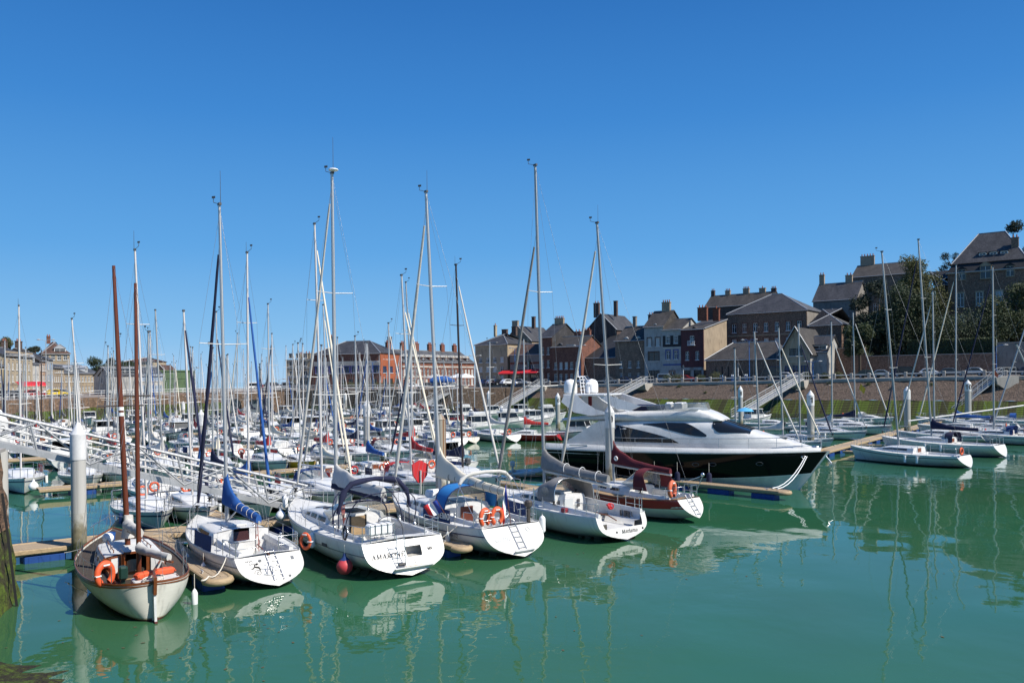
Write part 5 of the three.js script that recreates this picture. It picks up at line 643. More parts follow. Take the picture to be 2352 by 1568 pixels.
// ---------------------------------------------------------------- motor yacht
{
  const YH = -26 * Math.PI / 180, t = thing('motor_yacht', 'big white flybridge motor yacht with glossy black hull sides', 'yacht', [3.7, 0, -58.8], YH);
  const h = hullForm({ L: 17.9, B: 5.0, SB: 0.9, fb: [2.3, 2.32, 2.5], tr: -0.5, br: 2.3, p: 1.75, k0: -0.3, keel: -0.6, m: 0.4, bp: 2.6 });
  mesh('hull', hullGeo(h, 32, 12), M.gel, t); mesh('transom', transomGeo(h), M.gel, t); mesh('deck', deckGeo(h), M.teak, t);
  { const rows = (sd) => stations(34).map((u) => { const s = lerp(0.004, 0.99, u), r = [], lo = lerp(0.42, 1.12, s * s), hi = h.sheer(s) - 0.03; for (let k = 0; k <= 6; k++) r.push(h.pt(s, h.qAt(s, lerp(lo, hi, k / 6)), sd, 0.008)); return r; }); for (const sd of [-1, 1]) mesh('black_topside', loft(rows(sd)), M.blackHull, t); }
  { const rows = (sd) => stations(34).map((u) => { const s = lerp(0.004, 0.99, u), r = [], lo = lerp(0.36, 1.05, s * s); for (let k = 0; k <= 1; k++) r.push(h.pt(s, h.qAt(s, lo + 0.045 * k), sd, 0.012)); return r; }); for (const sd of [-1, 1]) mesh('boot_line', loft(rows(sd)), M.white, t); }
  for (const sd of [-1, 1]) mesh('bulwark', loft(stations(28).map((u) => { const s = lerp(0.0, 0.97, u), b = h.half(s), x = h.deckX(s), y = h.sheer(s), k = lerp(0.42, 0.24, s); return [[b + 0.015, y - 0.02], [b + 0.04, y + 0.06], [b - 0.06, y + k], [b - 0.2, y + k], [b - 0.24, y - 0.03]].map(([z, yy]) => V(x, yy, sd * Math.max(0.01, z))); }), { capA: true, capB: true }), M.gel, t);
  const topY = (x) => { const P = [[2.0, 2.7], [2.6, 3.3], [4.4, 4.3], [6, 4.45], [10.4, 4.45], [11.3, 4.38], [13.3, 3.72], [14.6, 3.36], [16, 3.0], [16.9, 2.72]]; let k = 0; while (k < P.length - 2 && x > P[k + 1][0]) k++; return lerp(P[k][1], P[k + 1][1], clamp((x - P[k][0]) / (P[k + 1][0] - P[k][0]))); };
  const wid = (x) => lerp(2.02, 1.82, clamp((x - 3) / 8)) * (x > 11 ? 1 - 0.86 * Math.pow((x - 11) / 5.9, 1.7) : 1);
  const sec = (x, o = 0) => { const w = wid(x) + o, y0 = 2.3, d = topY(x) - y0 + o; return [[w, y0], [w * 0.99, y0 + d * 0.4], [w * 0.93, y0 + d * 0.72], [w * 0.84, y0 + d * 0.9], [w * 0.66, y0 + d * 0.985], [w * 0.33, y0 + d * 1.01]].map(([z, y]) => V(x, y, z)); };
  const full = (x, o) => { const a = sec(x, o); return [...a, V(x, topY(x) + o + 0.02, 0), ...a.slice().reverse().map((p) => V(p.x, p.y, -p.z))]; };
  const xs = [2.0, 2.3, 2.6, 3.2, 3.8, 4.4, 5.2, 6, 7, 8, 9, 10, 10.4, 10.9, 11.3, 11.6, 11.9, 12.2, 12.5, 12.8, 13.1, 13.3, 13.6, 14, 14.6, 15.2, 15.8, 16.4, 16.9];
  mesh('deckhouse', loft(xs.map((x) => full(x, 0)), { capA: true, capB: true }), M.gel, t);
  const side = (x, y, sd) => { const s = sec(x, 0.015); let k = 0; while (k < s.length - 2 && y > s[k + 1].y) k++; const f = (y - s[k].y) / (s[k + 1].y - s[k].y); return V(x, y, sd * lerp(s[k].z, s[k + 1].z, f)); };
  const pane = (lo, hi, a, b, sd) => { const rows = []; for (let i = 0; i <= 14; i++) { const x = lerp(a, b, i / 14), l = lo(x), u = Math.max(l + 0.01, hi(x)); rows.push([0, 0.25, 0.5, 0.75, 1].map((q) => side(x, lerp(l, u, q), sd))); } return loft(rows); };
  for (const sd of [-1, 1]) { mesh('saloon_window', pane((x) => 2.92, (x) => 2.94 + 1.2 * Math.pow(clamp((8.8 - x) / 4.9), 0.7) * ss(3.2, 4.3, x), 3.4, 8.8, sd), M.glass, t); mesh('helm_window', pane((x) => lerp(4.08, 3.36, ss(6.2, 10.4, x)), (x) => Math.min(4.22, lerp(4.12, 4.22, clamp((x - 6.4) / 1.5))) - 0.74 * Math.pow(clamp((x - 9.2) / 1.4), 1.3), 6.4, 10.6, sd), M.glass, t); }
  mesh('windscreen', loft([10.95, 11.2, 11.4, 11.6, 11.9, 12.2, 12.5, 12.8, 13.1, 13.26].map((x) => { const lo = Math.min(3.62 + 0.5 * clamp((11.3 - x) / 0.5), topY(x) - 0.16), pick = (f) => { const y = lerp(lo, topY(x) - 0.05, f); return side(x, y, 1); }, a = [0, 0.25, 0.5, 0.75, 1].map(pick).map((p) => V(p.x + 0.01, p.y + 0.01, p.z + 0.01)); return [...a, V(x, topY(x) + 0.035, a[4].z * 0.5), V(x, topY(x) + 0.045, 0), V(x, topY(x) + 0.035, -a[4].z * 0.5), ...a.slice().reverse().map((p) => V(p.x, p.y, -p.z))]; })), M.glass, t);
  mesh('windscreen_mullion', mg([-0.42, 0.42].map((z) => tube([[11.5, topY(11.5) + 0.05, z], [12.3, topY(12.3) + 0.05, z * 1.03], [13.25, topY(13.25) + 0.05, z * 1.08]], 0.03, 5))), M.black, t);
  mesh('windscreen_wiper', mg([-0.9, 0, 0.8].map((z) => rod([13.2, 3.82, z], [12.4, 4.1, z + 0.35], 0.018, 0.012, 4))), M.black, t);
  // flybridge
  const fb = [[0.6, 4.24, 4.42, 1.9], [1.6, 4.24, 4.55, 2.05], [3, 4.3, 4.7, 2.05], [4.4, 4.3, 4.84, 1.8], [6, 4.26, 4.94, 1.7], [8, 4.26, 5.06, 1.64], [9.4, 4.26, 5.14, 1.6], [10.1, 4.26, 5.06, 1.56], [10.7, 4.28, 4.84, 1.5], [11.2, 4.3, 4.6, 1.42], [11.5, 4.34, 4.42, 1.3]];
  mesh('flybridge_coaming', loft(fb.map(([x, a, b, w]) => [[-w * 0.9, a], [-w, a + (b - a) * 0.3], [-w * 0.97, a + (b - a) * 0.75], [-w * 0.86, b], [0, b - (x < 9 ? 0.06 : -0.05)], [w * 0.86, b], [w * 0.97, a + (b - a) * 0.75], [w, a + (b - a) * 0.3], [w * 0.9, a], [0, a]].map(([z, y]) => V(x, y, z))), { closed: true, capA: true, capB: true }), M.gel, t);
  for (const sd of [-1, 1]) { const slab = (p, th, z0, z1) => { const a = p.map(([x, y], i) => V(x, y, sd * lerp(z0, z1, (y - 4.6) / 1.5))); return sheet(a, th); };
    mesh('arch_fin', mg([slab([[0.62, 5.55], [0.8, 6.02], [1.7, 6.05], [2.3, 5.55], [3.1, 5.1], [4.3, 4.78], [2.9, 4.62], [1.6, 4.85]], 0.22, 2.05, 1.75)]), M.gel, t); mesh('arch_wing', mg([slab([[3.2, 6.0], [3.8, 6.08], [6.3, 5.3], [5.6, 5.0], [4.6, 5.1]], 0.12, 1.95, 1.7)]), M.gel, t); }
  mesh('radar_arch', bevel(3.1, 0.14, 3.7, 0.05, 2.25, 5.96, 0), M.gel, t);
  for (const [x, z] of [[1.0, 1.15], [1.7, -1.2]]) mesh('satellite_dome', lathe([[0.3, 0], [0.44, 0.06], [0.46, 0.12], [0.46, 0.62], [0.4, 0.84], [0.26, 0.98], [0.001, 1.05]], 16, [x, 6.1, z]), M.white, t);
  mesh('radar_mast', mg([rod([1.5, 6.05, 0.3], [1.35, 7.3, 0.3], 0.03), rod([1.5, 6.05, -0.3], [1.35, 7.3, -0.3], 0.03), ...[6.35, 6.6, 6.85, 7.1].map((y) => rod([1.45, y, -0.45], [1.45, y, 0.45], 0.025)), rod([1.3, 7.3, -0.6], [1.3, 7.3, 0.6], 0.03), rod([1.3, 7.3, 0.45], [1.3, 7.75, 0.45], 0.03)]), M.white, t); mesh('radar_scanner', mg([lathe([[0.001, 0], [0.2, 0.02], [0.22, 0.1], [0.15, 0.2], [0.001, 0.22]], 12, [1.9, 6.7, 0]), box(0.12, 0.5, 0.2, 1.9, 6.4, 0)]), M.white, t);
  mesh('seat_cover', bevel(2.0, 0.42, 1.5, 0.14, 6.4, 4.95, 0.55), M.navy, t); mesh('fly_windshield', loft([[6.6, 5.3, 1.72], [7.6, 5.4, 1.7], [8.8, 5.46, 1.66], [9.7, 5.48, 1.55], [10.1, 5.48, 1.2], [10.25, 5.48, 0], [10.1, 5.48, -1.2], [9.7, 5.48, -1.55], [8.8, 5.46, -1.66], [7.6, 5.4, -1.7], [6.6, 5.3, -1.72]].map(([x, y, z]) => [V(x + 0.15, 4.98, z * 0.97), V(x, y, z)])), M.smoke, t);
  mesh('fly_rail', mg([tube([[6.6, 5.32, 1.72], [8.8, 5.48, 1.66], [9.8, 5.5, 1.5], [10.2, 5.5, 1.1], [10.3, 5.5, 0]], 0.02, 5), tube([[4.6, 5.3, 1.75], [6.6, 5.32, 1.72]], 0.025, 5)]), M.steel, t); mesh('helm_console', bevel(0.7, 0.5, 1.2, 0.1, 8.4, 5.0, -0.3), M.gel, t); mesh('fly_seat', mg([bevel(0.5, 0.6, 0.6, 0.1, 7.6, 4.9, -0.5), bevel(0.3, 0.7, 1.4, 0.1, 4.2, 4.9, -0.4)]), M.white, t);
  mesh('deck_cushions', mg([bevel(0.25, 0.7, 0.5, 0.05, 2.2, 5.25, 0.5, 0.3), bevel(0.25, 0.7, 0.5, 0.05, 3.4, 5.2, -0.8, 0.4)]), M.burg, t);
  mesh('aft_glass', box(0.06, 1.5, 3.2, 3.3, 3.25, 0), M.glass, t); for (const sd of [-1, 1]) mesh('aft_wing', sheet([[0.6, 2.6, sd * 2.15], [2.2, 3.2, sd * 2.08], [3.4, 4.3, sd * 2.05], [4.4, 4.3, sd * 2.03], [4.0, 2.6, sd * 2.05]], 0.14), M.gel, t);
  // rails, portholes, vents
  for (const sd of [-1, 1]) { const path = (y) => [0.24, 0.4, 0.55, 0.7, 0.82, 0.91, 0.97, 0.995].map((s) => V(h.deckX(s), h.sheer(s) + y, sd * Math.max(0.02, h.half(s) - 0.13))); mesh('bow_rail', mg([tube(path(0.92), 0.02, 5), tube(path(0.6), 0.008, 4)]), M.steel, t); for (const s of [0.24, 0.34, 0.44, 0.54, 0.64, 0.74, 0.83, 0.91, 0.97]) mesh('rail_post', rod([h.deckX(s), h.sheer(s) + 0.2, sd * (h.half(s) - 0.13)], [h.deckX(s), h.sheer(s) + 0.92, sd * (h.half(s) - 0.13)], 0.014, 0.014, 5), M.steel, t);
    for (const [x, y] of [[10.0, 1.6], [11.1, 1.63], [14.0, 1.72], [6.4, 1.55]]) { const s = h.sOf(x), p = h.pt(s, h.qAt(s, y), sd, 0.02), g = torus(0.14, 0.025, [0, 0, 0], 0, 0, 20); g.scale(1.45, 0.85, 1); mesh('porthole', stick(g, p, h.pt(s + 0.02, h.qAt(s + 0.02, y), sd, 0.02).sub(p), h.pt(s, h.qAt(s, y + 0.1), sd, 0.02).sub(p)), M.darkGrey, t); }
    mesh('hawse_hole', stick((() => { const g = torus(0.1, 0.03, [0, 0, 0]); g.scale(1.5, 0.7, 1); return g; })(), h.pt(0.925, h.qAt(0.925, 2.15), sd, 0.02), V(1, 0, -sd * 0.5), [0, 1, 0]), M.steel, t); mesh('quarter_vent', stick(mg([box(1.3, 0.07, 0.02, 0, 0.12, 0), box(1.3, 0.07, 0.02, 0, -0.12, 0), box(0.07, 0.24, 0.02, 0.64, 0, 0)]), V(2.0, 2.52, sd * (h.half(0.1) + 0.02)), [1, 0, 0], [0, 1, 0]), M.gelGrey, t); }
  mesh('anchor', mg([rod([17.6, 2.2, 0], [17.95, 1.75, 0], 0.05), sheet([[17.8, 1.7, -0.2], [18.15, 1.6, 0], [17.8, 1.7, 0.2], [17.7, 1.95, 0]], 0.04)]), M.steel, t); mesh('foredeck_hatch', hatch(15.0, topY(15) - 0.02, 0, 0.7, 0.7), M.glass, t); mesh('windlass', bevel(0.4, 0.2, 0.3, 0.05, 17.0, 2.6, 0), M.steel, t);
  mesh('swim_platform', bevel(1.3, 0.16, 4.4, 0.05, -0.7, 0.45, 0), M.teak, t);
  for (const x of [7.4, 8.9, 10.9]) { const s = h.sOf(x); fender(t, [x, 1.75, h.half(s) + 0.16], 0.95, 0.17, M.navy, 'long navy fender hanging against the black side of the motor yacht', 'fenders of the motor yacht', 0.6); }
  for (const [a, b] of [[[16.6, 2.2, 0.85], [15.5, 0.6, -48.0]], [[16.5, 2.2, 0.9], [15.3, 0.6, -48.3]]]) one('mooring_rope', tube(sag(inWorld(t, a), b, 0.45), 0.03, 5), M.white, 'white mooring rope from the motor yacht bow to the finger pontoon end', 'rope', [0, 0, 0], 0, 'bow ropes of the motor yacht');
}

// ---------------------------------------------------------------- sailing yachts behind
const FORMS = { 6.8: [6.8, 2.4, 0.8], 7.8: [7.8, 2.7, 0.78], 8.8: [8.8, 3.0, 0.76], 9.8: [9.8, 3.3, 0.76], 10.8: [10.8, 3.6, 0.78] };
const COL = { white: M.gel, old: M.gelOld, cream: M.gelCream, navy: M.navyHull, red: M.redHull, yellow: M.yellowHull, green: M.paleGreen, black: M.blackHull, grey: M.gelGrey };
const CAN = { blue: M.blue, navy: M.navy, white: M.sailWhite, grey: M.sailGrey, red: M.red, burgundy: M.burg, cream: M.cream, darkblue: M.blueDk };
const DIRF = Math.atan2(-0.809, 0.588); // bow towards the camera side
function boat(o) {
  const { L = 8.8, m, turn, hull = 'white', cover = '', furl = '', hood = '', topPx, topPy, height, mast = 'alu', label, group, stripe = M.stripeB, rigged = true, ant = 0, lean, far = false } = o;
  const [LL, B, fb] = FORMS[L], fm = 0.57, dir = V(Math.cos(turn), 0, -Math.sin(turn)), org = V(m.x, 0, m.z).addScaledVector(dir, -fm * LL);
  const t = thing('sailing_yacht', label, 'sailboat', [org.x, 0, org.z], turn, group), h = hullForm({ L: LL, B, SB: 0.72, fb: [fb * LL / 8, fb * LL / 8, fb * LL / 8 * 1.28], tr: 0.55, br: 0.75, k0: 0.05, p: 2.2 }), cp = { c0: 0.05, c1: 0.36, w: B * 0.27, seat: 0.34, sole: 0.66 };
  t.userData.L = LL; const hm = COL[hull], f0 = fb * LL / 8;
  mesh('hull', hullGeo(h, 14, 6), hull === 'white' ? M.gelHull : hm, t); mesh('transom', transomGeo(h), hull === 'yellow' ? M.gel : hm, t); mesh('deck', deckGeo(h, cp), M.deck, t); mesh('cockpit', cockpitGeo(h, cp), M.gel, t); mesh('boot_stripe', bandGeo(h, -0.25, 0.09, 0.014, 14), o.anti || (rnd() < 0.5 ? M.antiBlue : M.antiBlack), t); if (stripe && hull !== 'navy' && hull !== 'black') mesh('cove_stripe', bandGeo(h, -0.24, -0.17, 0.014, 14, true), stripe, t);
  const c = coachForm(h, { x0: LL * 0.4, x1: LL * 0.8, wf: 0.66, h: 0.42, front: 0.6, n: 8 }); mesh('coachroof', coachGeo(c), M.gel, t);
  for (const sd of [-1, 1]) mesh('cabin_window', winGeo(c, LL * 0.45, LL * 0.66, 0.36, 0.72, 3, 0.5, [sd]), M.glass, t);
  mesh('companionway_panel', G('compan' + L, () => box(0.04, 0.6, 0.5, LL * 0.4 - 0.02, c.base(LL * 0.4) + 0.05, 0)), rnd() < 0.5 ? M.varnish : M.gelGrey, t);  // panel set across the companionway; no opening is cut in the cabin
  mesh('pulpit', G('pul' + L, () => { const a = railPath(h, 0.86, 0.985, -1, 0.6, 0.05, 4), b = railPath(h, 0.86, 0.985, 1, 0.6, 0.05, 4).reverse(), r = 0.018; return mg([tube([...a, V(h.L + 0.05, h.sheer(1) + 0.6, 0), ...b], r, 4), ...[0.86, 0.95].flatMap((s) => [-1, 1].map((sd) => rod([h.deckX(s), h.sheer(s), sd * (h.half(s) - 0.05)], [h.deckX(s), h.sheer(s) + 0.6, sd * (h.half(s) - 0.05)], r, r, 4)))]); }), M.steel, t);
  mesh('pushpit', G('pus' + L, () => { const g = []; for (const sd of [-1, 1]) { const p = railPath(h, 0.14, 0.01, sd, 0.6, 0.06, 3); p.push(V(p[3].x, p[3].y, sd * 0.3)); g.push(tube(p, 0.018, 4)); for (const [s, z] of [[0.14, h.half(0.14) - 0.06], [0.01, h.half(0) - 0.06], [0.01, 0.3]]) g.push(rod([h.deckX(s), h.sheer(s), sd * z], [h.deckX(s), h.sheer(s) + 0.6, sd * z], 0.018, 0.018, 4)); } return mg(g); }), M.steel, t);
  for (const sd of [-1, 1]) mesh('lifelines', G('lif' + L + far + sd, () => mg([...(far ? [0.6] : [0.6, 0.32]).map((y) => tube(railPath(h, 0.14, 0.86, sd, y, 0.06, 6), 0.008, 3)), ...[0.26, 0.38, 0.5, 0.62, 0.74].map((s) => rod([h.deckX(s), h.sheer(s), sd * (h.half(s) - 0.06)], [h.deckX(s), h.sheer(s) + 0.6, sd * (h.half(s) - 0.06)], 0.014, 0.014, 4))])), M.steel, t);
  if (rigged) {
    const foot = V(LL * fm, c.top(LL * fm) - 0.03, 0); let head;
    if (topPy !== undefined) head = mastHead(t, foot, topPx, topPy); else head = foot.clone().add(V((lean ?? rr(-0.015, 0.015)) * height, height, rr(-0.015, 0.015) * height));
    const mm = { alu: M.alu, dull: M.aluDull, white: M.mastW, dark: M.mastDark, wood: M.mastWood }[mast];
    rig(t, { foot, head, bow: [LL - 0.1, h.sheer(1) + 0.1, 0], stern: [0.4, h.sheer(0) + 0.1, 0], hb: B * 0.44, cx: LL * 0.55, sy: h.sheer(0.55), r: 0.07 + LL * 0.002, furl: CAN[furl] || null, furlR: 0.08, furlTop: rnd() < 0.4 ? 0.86 : 0.95, spread: head.y > 11.5 ? [0.4, 0.7] : [0.5], spW: 0.7, ant, lod: 1, mastM: mm, vane: rnd() < 0.7, thin: far ? 0.008 : 0.0065 });
    const by = foot.y + 0.7, e = V(LL * 0.2, by - 0.1, rr(-0.1, 0.1)); mesh('boom', rod([foot.x - 0.08, by, 0], e, 0.055, 0.05, 6), mm, t);
    if (cover) mesh('sail_cover', coverGeo([foot.x + 0.02, by + 0.08, 0], e.clone().add(V(0.05, 0.1, 0)), { h0: 0.95, h1: 0.17, th: 0.17, below: 0.12, n: 9, w: 0.1, k: 2.2 }), CAN[cover], t);
  }
  if (o.cloth) { const sd = rnd() < 0.5 ? -1 : 1; mesh('spray_dodger', loft([0.16, 0.24, 0.32].map((s) => [0.04, 0.32, 0.6].map((y) => V(h.deckX(s), h.sheer(s) + y, sd * (h.half(s) - 0.03))))), CAN[o.cloth], t); mesh('spray_dodger', loft([0.16, 0.24, 0.32].map((s) => [0.04, 0.32, 0.6].map((y) => V(h.deckX(s), h.sheer(s) + y, -sd * (h.half(s) - 0.03))))), CAN[o.cloth], t); }
  if (o.clutter) { for (let k = 0; k < 3; k++) { const s = rr(0.25, 0.75), sd = rnd() < 0.5 ? -1 : 1; mesh('side_fender', tube([[h.deckX(s), h.sheer(s) - 0.1, sd * (h.half(s) + 0.1)], [h.deckX(s), h.sheer(s) - 0.62, sd * (h.half(s) + 0.1)]], 0.1, 7), rnd() < 0.8 ? M.white : M.blueDk, t); } const q = rnd(); if (q < 0.45) mesh('stern_ring', torus(0.24, 0.07, [0.35, h.sheer(0) + 0.4, (q < 0.22 ? -1 : 1) * h.half(0) * 0.7], 0, Math.PI / 2, 12), q < 0.3 ? M.orange : M.red, t); if (q > 0.6) mesh('outboard_motor', mg([bevel(0.3, 0.36, 0.24, 0.06, 0.05, h.sheer(0) + 0.1, 0.5), box(0.1, 0.7, 0.1, 0.02, h.sheer(0) - 0.2, 0.5)]), M.darkGrey, t); }
  if (hood) { const y = h.deckY(0.37, 0.8), x = LL * 0.37; mesh('sprayhood', hoodGeo([[x, y, B * 0.3, 0.95, -0.05], [x + 0.6, y, B * 0.3, 0.92, 0.05]], 8), CAN[hood], t); mesh('sprayhood_window', hoodGeo([[x + 0.6, y, B * 0.3, 0.91, 0.05], [x + 1.3, y + 0.3, B * 0.27, 0.1, 0.1]], 8), M.smoke, t); }
  return t;
}
// spot on a row: the mast stands on bearing px, d metres behind the front walkway
function rowSpot(px, d) { const r = ray(px, 1000).x, t = (r * (40 + 0.809 * d) + 11 + 0.588 * d) / (0.809 - 0.588 * r); return wp(t, d); }
const BACK = 'yachts on the far side of the front walkway';
const mk = (px, d, o) => boat({ m: rowSpot(px, d), turn: DIRF + rr(-0.04, 0.04), topPx: px, clutter: true, cloth: rnd() < 0.35 ? ['darkblue', 'navy', 'red'][Math.floor(rnd() * 3)] : '', ...o });
mk(334, 6.3, { L: 7.8, topPx: 309, topPy: 574, ant: 1.0, mast: 'white', label: 'small white cabin yacht with blue waterline moored behind the wooden ketch masts', group: BACK, stripe: M.stripeB, anti: M.antiBlue });
const bl = mk(569, 6.6, { L: 8.8, topPx: 567, topPy: 580, ant: 0.6, mast: 'white', furl: 'blue', cover: 'blue', hood: 'blue', label: 'white yacht with bright blue rolled jib, blue boom cover and blue sprayhood', group: BACK });
mk(738, 6.6, { L: 9.8, topPx: 722, topPy: 514, mast: 'white', furl: 'cream', hood: 'darkblue', label: 'white yacht with blue edged sprayhood behind the AMARONE mast', group: BACK });
mk(944, 6.8, { L: 9.8, topPx: 922, topPy: 632, hull: 'white', furl: 'cream', cover: '', hood: 'red', label: 'white yacht with red sprayhood and red rescue gear cover', group: BACK, stripe: M.stripeG });
mk(1062, 6.6, { L: 9.8, topPx: 1047, topPy: 608, ant: 0.6, mast: 'dark', furl: 'white', cover: 'navy', label: 'white yacht with dark brown mast and navy boom cover', group: BACK, stripe: null });
mk(440, 6.3, { L: 7.8, topPx: 421, topPy: 714, mast: 'white', furl: 'navy', label: 'small white yacht with dark rolled jib behind the aluminium gangway', group: BACK });
mk(655, 6.3, { L: 7.8, topPx: 645, topPy: 830, rigged: false, label: 'white mastless yacht between the blue sprayhood yacht and its neighbour', group: BACK });
mk(850, 6.3, { L: 8.8, topPx: 845, topPy: 905, rigged: false, cover: '', label: 'white mastless yacht beside the red sprayhood yacht', group: BACK });
{ const p = rowSpot(962, 4.2); const d = thing('rescue_buoy_cover', 'red fabric rescue buoy cover on a post at a yacht bow', 'buoy cover', [p.x, 1.3, p.z], 0.5); mesh('cover', (() => { const g = extr([[-0.5, 0.85], [0, 1.1], [0.5, 0.85], [0.45, 0.2], [0.12, -0.25], [-0.12, -0.25], [-0.45, 0.2]], 0.16); return g; })(), M.brightRed, d); mesh('post', rod([0, -0.9, 0.2], [0, 0.5, 0.2], 0.06), M.alu, d); }
// second walkway
pontoon(wp(-8.5, 21), wp(17, 21), 1.5, 'second walkway pontoon behind the front row, mostly hidden by moored yachts', { boards: 3, step: 5 });
const R2 = 'yachts along the second walkway';
mk(46, 26.5, { L: 8.8, topPx: 42, topPy: 702, mast: 'white', label: 'white yacht with grey hull underside, bow towards the harbour wall', group: R2, stripe: M.stripeB, ant: 0.5 });
mk(190, 26, { L: 7.8, topPx: 164, topPy: 732, mast: 'white', label: 'white round bowed yacht right of the left finger pontoon', group: R2, stripe: M.stripeG });
mk(268, 26.5, { L: 8.8, topPx: 270, topPy: 778, furl: 'white', label: 'white yacht seen through the gangway with white rolled jib', group: R2 });
mk(372, 26.5, { L: 9.8, topPx: 356, topPy: 712, mast: 'dull', cover: 'white', label: 'white yacht with white sail cover on the second walkway', group: R2 });
mk(500, 26.3, { L: 8.8, topPx: 496, topPy: 716, furl: 'navy', cover: 'cream', label: 'white yacht with navy rolled jib beside the pale pile', group: R2 });
mk(618, 26.6, { L: 8.8, topPx: 615, topPy: 698, cover: 'red', label: 'white yacht with red boom cover on the second walkway', group: R2 });
mk(690, 25.6, { L: 6.8, topPx: 684, topPy: 788, hull: 'yellow', label: 'small yellow hulled cruiser behind the blue rolled jib', group: R2, stripe: null });
mk(752, 26.5, { L: 8.8, topPx: 742, topPy: 700, cover: 'red', furl: 'cream', label: 'white yacht with red sail bundle standing at its mast', group: R2, hood: 'darkblue' });
mk(822, 26.6, { L: 9.8, topPx: 815, topPy: 772, cover: 'navy', label: 'white yacht with navy cover in front of pile number 7', group: R2 });
mk(896, 26.6, { L: 9.8, topPx: 892, topPy: 742, furl: 'white', hood: 'burgundy', label: 'white yacht with burgundy sprayhood on the second walkway', group: R2 });
mk(950, 27, { L: 8.8, topPx: 932, topPy: 648, mast: 'dull', furl: 'cream', cover: 'red', label: 'white yacht with red boom cover at the end of the second walkway', group: R2 });
// rows farther back: filled from the left edge of the basin to the open water
{
  const rowsSpec = [[21, -1, -7, 18], [46, -1, -12, 37], [46, 1, -14, 40], [72, -1, -14, 52], [72, 1, -14, 55], [98, -1, -14, 62], [98, 1, -10, 64], [122, -1, -6, 66]];
  for (const [d, l, a, b] of [[46, 'third', -15, 40], [72, 'fourth', -16, 56], [98, 'fifth', -15, 64]]) pontoon(wp(a, d), wp(b, d), 1.9, l + ' walkway pontoon, mostly hidden by moored boats', { boards: 2, step: 8 });
  const word = { white: 'white', old: 'off-white', navy: 'navy', red: 'red', cream: 'cream', black: 'black' };
  rowsSpec.forEach(([d, sd, t0, t1], ri) => {
    let x = t0; while (x < t1) {
      const far = d > 60, k = rnd(); x += rr(3.3, 4.1);
      if (rnd() < 0.05) continue;
      if (k < 0.2) { const L = rr(5.6, 7.6); motorBoat(wp(x, d + sd * (1.4 + L / 2)), (sd > 0 ? DIRF : HEAD) + (rnd() < 0.5 ? 0 : Math.PI) + rr(-0.05, 0.05), L, { far, label: 'small white motor cruiser among the masts of the rear rows', group: 'motor cruisers in the rear rows' }); continue; }
      const L = [6.8, 7.8, 7.8, 8.8, 8.8, 9.8][Math.floor(rnd() * 6)], q = rnd(), hull = q < 0.78 ? 'white' : q < 0.86 ? 'old' : q < 0.93 ? 'navy' : q < 0.96 ? 'red' : 'cream', cq = rnd(), cover = ['', 'white', 'white', 'blue', 'navy', 'red', 'cream', 'grey'][Math.floor(cq * 8)], hq2 = rnd(), hood = hq2 < 0.62 ? '' : ['blue', 'navy', 'white', 'grey', 'darkblue'][Math.floor((hq2 - 0.62) / 0.38 * 5)], fq = rnd(), furl = fq < 0.35 ? '' : ['white', 'cream', 'white', 'navy', 'blue'][Math.floor((fq - 0.35) / 0.65 * 5)];
      const label = `${word[hull]} yacht with ${cover ? cover + ' boom cover' : 'bare boom'}${hood ? ', ' + hood.replace('darkblue', 'deep-blue') + ' sprayhood' : ''}${furl ? ', ' + furl + ' rolled jib' : ''} in the rear rows`;
      boat({ L, m: wp(x, d + sd * (1.3 + 0.43 * FORMS[L][0])), turn: (sd > 0 ? DIRF : HEAD) + rr(-0.05, 0.05), hull, cover, hood, furl, height: L * rr(0.98, 1.22), mast: ['alu', 'white', 'dull', 'alu', 'dark'][Math.floor(rnd() * 4.25)], label, group: 'yachts in the rear rows', far, clutter: d < 80, cloth: rnd() < 0.22 ? ['darkblue', 'red', 'navy', 'blue', 'cream'][Math.floor(rnd() * 5)] : '' });
    }
  });
}
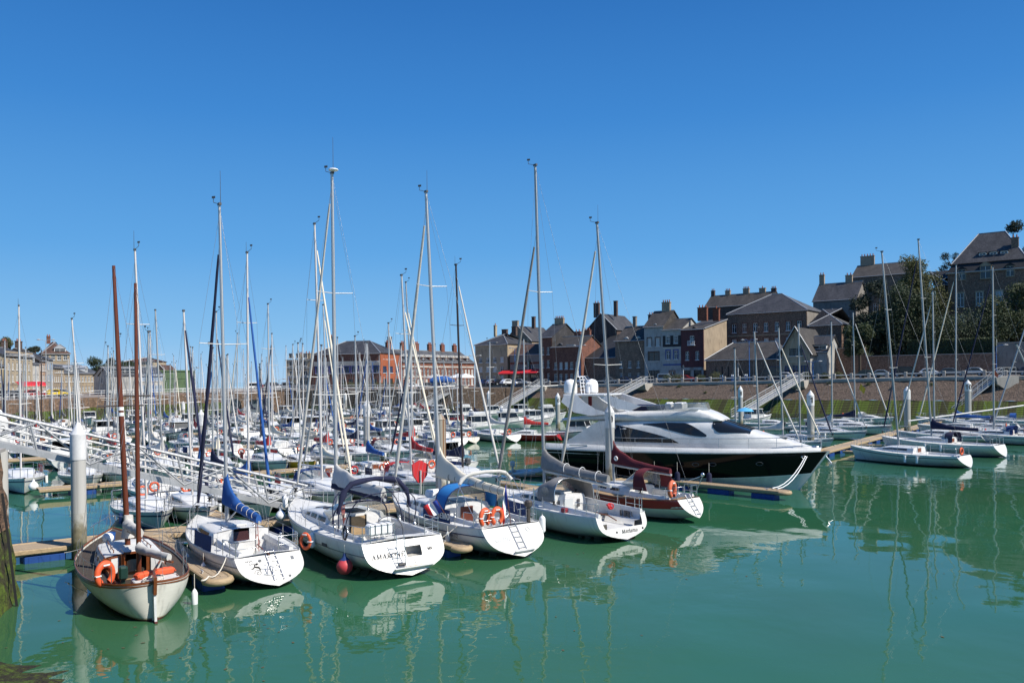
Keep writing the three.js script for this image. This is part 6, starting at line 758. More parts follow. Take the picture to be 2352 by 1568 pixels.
// ---------------------------------------------------------------- motor boats
function motorBoat(p, turn, L, { hull = 'white', label, group, fly = false, outboard = false, canvas = '', far = false, wheel = true } = {}) {
  L = Math.round(L * 2) / 2; const B = 1.3 + L * 0.2, t = thing('motor_boat', label, 'motorboat', [0, 0, 0], turn, group), h = hullForm({ L, B, SB: 0.9, fb: [0.75 + L * 0.02, 0.85 + L * 0.03, 1.15 + L * 0.05], tr: -0.1, br: 0.9, p: 1.8, k0: -0.2, keel: -0.35 }), dir = V(Math.cos(turn), 0, -Math.sin(turn)); t.position.set(p.x, 0, p.z).addScaledVector(dir, -L / 2);
  const cp = { c0: 0.06, c1: 0.36, w: B * 0.34, seat: 0.3, sole: 0.6, sw: 0.2 };
  mesh('hull', hullGeo(h, 14, 6), COL[hull], t); mesh('transom', transomGeo(h), COL[hull], t); mesh('deck', deckGeo(h, cp), M.deck, t); mesh('cockpit', cockpitGeo(h, cp), M.gel, t); mesh('boot_stripe', bandGeo(h, -0.2, 0.1, 0.014, 14), M.antiBlue, t); mesh('rub_rail', bandGeo(h, -0.14, -0.07, 0.02, 14, true), hull === 'white' ? M.stripeB : M.white, t);
  const c = coachForm(h, { x0: L * 0.62, x1: L * 0.9, wf: 0.74, h: 0.4, front: 0.8, n: 6 }); mesh('foredeck_cabin', coachGeo(c), M.gel, t);
  if (wheel) { const y = h.deckY(0.5) - 0.05, x0 = L * 0.36, x1 = L * 0.66, w = B * 0.36, H = 1.25, key = 'wh' + L;
    mesh('wheelhouse', G(key, () => mg([loft([[x0, 0], [x0 + 0.04, H * 0.45]].map(([x, dy]) => [V(x, y + dy, -w), V(x, y + dy, w)])), ...[-1, 1].map((s) => sheet([[x0, y, s * w], [x1 + 0.35, y, s * w], [x1 + 0.22, y + H * 0.42, s * w], [x0, y + H * 0.42, s * w]], 0.05)), sheet([[x1 + 0.35, y, -w], [x1 + 0.35, y, w], [x1 + 0.22, y + H * 0.42, w], [x1 + 0.22, y + H * 0.42, -w]], 0.05), ...[-1, 1].flatMap((s) => [[x0 + 0.03, x0 + 0.03], [lerp(x0, x1, 0.5), lerp(x0, x1, 0.5)], [x1 + 0.2, x1 - 0.12]].map(([a, b]) => rod([a, y + H * 0.4, s * w], [b, y + H, s * (w - 0.08)], 0.04, 0.04, 4)))])), M.gel, t);
    mesh('roof', G(key + 'r', () => bevel(x1 - x0 + 0.35, 0.1, w * 2 + 0.1, 0.04, (x0 + x1) / 2 - 0.05, y + H - 0.01, 0)), M.gel, t);
    mesh('windscreen', G(key + 'w', () => sheet([[x1 + 0.21, y + H * 0.42, -w + 0.06], [x1 + 0.21, y + H * 0.42, w - 0.06], [x1 - 0.1, y + H - 0.02, w - 0.14], [x1 - 0.1, y + H - 0.02, -w + 0.14]], 0.02)), M.glass, t);
    for (const s of [-1, 1]) mesh('side_window', G(key + 's' + s, () => sheet([[x0 + 0.06, y + H * 0.44, s * (w - 0.01)], [x1 + 0.17, y + H * 0.44, s * (w - 0.01)], [x1 - 0.13, y + H - 0.03, s * (w - 0.08)], [x0 + 0.06, y + H - 0.03, s * (w - 0.08)]], 0.02)), M.glass, t);
    if (fly) { mesh('flybridge', bevel((x1 - x0) * 0.8, 0.45, w * 1.8, 0.1, (x0 + x1) / 2, y + H + 0.08, 0), M.gel, t); mesh('radar', lathe([[0.2, 0], [0.24, 0.1], [0.001, 0.2]], 10, [x0 + 0.3, y + H + 0.75, 0]), M.white, t); mesh('radar_post', rod([x0 + 0.3, y + H + 0.4, 0], [x0 + 0.3, y + H + 0.78, 0], 0.05), M.white, t); }
    else { mesh('aerial', rod([x0 + 0.2, y + H + 0.08, w * 0.7], [x0 - 0.1, y + H + 1.6, w * 0.7], 0.014, 0.008, 4), M.white, t); } }
  if (canvas) mesh('canopy', hoodGeo([[L * 0.1, h.deckY(0.1) + 0.1, B * 0.4, 1.0], [L * 0.36, h.deckY(0.3), B * 0.4, 1.25], [L * 0.62, h.deckY(0.6), B * 0.36, 1.05, 0.1]], 8), CAN[canvas], t);
  mesh('bow_rail', G('br' + L, () => mg([tube([...railPath(h, 0.55, 0.985, -1, 0.55, 0.08, 5), ...railPath(h, 0.55, 0.985, 1, 0.55, 0.08, 5).reverse()], 0.016, 4), ...[0.55, 0.68, 0.8, 0.92].flatMap((s) => [-1, 1].map((sd) => rod([h.deckX(s), h.sheer(s), sd * (h.half(s) - 0.08)], [h.deckX(s), h.sheer(s) + 0.55, sd * (h.half(s) - 0.08)], 0.013, 0.013, 4)))])), M.steel, t);
  if (outboard || rnd() < 0.4) mesh('outboard_motor', mg([bevel(0.45, 0.5, 0.36, 0.08, -0.3, 0.75, 0), box(0.16, 0.9, 0.14, -0.25, 0.3, 0)]), M.darkGrey, t);
  return t;
}
const along = (px, py) => onPlane(px, py, 0);
const RB = 'motor boats moored below the embankment';
motorBoat(along(1098, 997), 0.35, 9, { hull: 'green', fly: true, label: 'pale green hulled trawler yacht with flybridge by the open water', group: RB });
motorBoat(along(1165, 985), 0.2, 8, { label: 'white cabin cruiser behind the red hulled yacht', group: RB, fly: true });
motorBoat(along(1040, 990), 0.5, 7, { label: 'white cruiser with large windscreen beside the trawler yacht', group: RB, outboard: true });
motorBoat(along(1225, 978), 0.3, 7, { label: 'white wheelhouse boat with tall cabin left of the flybridge arch', group: RB });
for (const [px, py, a, L, f] of [[1065, 966, 0.4, 7, 1], [1128, 962, 0.3, 7.5, 0], [1195, 958, 0.5, 6.5, 0], [1010, 972, 0.4, 7, 0], [975, 985, 0.5, 7, 0], [1255, 968, 0.2, 7, 1], [1000, 958, 0.6, 6.5, 0], [940, 968, 0.6, 6.5, 1]]) motorBoat(along(px, py), a, L, { fly: !!f, label: f ? 'white motor cruiser with flybridge moored below the embankment' : 'white motor cruiser with wheelhouse moored below the embankment', group: RB });
motorBoat(along(1328, 1010), -0.4, 7, { label: 'small white cabin boat half hidden behind the motor yacht stern', group: RB });
boat({ L: 7.8, m: V(along(1205, 1012).x, 0, along(1205, 1012).z), turn: Math.PI - 0.25, hull: 'red', topPx: 1203, topPy: 778, cover: 'red', label: 'red hulled yacht with red boom cover on the open water side', group: 'yachts below the embankment', stripe: null });
// inflatable tender
{ const p = onPlane(1212, 1094, 0), t = thing('inflatable_dinghy', 'small white inflatable dinghy with outboard motor on the open water', 'dinghy', [p.x, 0, p.z], 0.25); const P = []; for (let i = 0; i <= 12; i++) { const a = -Math.PI / 2 + Math.PI * i / 12; P.push(V(0.9 + Math.cos(a) * 0.75, 0.3 + 0.12 * Math.cos(a), Math.sin(a) * 0.6)); } mesh('tube', tube([V(-1.3, 0.28, -0.6), V(-0.4, 0.28, -0.6), ...P, V(-0.4, 0.28, 0.6), V(-1.3, 0.28, 0.6)], [0.1, 0.2, ...P.map(() => 0.21), 0.2, 0.1], 8), M.gelOld, t); mesh('floor', box(2.2, 0.05, 1.0, 0, 0.12, 0), M.grey, t); mesh('transom', box(0.06, 0.4, 0.9, -1.0, 0.35, 0), M.grey, t); mesh('outboard_motor', mg([bevel(0.36, 0.42, 0.28, 0.08, -1.15, 0.75, 0), box(0.14, 0.8, 0.12, -1.15, 0.4, 0)]), M.gelGrey, t); mesh('seat', box(0.25, 0.05, 1.0, 0.2, 0.42, 0), M.gelGrey, t); }

{ const fr = [mat(lin(0.02, 0.05, 0.3), 0.8), M.white, M.brightRed]; for (const [px, py, d, cols, len, l] of [[2248, 1045, 76, fr, 0.9, 'tricolour flag on a yacht stern at the right pontoon'], [1970, 905, 92, [M.yellow], 0.9, 'small yellow flag before the embankment'], [2280, 870, 118, [M.orange], 0.8, 'small orange pennant below the parked cars'], [1350, 1002, 90, fr, 1.0, 'tricolour flag behind the motor yacht stern'], [720, 985, 92, fr, 1.0, 'tricolour flag on a rear row yacht'], [440, 985, 88, [M.brightRed], 1.0, 'plain red flag among the left rear masts']]) { const p = at(px, py, d); flag(p, len, 2.6, cols, l, 1.2, 0.8, 0.3); } }
// ---------------------------------------------------------------- right pontoon
{
  const W7 = (k, o) => V(66 - 0.6 * k + 0.8 * o, 0, -(124 - 0.8 * k - 0.6 * o)), spot = (px, o) => { const r = ray(px, 960).x, k = (66 + 0.8 * o - r * (124 - 0.6 * o)) / (0.6 - 0.8 * r); return W7(k, o); }, LB = Math.atan2(-0.6, 0.8), RBn = Math.atan2(0.6, -0.8), g1 = 'yachts on the left side of the right pontoon', g2 = 'yachts on the right side of the right pontoon';
  const A = (px, tp, ty, L, label, x = {}) => boat({ L, m: spot(px, -4.6 - L * 0.05), turn: LB + rr(-0.05, 0.05), topPx: tp, topPy: ty, mast: 'dull', label, group: g1, stripe: M.stripeB, clutter: true, ...x });
  A(1745, 1733, 760, 8.8, 'white yacht with grey mast just behind the motor yacht foredeck', { furl: 'white' });
  A(1799, 1789, 752, 8.8, 'white yacht with pale sail bundle beside pile number 1', { furl: 'cream', cover: 'white' });
  A(1838, 1835, 742, 7.8, 'white yacht with navy rolled jib behind pile number 1', { furl: 'navy' });
  A(1912, 1910, 738, 8.8, 'white yacht with white boom cover right of pile number 1', { furl: 'white', cover: 'white' });
  A(1965, 1960, 717, 9.8, 'white yacht with navy boom cover near the orange flags', { furl: 'white', cover: 'navy' });
  A(1690, 1688, 800, 7.8, 'small white yacht at the outer end of the right pontoon', {});
  const b = (m, tp, ty, L, label, x = {}) => boat({ L, m, turn: RBn + (x.dt || 0), topPx: tp, topPy: ty, mast: 'dull', label, group: g2, clutter: true, ...x });
  const r1 = b(V(31.6, 0, -67.0), 2026, 578, 9.8, 'low white racing yacht with grey deck stripe moored side-on', { dt: -0.26, furl: '', stripe: M.stripeG });
  b(V(38.4, 0, -75.0), 2110, 550, 10.8, 'long white yacht with navy boom cover, navy sprayhood and sloping stern', { dt: -0.22, furl: 'navy', cover: 'navy', hood: 'navy', stripe: null });
  b(spot(2147, 5.2), 2143, 668, 8.8, 'white yacht with white rolled jib right of the numberless pile', { furl: 'white' });
  b(spot(2196, 5.4), 2197, 608, 9.8, 'white yacht with blue boom cover beside pile number 10', { furl: 'cream', cover: 'blue' });
  b(V(50.0, 0, -85), 2281, 612, 9.8, 'white yacht with dark blue sprayhood near the right end', { furl: 'navy', hood: 'darkblue', dt: -0.15 });
  b(V(54.5, 0, -82), 2335, 790, 8.8, 'white yacht with a small mast farthest along the right side', { dt: -0.15, hood: 'blue' });
  b(V(57, 0, -97), 2400, 620, 8.8, 'white yacht with red lifebuoy half out of view', { dt: -0.1 });
  for (const [px, py, L, tn, x, l] of [[1778, 985, 7.8, LB, { cover: 'white' }, 'white yacht without mast left of pile number 1'], [1885, 992, 7.8, LB, { hood: 'navy' }, 'mastless white yacht with navy sprayhood right of pile number 1'], [1940, 985, 8.8, LB, {}, 'mastless white yacht between pile number 1 and the numberless pile'], [2000, 972, 7.8, LB, { hood: 'white' }, 'mastless yacht with white sprayhood before the green weedy steps'], [2245, 985, 8.8, RBn, { hood: 'navy' }, 'mastless white yacht with navy sprayhood below pile number 10'], [2300, 978, 8.8, RBn, { hood: 'blue' }, 'mastless white yacht with blue sprayhood near the right gangway'], [2170, 975, 8.8, RBn, { hood: 'grey' }, 'mastless white yacht with grey sprayhood below pile number 10'], [2330, 1012, 9.8, RBn, { hood: 'darkblue' }, 'white yacht stern with deep-blue sprayhood at the right edge']]) boat({ L, m: along(px, py), turn: tn, rigged: false, clutter: true, label: l, group: 'mastless yachts of the right pontoon', ...x });
  lifebuoy(V(48.6, 1.5, -74.1), 0.3, 0.6, M.orange, 'orange lifebuoy on the stern rail of the long white navy covered yacht'); lifebuoy(V(47.2, 1.55, -75.2), 0.28, 0.4, mat(lin(0.5, 0.12, 0.1), 0.7), 'faded red lifebuoy beside an orange one on a yacht stern');
  for (const [px, py, a] of [[1730, 975, 0.3], [1985, 958, 0.5], [2060, 962, 2.4]]) motorBoat(along(px, py), a, 6.5, { label: 'white motor boat behind the right pontoon yachts', group: 'motor boats by the right embankment', canvas: px === 1985 ? 'navy' : '' });
  one('spare_spar', tube([at(1790 + 0, 983, 84).setY(2.2), V(44.5, 2.0, -92), V(57.5, 3.6, -92)].slice(1), 0.1, 8), M.alu, 'long silver spar resting across the yachts below pile number 10', 'spar');
  { const p = onPlane(1712, 965, 1.6), t = thing('beach_umbrella', 'small sky blue parasol over a boat cockpit', 'parasol', [p.x, 1.2, p.z]); mesh('canopy', lathe([[1.1, 1.55], [0.75, 1.85], [0.001, 2.05]], 10), mat(lin(0.08, 0.36, 0.62), 0.8), t); mesh('pole', rod([0, -0.2, 0], [0, 2.0, 0], 0.02), M.white, t); }
}

// ---------------------------------------------------------------- gangways
function gangway(a, b, width, label, o = {}) {
  a = vec(a); b = vec(b); const H = o.H || 1.1, d = b.clone().sub(a), L = d.length(), hx = Math.hypot(d.x, d.z), t = thing('gangway', label, 'gangway', a.toArray(), Math.atan2(-d.z, d.x), o.group), sl = d.y, P = (f, y, z) => V(hx * f, sl * f + y, z), mt = o.mat || M.aluBar, n = o.n || Math.round(L / 2.2), r = o.r || 0.035;
  mesh('deck', mg([sheet([P(0, 0, -width / 2), P(1, 0, -width / 2), P(1, 0, width / 2), P(0, 0, width / 2)], 0.06)]), o.deckM || M.gangDeck, t);
  for (const s of [-1, 1]) { const z = s * width / 2;
    mesh('handrail', rod(P(0, H, z), P(1, H, z), r * 1.25, r * 1.25, 8), mt, t); mesh('chord', sheet([P(0, -(o.ch || 0.12), z), P(1, -(o.ch || 0.12), z), P(1, 0.12, z), P(0, 0.12, z)], 0.08), mt, t);
    for (const y of o.rails || [0.4, 0.72]) mesh('rail', rod(P(0, H * y, z), P(1, H * y, z), r * 0.65, r * 0.65, 6), mt, t);
    for (let k = 0; k <= n; k++) mesh('post', rod(P(k / n, 0, z), P(k / n + (o.rake || 0), H, z), r, r, 6), mt, t);
    if (o.brace) for (let k = 0; k < n; k++) mesh('brace', rod(P(k / n, k % 2 ? H : 0, z + s * 0.02), P((k + 1) / n, k % 2 ? 0 : H, z + s * 0.02), r * 0.9, r * 0.9, 6), mt, t); }
  return t;
}
M.aluBar = mat(lin(0.5, 0.51, 0.52), 0.42, { metalness: 0.35, map: rep(mottle, 0.4) }); M.gangDeck = mat(lin(0.42, 0.42, 0.41), 0.7, { map: rep(mottle, 0.6) });
gangway([-21.4, 4.95, -33.0], [-10.4, 0.85, -40.4], 1.35, 'long aluminium truss gangway sloping from the harbour wall to the front walkway', { brace: true, n: 7, r: 0.05, rake: -0.02, H: 1.25, ch: 0.13, rails: [0.3, 0.55, 0.78] });
for (const [tx, bx, by, l] of [[2298, 2182, 952, 'steel gangway beside pile number 10'], [1838, 1690, 958, 'steel gangway behind pile number 8'], [1480, 1352, 945, 'steel gangway behind the motor yacht radar arch'], [1243, 1140, 946, 'steel gangway below the red restaurant awning'], [1058, 952, 944, 'steel gangway farthest along the embankment before the dark wall']]) {
  const tt = tq(tx, 7.2), top = Q(tt, 7.2, hq(tt) + 0.15), bot = onPlane(bx, by, 0.9); gangway(top, bot, 1.5, l, { group: 'gangways down the embankment', r: 0.045, n: 10, rails: [0.35, 0.68], mat: M.aluDull, H: 1.15 });
  const d = bot.clone().sub(top).setY(0).normalize(), g = thing('gangway_abutment', 'concrete abutment under the ' + l, 'abutment', top.toArray(), Math.atan2(-d.z, d.x), 'gangway abutments'); mesh('block', uvm(extr([[-2.2, -0.15], [1.2, -0.35], [1.0, -1.4], [-2.2, -3.6]], 2.4).translate(0, 0, -1.2)), M.concrete, g); mesh('landing_rail', mg([-1, 1].flatMap((s) => [rod([-2, 1.15, s * 0.75], [0, 1.15, s * 0.75], 0.04), rod([-2, 0.6, s * 0.75], [0, 0.6, s * 0.75], 0.03), rod([-2, -0.1, s * 0.75], [-2, 1.15, s * 0.75], 0.04), rod([-1, -0.1, s * 0.75], [-1, 1.15, s * 0.75], 0.04)])), M.aluDull, g);
}

// ---------------------------------------------------------------- building materials
const brickTex = tex(512, (u, v) => { const R = 48, r = Math.floor(v * R), off = (r % 2) * 0.5, x = (u * 20 + off), bx = x % 1, by = (v * R) % 1, e = Math.min(ss(0, 0.06, bx), ss(0, 0.06, 1 - bx), ss(0, 0.14, by), ss(0, 0.14, 1 - by)), q = Math.sin(r * 91.7 + Math.floor(x) * 47.3) * 999, f = q - Math.floor(q), n = fbm(u, v, 6, 3, 81), k = 0.6 + 0.32 * f + 0.25 * (n - 0.5); return [lerp(0.75, k, e), lerp(0.72, k * 0.97, e), lerp(0.68, k * 0.95, e)]; });
const slateTex = tex(512, (u, v) => { const R = 40, r = Math.floor(v * R), x = u * 30 + (r % 2) * 0.5, bx = x % 1, by = (v * R) % 1, e = Math.min(ss(0, 0.05, bx), ss(0, 0.05, 1 - bx), ss(0, 0.12, by)), q = Math.sin(r * 12.9 + Math.floor(x) * 78.2) * 4375, f = q - Math.floor(q), n = fbm(u, v, 5, 4, 83), k = 0.62 + 0.22 * f + 0.4 * (n - 0.5); return lerp(0.45, k, e); });
const plaster = tex(256, (u, v) => { const a = fbm(u, v, 5, 4, 85), s = fbm(u, v * 0.2, 24, 3, 86), k = 0.86 + 0.16 * (a - 0.5) - 0.1 * ss(0.55, 0.8, s); return [k, k * 0.99, k * 0.97]; });
const wallM = (r, g, b) => mat(lin(r, g, b), 0.9, { map: rep(plaster, 0.16) });
const T = { brick: mat(lin(0.27, 0.125, 0.092), 0.92, { map: rep(brickTex, 0.24) }), brickRed: mat(lin(0.30, 0.115, 0.072), 0.92, { map: rep(brickTex, 0.24) }), brickDk: mat(lin(0.16, 0.115, 0.10), 0.92, { map: rep(brickTex, 0.24) }), brickBuff: mat(lin(0.31, 0.235, 0.18), 0.92, { map: rep(brickTex, 0.24) }), stone: mat(lin(0.36, 0.285, 0.235), 0.95, { map: rep(stoneTex, 0.2), bumpMap: rep(stoneBump, 0.2), bumpScale: 0.06 }), cream: wallM(0.52, 0.44, 0.32), beige: wallM(0.47, 0.38, 0.27), tan: wallM(0.42, 0.34, 0.25), white: wallM(0.66, 0.64, 0.6), greyW: wallM(0.46, 0.46, 0.45), grey: wallM(0.28, 0.26, 0.24), pink: wallM(0.5, 0.34, 0.24), purple: wallM(0.12, 0.045, 0.05), green: wallM(0.16, 0.26, 0.13), yellow: wallM(0.56, 0.47, 0.28), orange: wallM(0.42, 0.12, 0.05), darkSlate: mat(lin(0.028, 0.03, 0.036), 0.7, { map: rep(slateTex, 0.2) }), slate: mat(lin(0.085, 0.083, 0.088), 0.62, { map: rep(slateTex, 0.16) }), slateBr: mat(lin(0.088, 0.078, 0.07), 0.75, { map: rep(slateTex, 0.16) }), slateLt: mat(lin(0.15, 0.155, 0.165), 0.6, { map: rep(slateTex, 0.16) }), tile: mat(lin(0.16, 0.085, 0.06), 0.8, { map: rep(slateTex, 0.16) }), zinc: mat(lin(0.42, 0.43, 0.44), 0.45, { metalness: 0.3 }), frame: mat(lin(0.68, 0.68, 0.66), 0.6), frameBlue: mat(lin(0.02, 0.05, 0.22), 0.6), frameDk: mat(lin(0.03, 0.025, 0.025), 0.6), shutter: mat(lin(0.62, 0.62, 0.6), 0.7), shutterBr: mat(lin(0.16, 0.11, 0.07), 0.7), shutterBl: mat(lin(0.28, 0.34, 0.42), 0.7), curtain: mat(lin(0.5, 0.49, 0.46), 0.9), pot: mat(lin(0.33, 0.11, 0.06), 0.85) };

// ---------------------------------------------------------------- buildings
function winRects(rows, W) { const out = []; for (const r of rows) { const { y, h, w, n, a = 0.06, b = 0.94 } = r; for (let i = 0; i < n; i++) { const cx = W * lerp(a, b, (i + 0.5) / n); out.push({ ...r, x: cx - w / 2 }); } } return out; }
function building(o) {
  const { A, B, base, eave, ridge, D = 10, roof = 'gable', wall = T.cream, rm = T.slate, rows = [], sideRows = [], chim = [], label, group = 'harbour front buildings', name = 'house', over = 0.25, sideWall, trim = T.zinc, band } = o;
  const d = B.clone().sub(A); d.y = 0; const W = d.length(), E = eave - base, Rg = ridge - base, t = thing(name, label, 'building', [A.x, base, A.z], Math.atan2(-d.z, d.x), group), th = 0.3, ws = winRects(rows, W), hole = (q) => [[q.x, q.y], [q.x + q.w, q.y], [q.x + q.w, q.y + q.h], [q.x, q.y + q.h]];
  const gf = roof === 'gableFront', front = gf ? [[0, -2], [W, -2], [W, E], [W / 2, Rg], [0, E]] : [[0, -2], [W, -2], [W, E], [0, E]];
  mesh('front_wall', uvm(extr(front, th, ws.map(hole)).translate(0, 0, -th)), wall, t);
  const sp = roof === 'gable' ? [[0, -2], [D, -2], [D, E], [D / 2, Rg], [0, E]] : roof === 'mono' ? [[0, -2], [D, -2], [D, Rg], [0, E]] : [[0, -2], [D, -2], [D, E], [0, E]], sw = winRects(sideRows, D);
  for (const s of [0, 1]) { const g = uvm(extr(sp, th, s ? sw.map(hole) : [])); g.rotateY(Math.PI / 2); g.translate(s ? W - th : 0, 0, -0.002); mesh('side_wall', g, s ? (sideWall || wall) : wall, t); }
  mesh('back_wall', uvm(gf ? extr([[0, -2], [W, -2], [W, E], [W / 2, Rg], [0, E]], th).translate(0, 0, -D) : box(W - 0.004, (roof === 'mono' ? Rg : E) + 2, th, W / 2, ((roof === 'mono' ? Rg : E) - 2) / 2, -D + th / 2)), wall, t);
  const win = (q, place) => { const fm = q.fm || T.frame, bw = Math.min(0.09, q.w * 0.09), g = [], P = place; const bar = (x, y, w, h) => { const b = box(w, h, 0.07, x + w / 2, y + h / 2, 0); g.push(b); }; bar(q.x, q.y, bw, q.h); bar(q.x + q.w - bw, q.y, bw, q.h); bar(q.x, q.y + q.h - bw, q.w, bw); bar(q.x, q.y, q.w, bw); if (q.m !== 0) { for (let k = 1; k < (q.m || 2); k++) bar(q.x + q.w * k / (q.m || 2) - bw / 2, q.y, bw, q.h); if (q.h > 1.3) bar(q.x, q.y + q.h * 0.62, q.w, bw * 0.8); }
    const f = mesh('window', P(mg(g), -0.13), fm, t); const blind = q.blind && rnd() < q.blind; mesh('pane', P(box(q.w - 0.02, q.h - 0.02, 0.02, q.x + q.w / 2, q.y + q.h / 2, 0), -0.19), blind ? T.curtain : M.pane, f);
    if (q.sill !== 0) mesh('sill', P(box(q.w + 0.2, 0.1, 0.2, q.x + q.w / 2, q.y - 0.05, 0), 0.05), q.trim || T.frame, f); if (q.lintel) mesh('surround', P(mg([box(q.w + 0.36, 0.22, 0.06, q.x + q.w / 2, q.y + q.h + 0.11, 0), box(0.18, q.h, 0.06, q.x - 0.09, q.y + q.h / 2, 0), box(0.18, q.h, 0.06, q.x + q.w + 0.09, q.y + q.h / 2, 0)]), 0.02), q.lintel, f);
    if (q.shut) for (const s of [-1, 1]) mesh('shutter', P(box(q.w * 0.5, q.h, 0.05, q.x + (s < 0 ? -q.w * 0.27 : q.w * 1.27), q.y + q.h / 2, 0), 0.035), q.shut, f);
    if (q.balc) mesh('balcony', P(mg([box(q.w + 0.7, 0.1, 0.6, q.x + q.w / 2, q.y - 0.08, 0.25), box(q.w + 0.7, 0.05, 0.05, q.x + q.w / 2, q.y + 0.85, 0.5), ...Array.from({ length: 7 }, (_, k) => box(0.05, 0.9, 0.05, q.x - 0.3 + (q.w + 0.6) * k / 6, q.y + 0.4, 0.5))]), 0.05), q.balc, f); };
  ws.forEach((q) => win(q, (g, z) => g.translate(0, 0, z))); sw.forEach((q) => win(q, (g, z) => { g.translate(0, 0, z); g.rotateY(Math.PI / 2); g.translate(W, 0, -0.002); return g; }));
  // roof
  const v = over, rt = (...p) => uvm(sheet(p, 0.14)), roofP = (p, m = rm) => mesh('roof', rt(...p), m, t); let ro;
  if (roof === 'gable') { const k = (Rg - E) / (D / 2), yo = E - k * v; ro = roofP([[-v, yo, v], [W + v, yo, v], [W + v, Rg + 0.03, -D / 2], [-v, Rg + 0.03, -D / 2]]); roofP([[-v, yo, -D - v], [-v, Rg, -D / 2 - 0.03], [W + v, Rg, -D / 2 - 0.03], [W + v, yo, -D - v]]); mesh('ridge', box(W + 2 * v, 0.12, 0.3, W / 2, Rg + 0.1, -D / 2), trim, ro); }
  else if (roof === 'mono') { ro = roofP([[-v, E - 0.05, v], [W + v, E - 0.05, v], [W + v, Rg + 0.05, -D], [-v, Rg + 0.05, -D]]); mesh('verge', box(0.12, 0.16, Math.hypot(D, Rg - E), W + v, (E + Rg) / 2 + 0.08, -D / 2, 0, 0, Math.atan2(Rg - E, D)), trim, ro); }
  else if (gf) { const k = (Rg - E) / (W / 2), yo = E - k * v; ro = roofP([[-v, yo, v], [W / 2, Rg + 0.03, v], [W / 2, Rg + 0.03, -D - v], [-v, yo, -D - v]]); roofP([[W + v, yo, v], [W + v, yo, -D - v], [W / 2 + 0.02, Rg, -D - v], [W / 2 + 0.02, Rg, v]]); for (const s of [0, 1]) mesh('verge', mg([rod([s ? W + v : -v, yo + 0.1, v], [W / 2, Rg + 0.14, v], 0.1, 0.1, 4)]), trim, ro); }
  else if (roof === 'hip' || roof === 'mansard') { let y0 = E, in0 = -v, y1 = Rg; if (roof === 'mansard') { const ym = o.mans - base, i = 0.9; for (const p of [[[-0.15, E, 0.15], [W + 0.15, E, 0.15], [W - i, ym, -i], [i, ym, -i]], [[W + 0.15, E, 0.15], [W + 0.15, E, -D - 0.15], [W - i, ym, -D + i], [W - i, ym, -i]], [[-0.15, E, 0.15], [i, ym, -i], [i, ym, -D + i], [-0.15, E, -D - 0.15]]]) mesh('mansard_face', rt(...p), T.darkSlate, t); mesh('cornice', uvm(box(W + 0.7, 0.3, D + 0.7, W / 2, E - 0.15, -D / 2)), o.cornice || T.tan, t); y0 = ym; in0 = i - 0.3; }
    const r = o.hipRun ?? D / 2, x0 = in0, x1 = W - in0, z0 = -in0, z1 = -D + in0; ro = roofP([[x0, y0, z0], [x1, y0, z0], [W - r, y1, -D / 2], [r, y1, -D / 2]]); roofP([[x1, y0, z0], [x1, y0, z1], [W - r, y1, -D / 2]], o.hipM || rm); roofP([[x0, y0, z1], [x0, y0, z0], [r, y1, -D / 2]]); roofP([[x1, y0, z1], [x0, y0, z1], [r, y1, -D / 2], [W - r, y1, -D / 2]]); mesh('ridge', mg([box(Math.max(0.2, W - 2 * r), 0.12, 0.25, W / 2, y1 + 0.09, -D / 2), rod([x1, y0 + 0.08, z0], [W - r, y1 + 0.1, -D / 2], 0.1, 0.1, 5), rod([x0, y0 + 0.08, z0], [r, y1 + 0.1, -D / 2], 0.1, 0.1, 5)]), trim, ro); }
  else if (roof === 'flat') ro = mesh('roof', uvm(box(W + 0.3, 0.3, D + 0.3, W / 2, E + 0.15, -D / 2)), rm, t);
  if (!gf && roof !== 'flat') mesh('gutter', rod([-v, E - 0.1, v + 0.05], [W + v, E - 0.1, v + 0.05], 0.08, 0.08, 6), trim, t);
  for (const [fx, fz, w, hh, pots = 3, m = T.brick, y] of chim) { const cy = y !== undefined ? y - base : (roof === 'gable' ? lerp(Rg, E, Math.abs(fz - 0.5) * 2) : Rg) - 0.6, c = mesh('chimney', mg([uvm(box(w, hh + 0.8, 0.7, W * fx, cy + (hh + 0.8) / 2, -D * fz)), box(w + 0.16, 0.16, 0.86, W * fx, cy + hh + 0.75, -D * fz)]), m, t); for (let k = 0; k < pots; k++) mesh('chimney_pot', lathe([[0.15, 0], [0.12, 0.5], [0.16, 0.55]], 8, [W * fx - w / 2 + w * (k + 0.5) / pots, cy + hh + 0.82, -D * fz]), T.pot, c); }
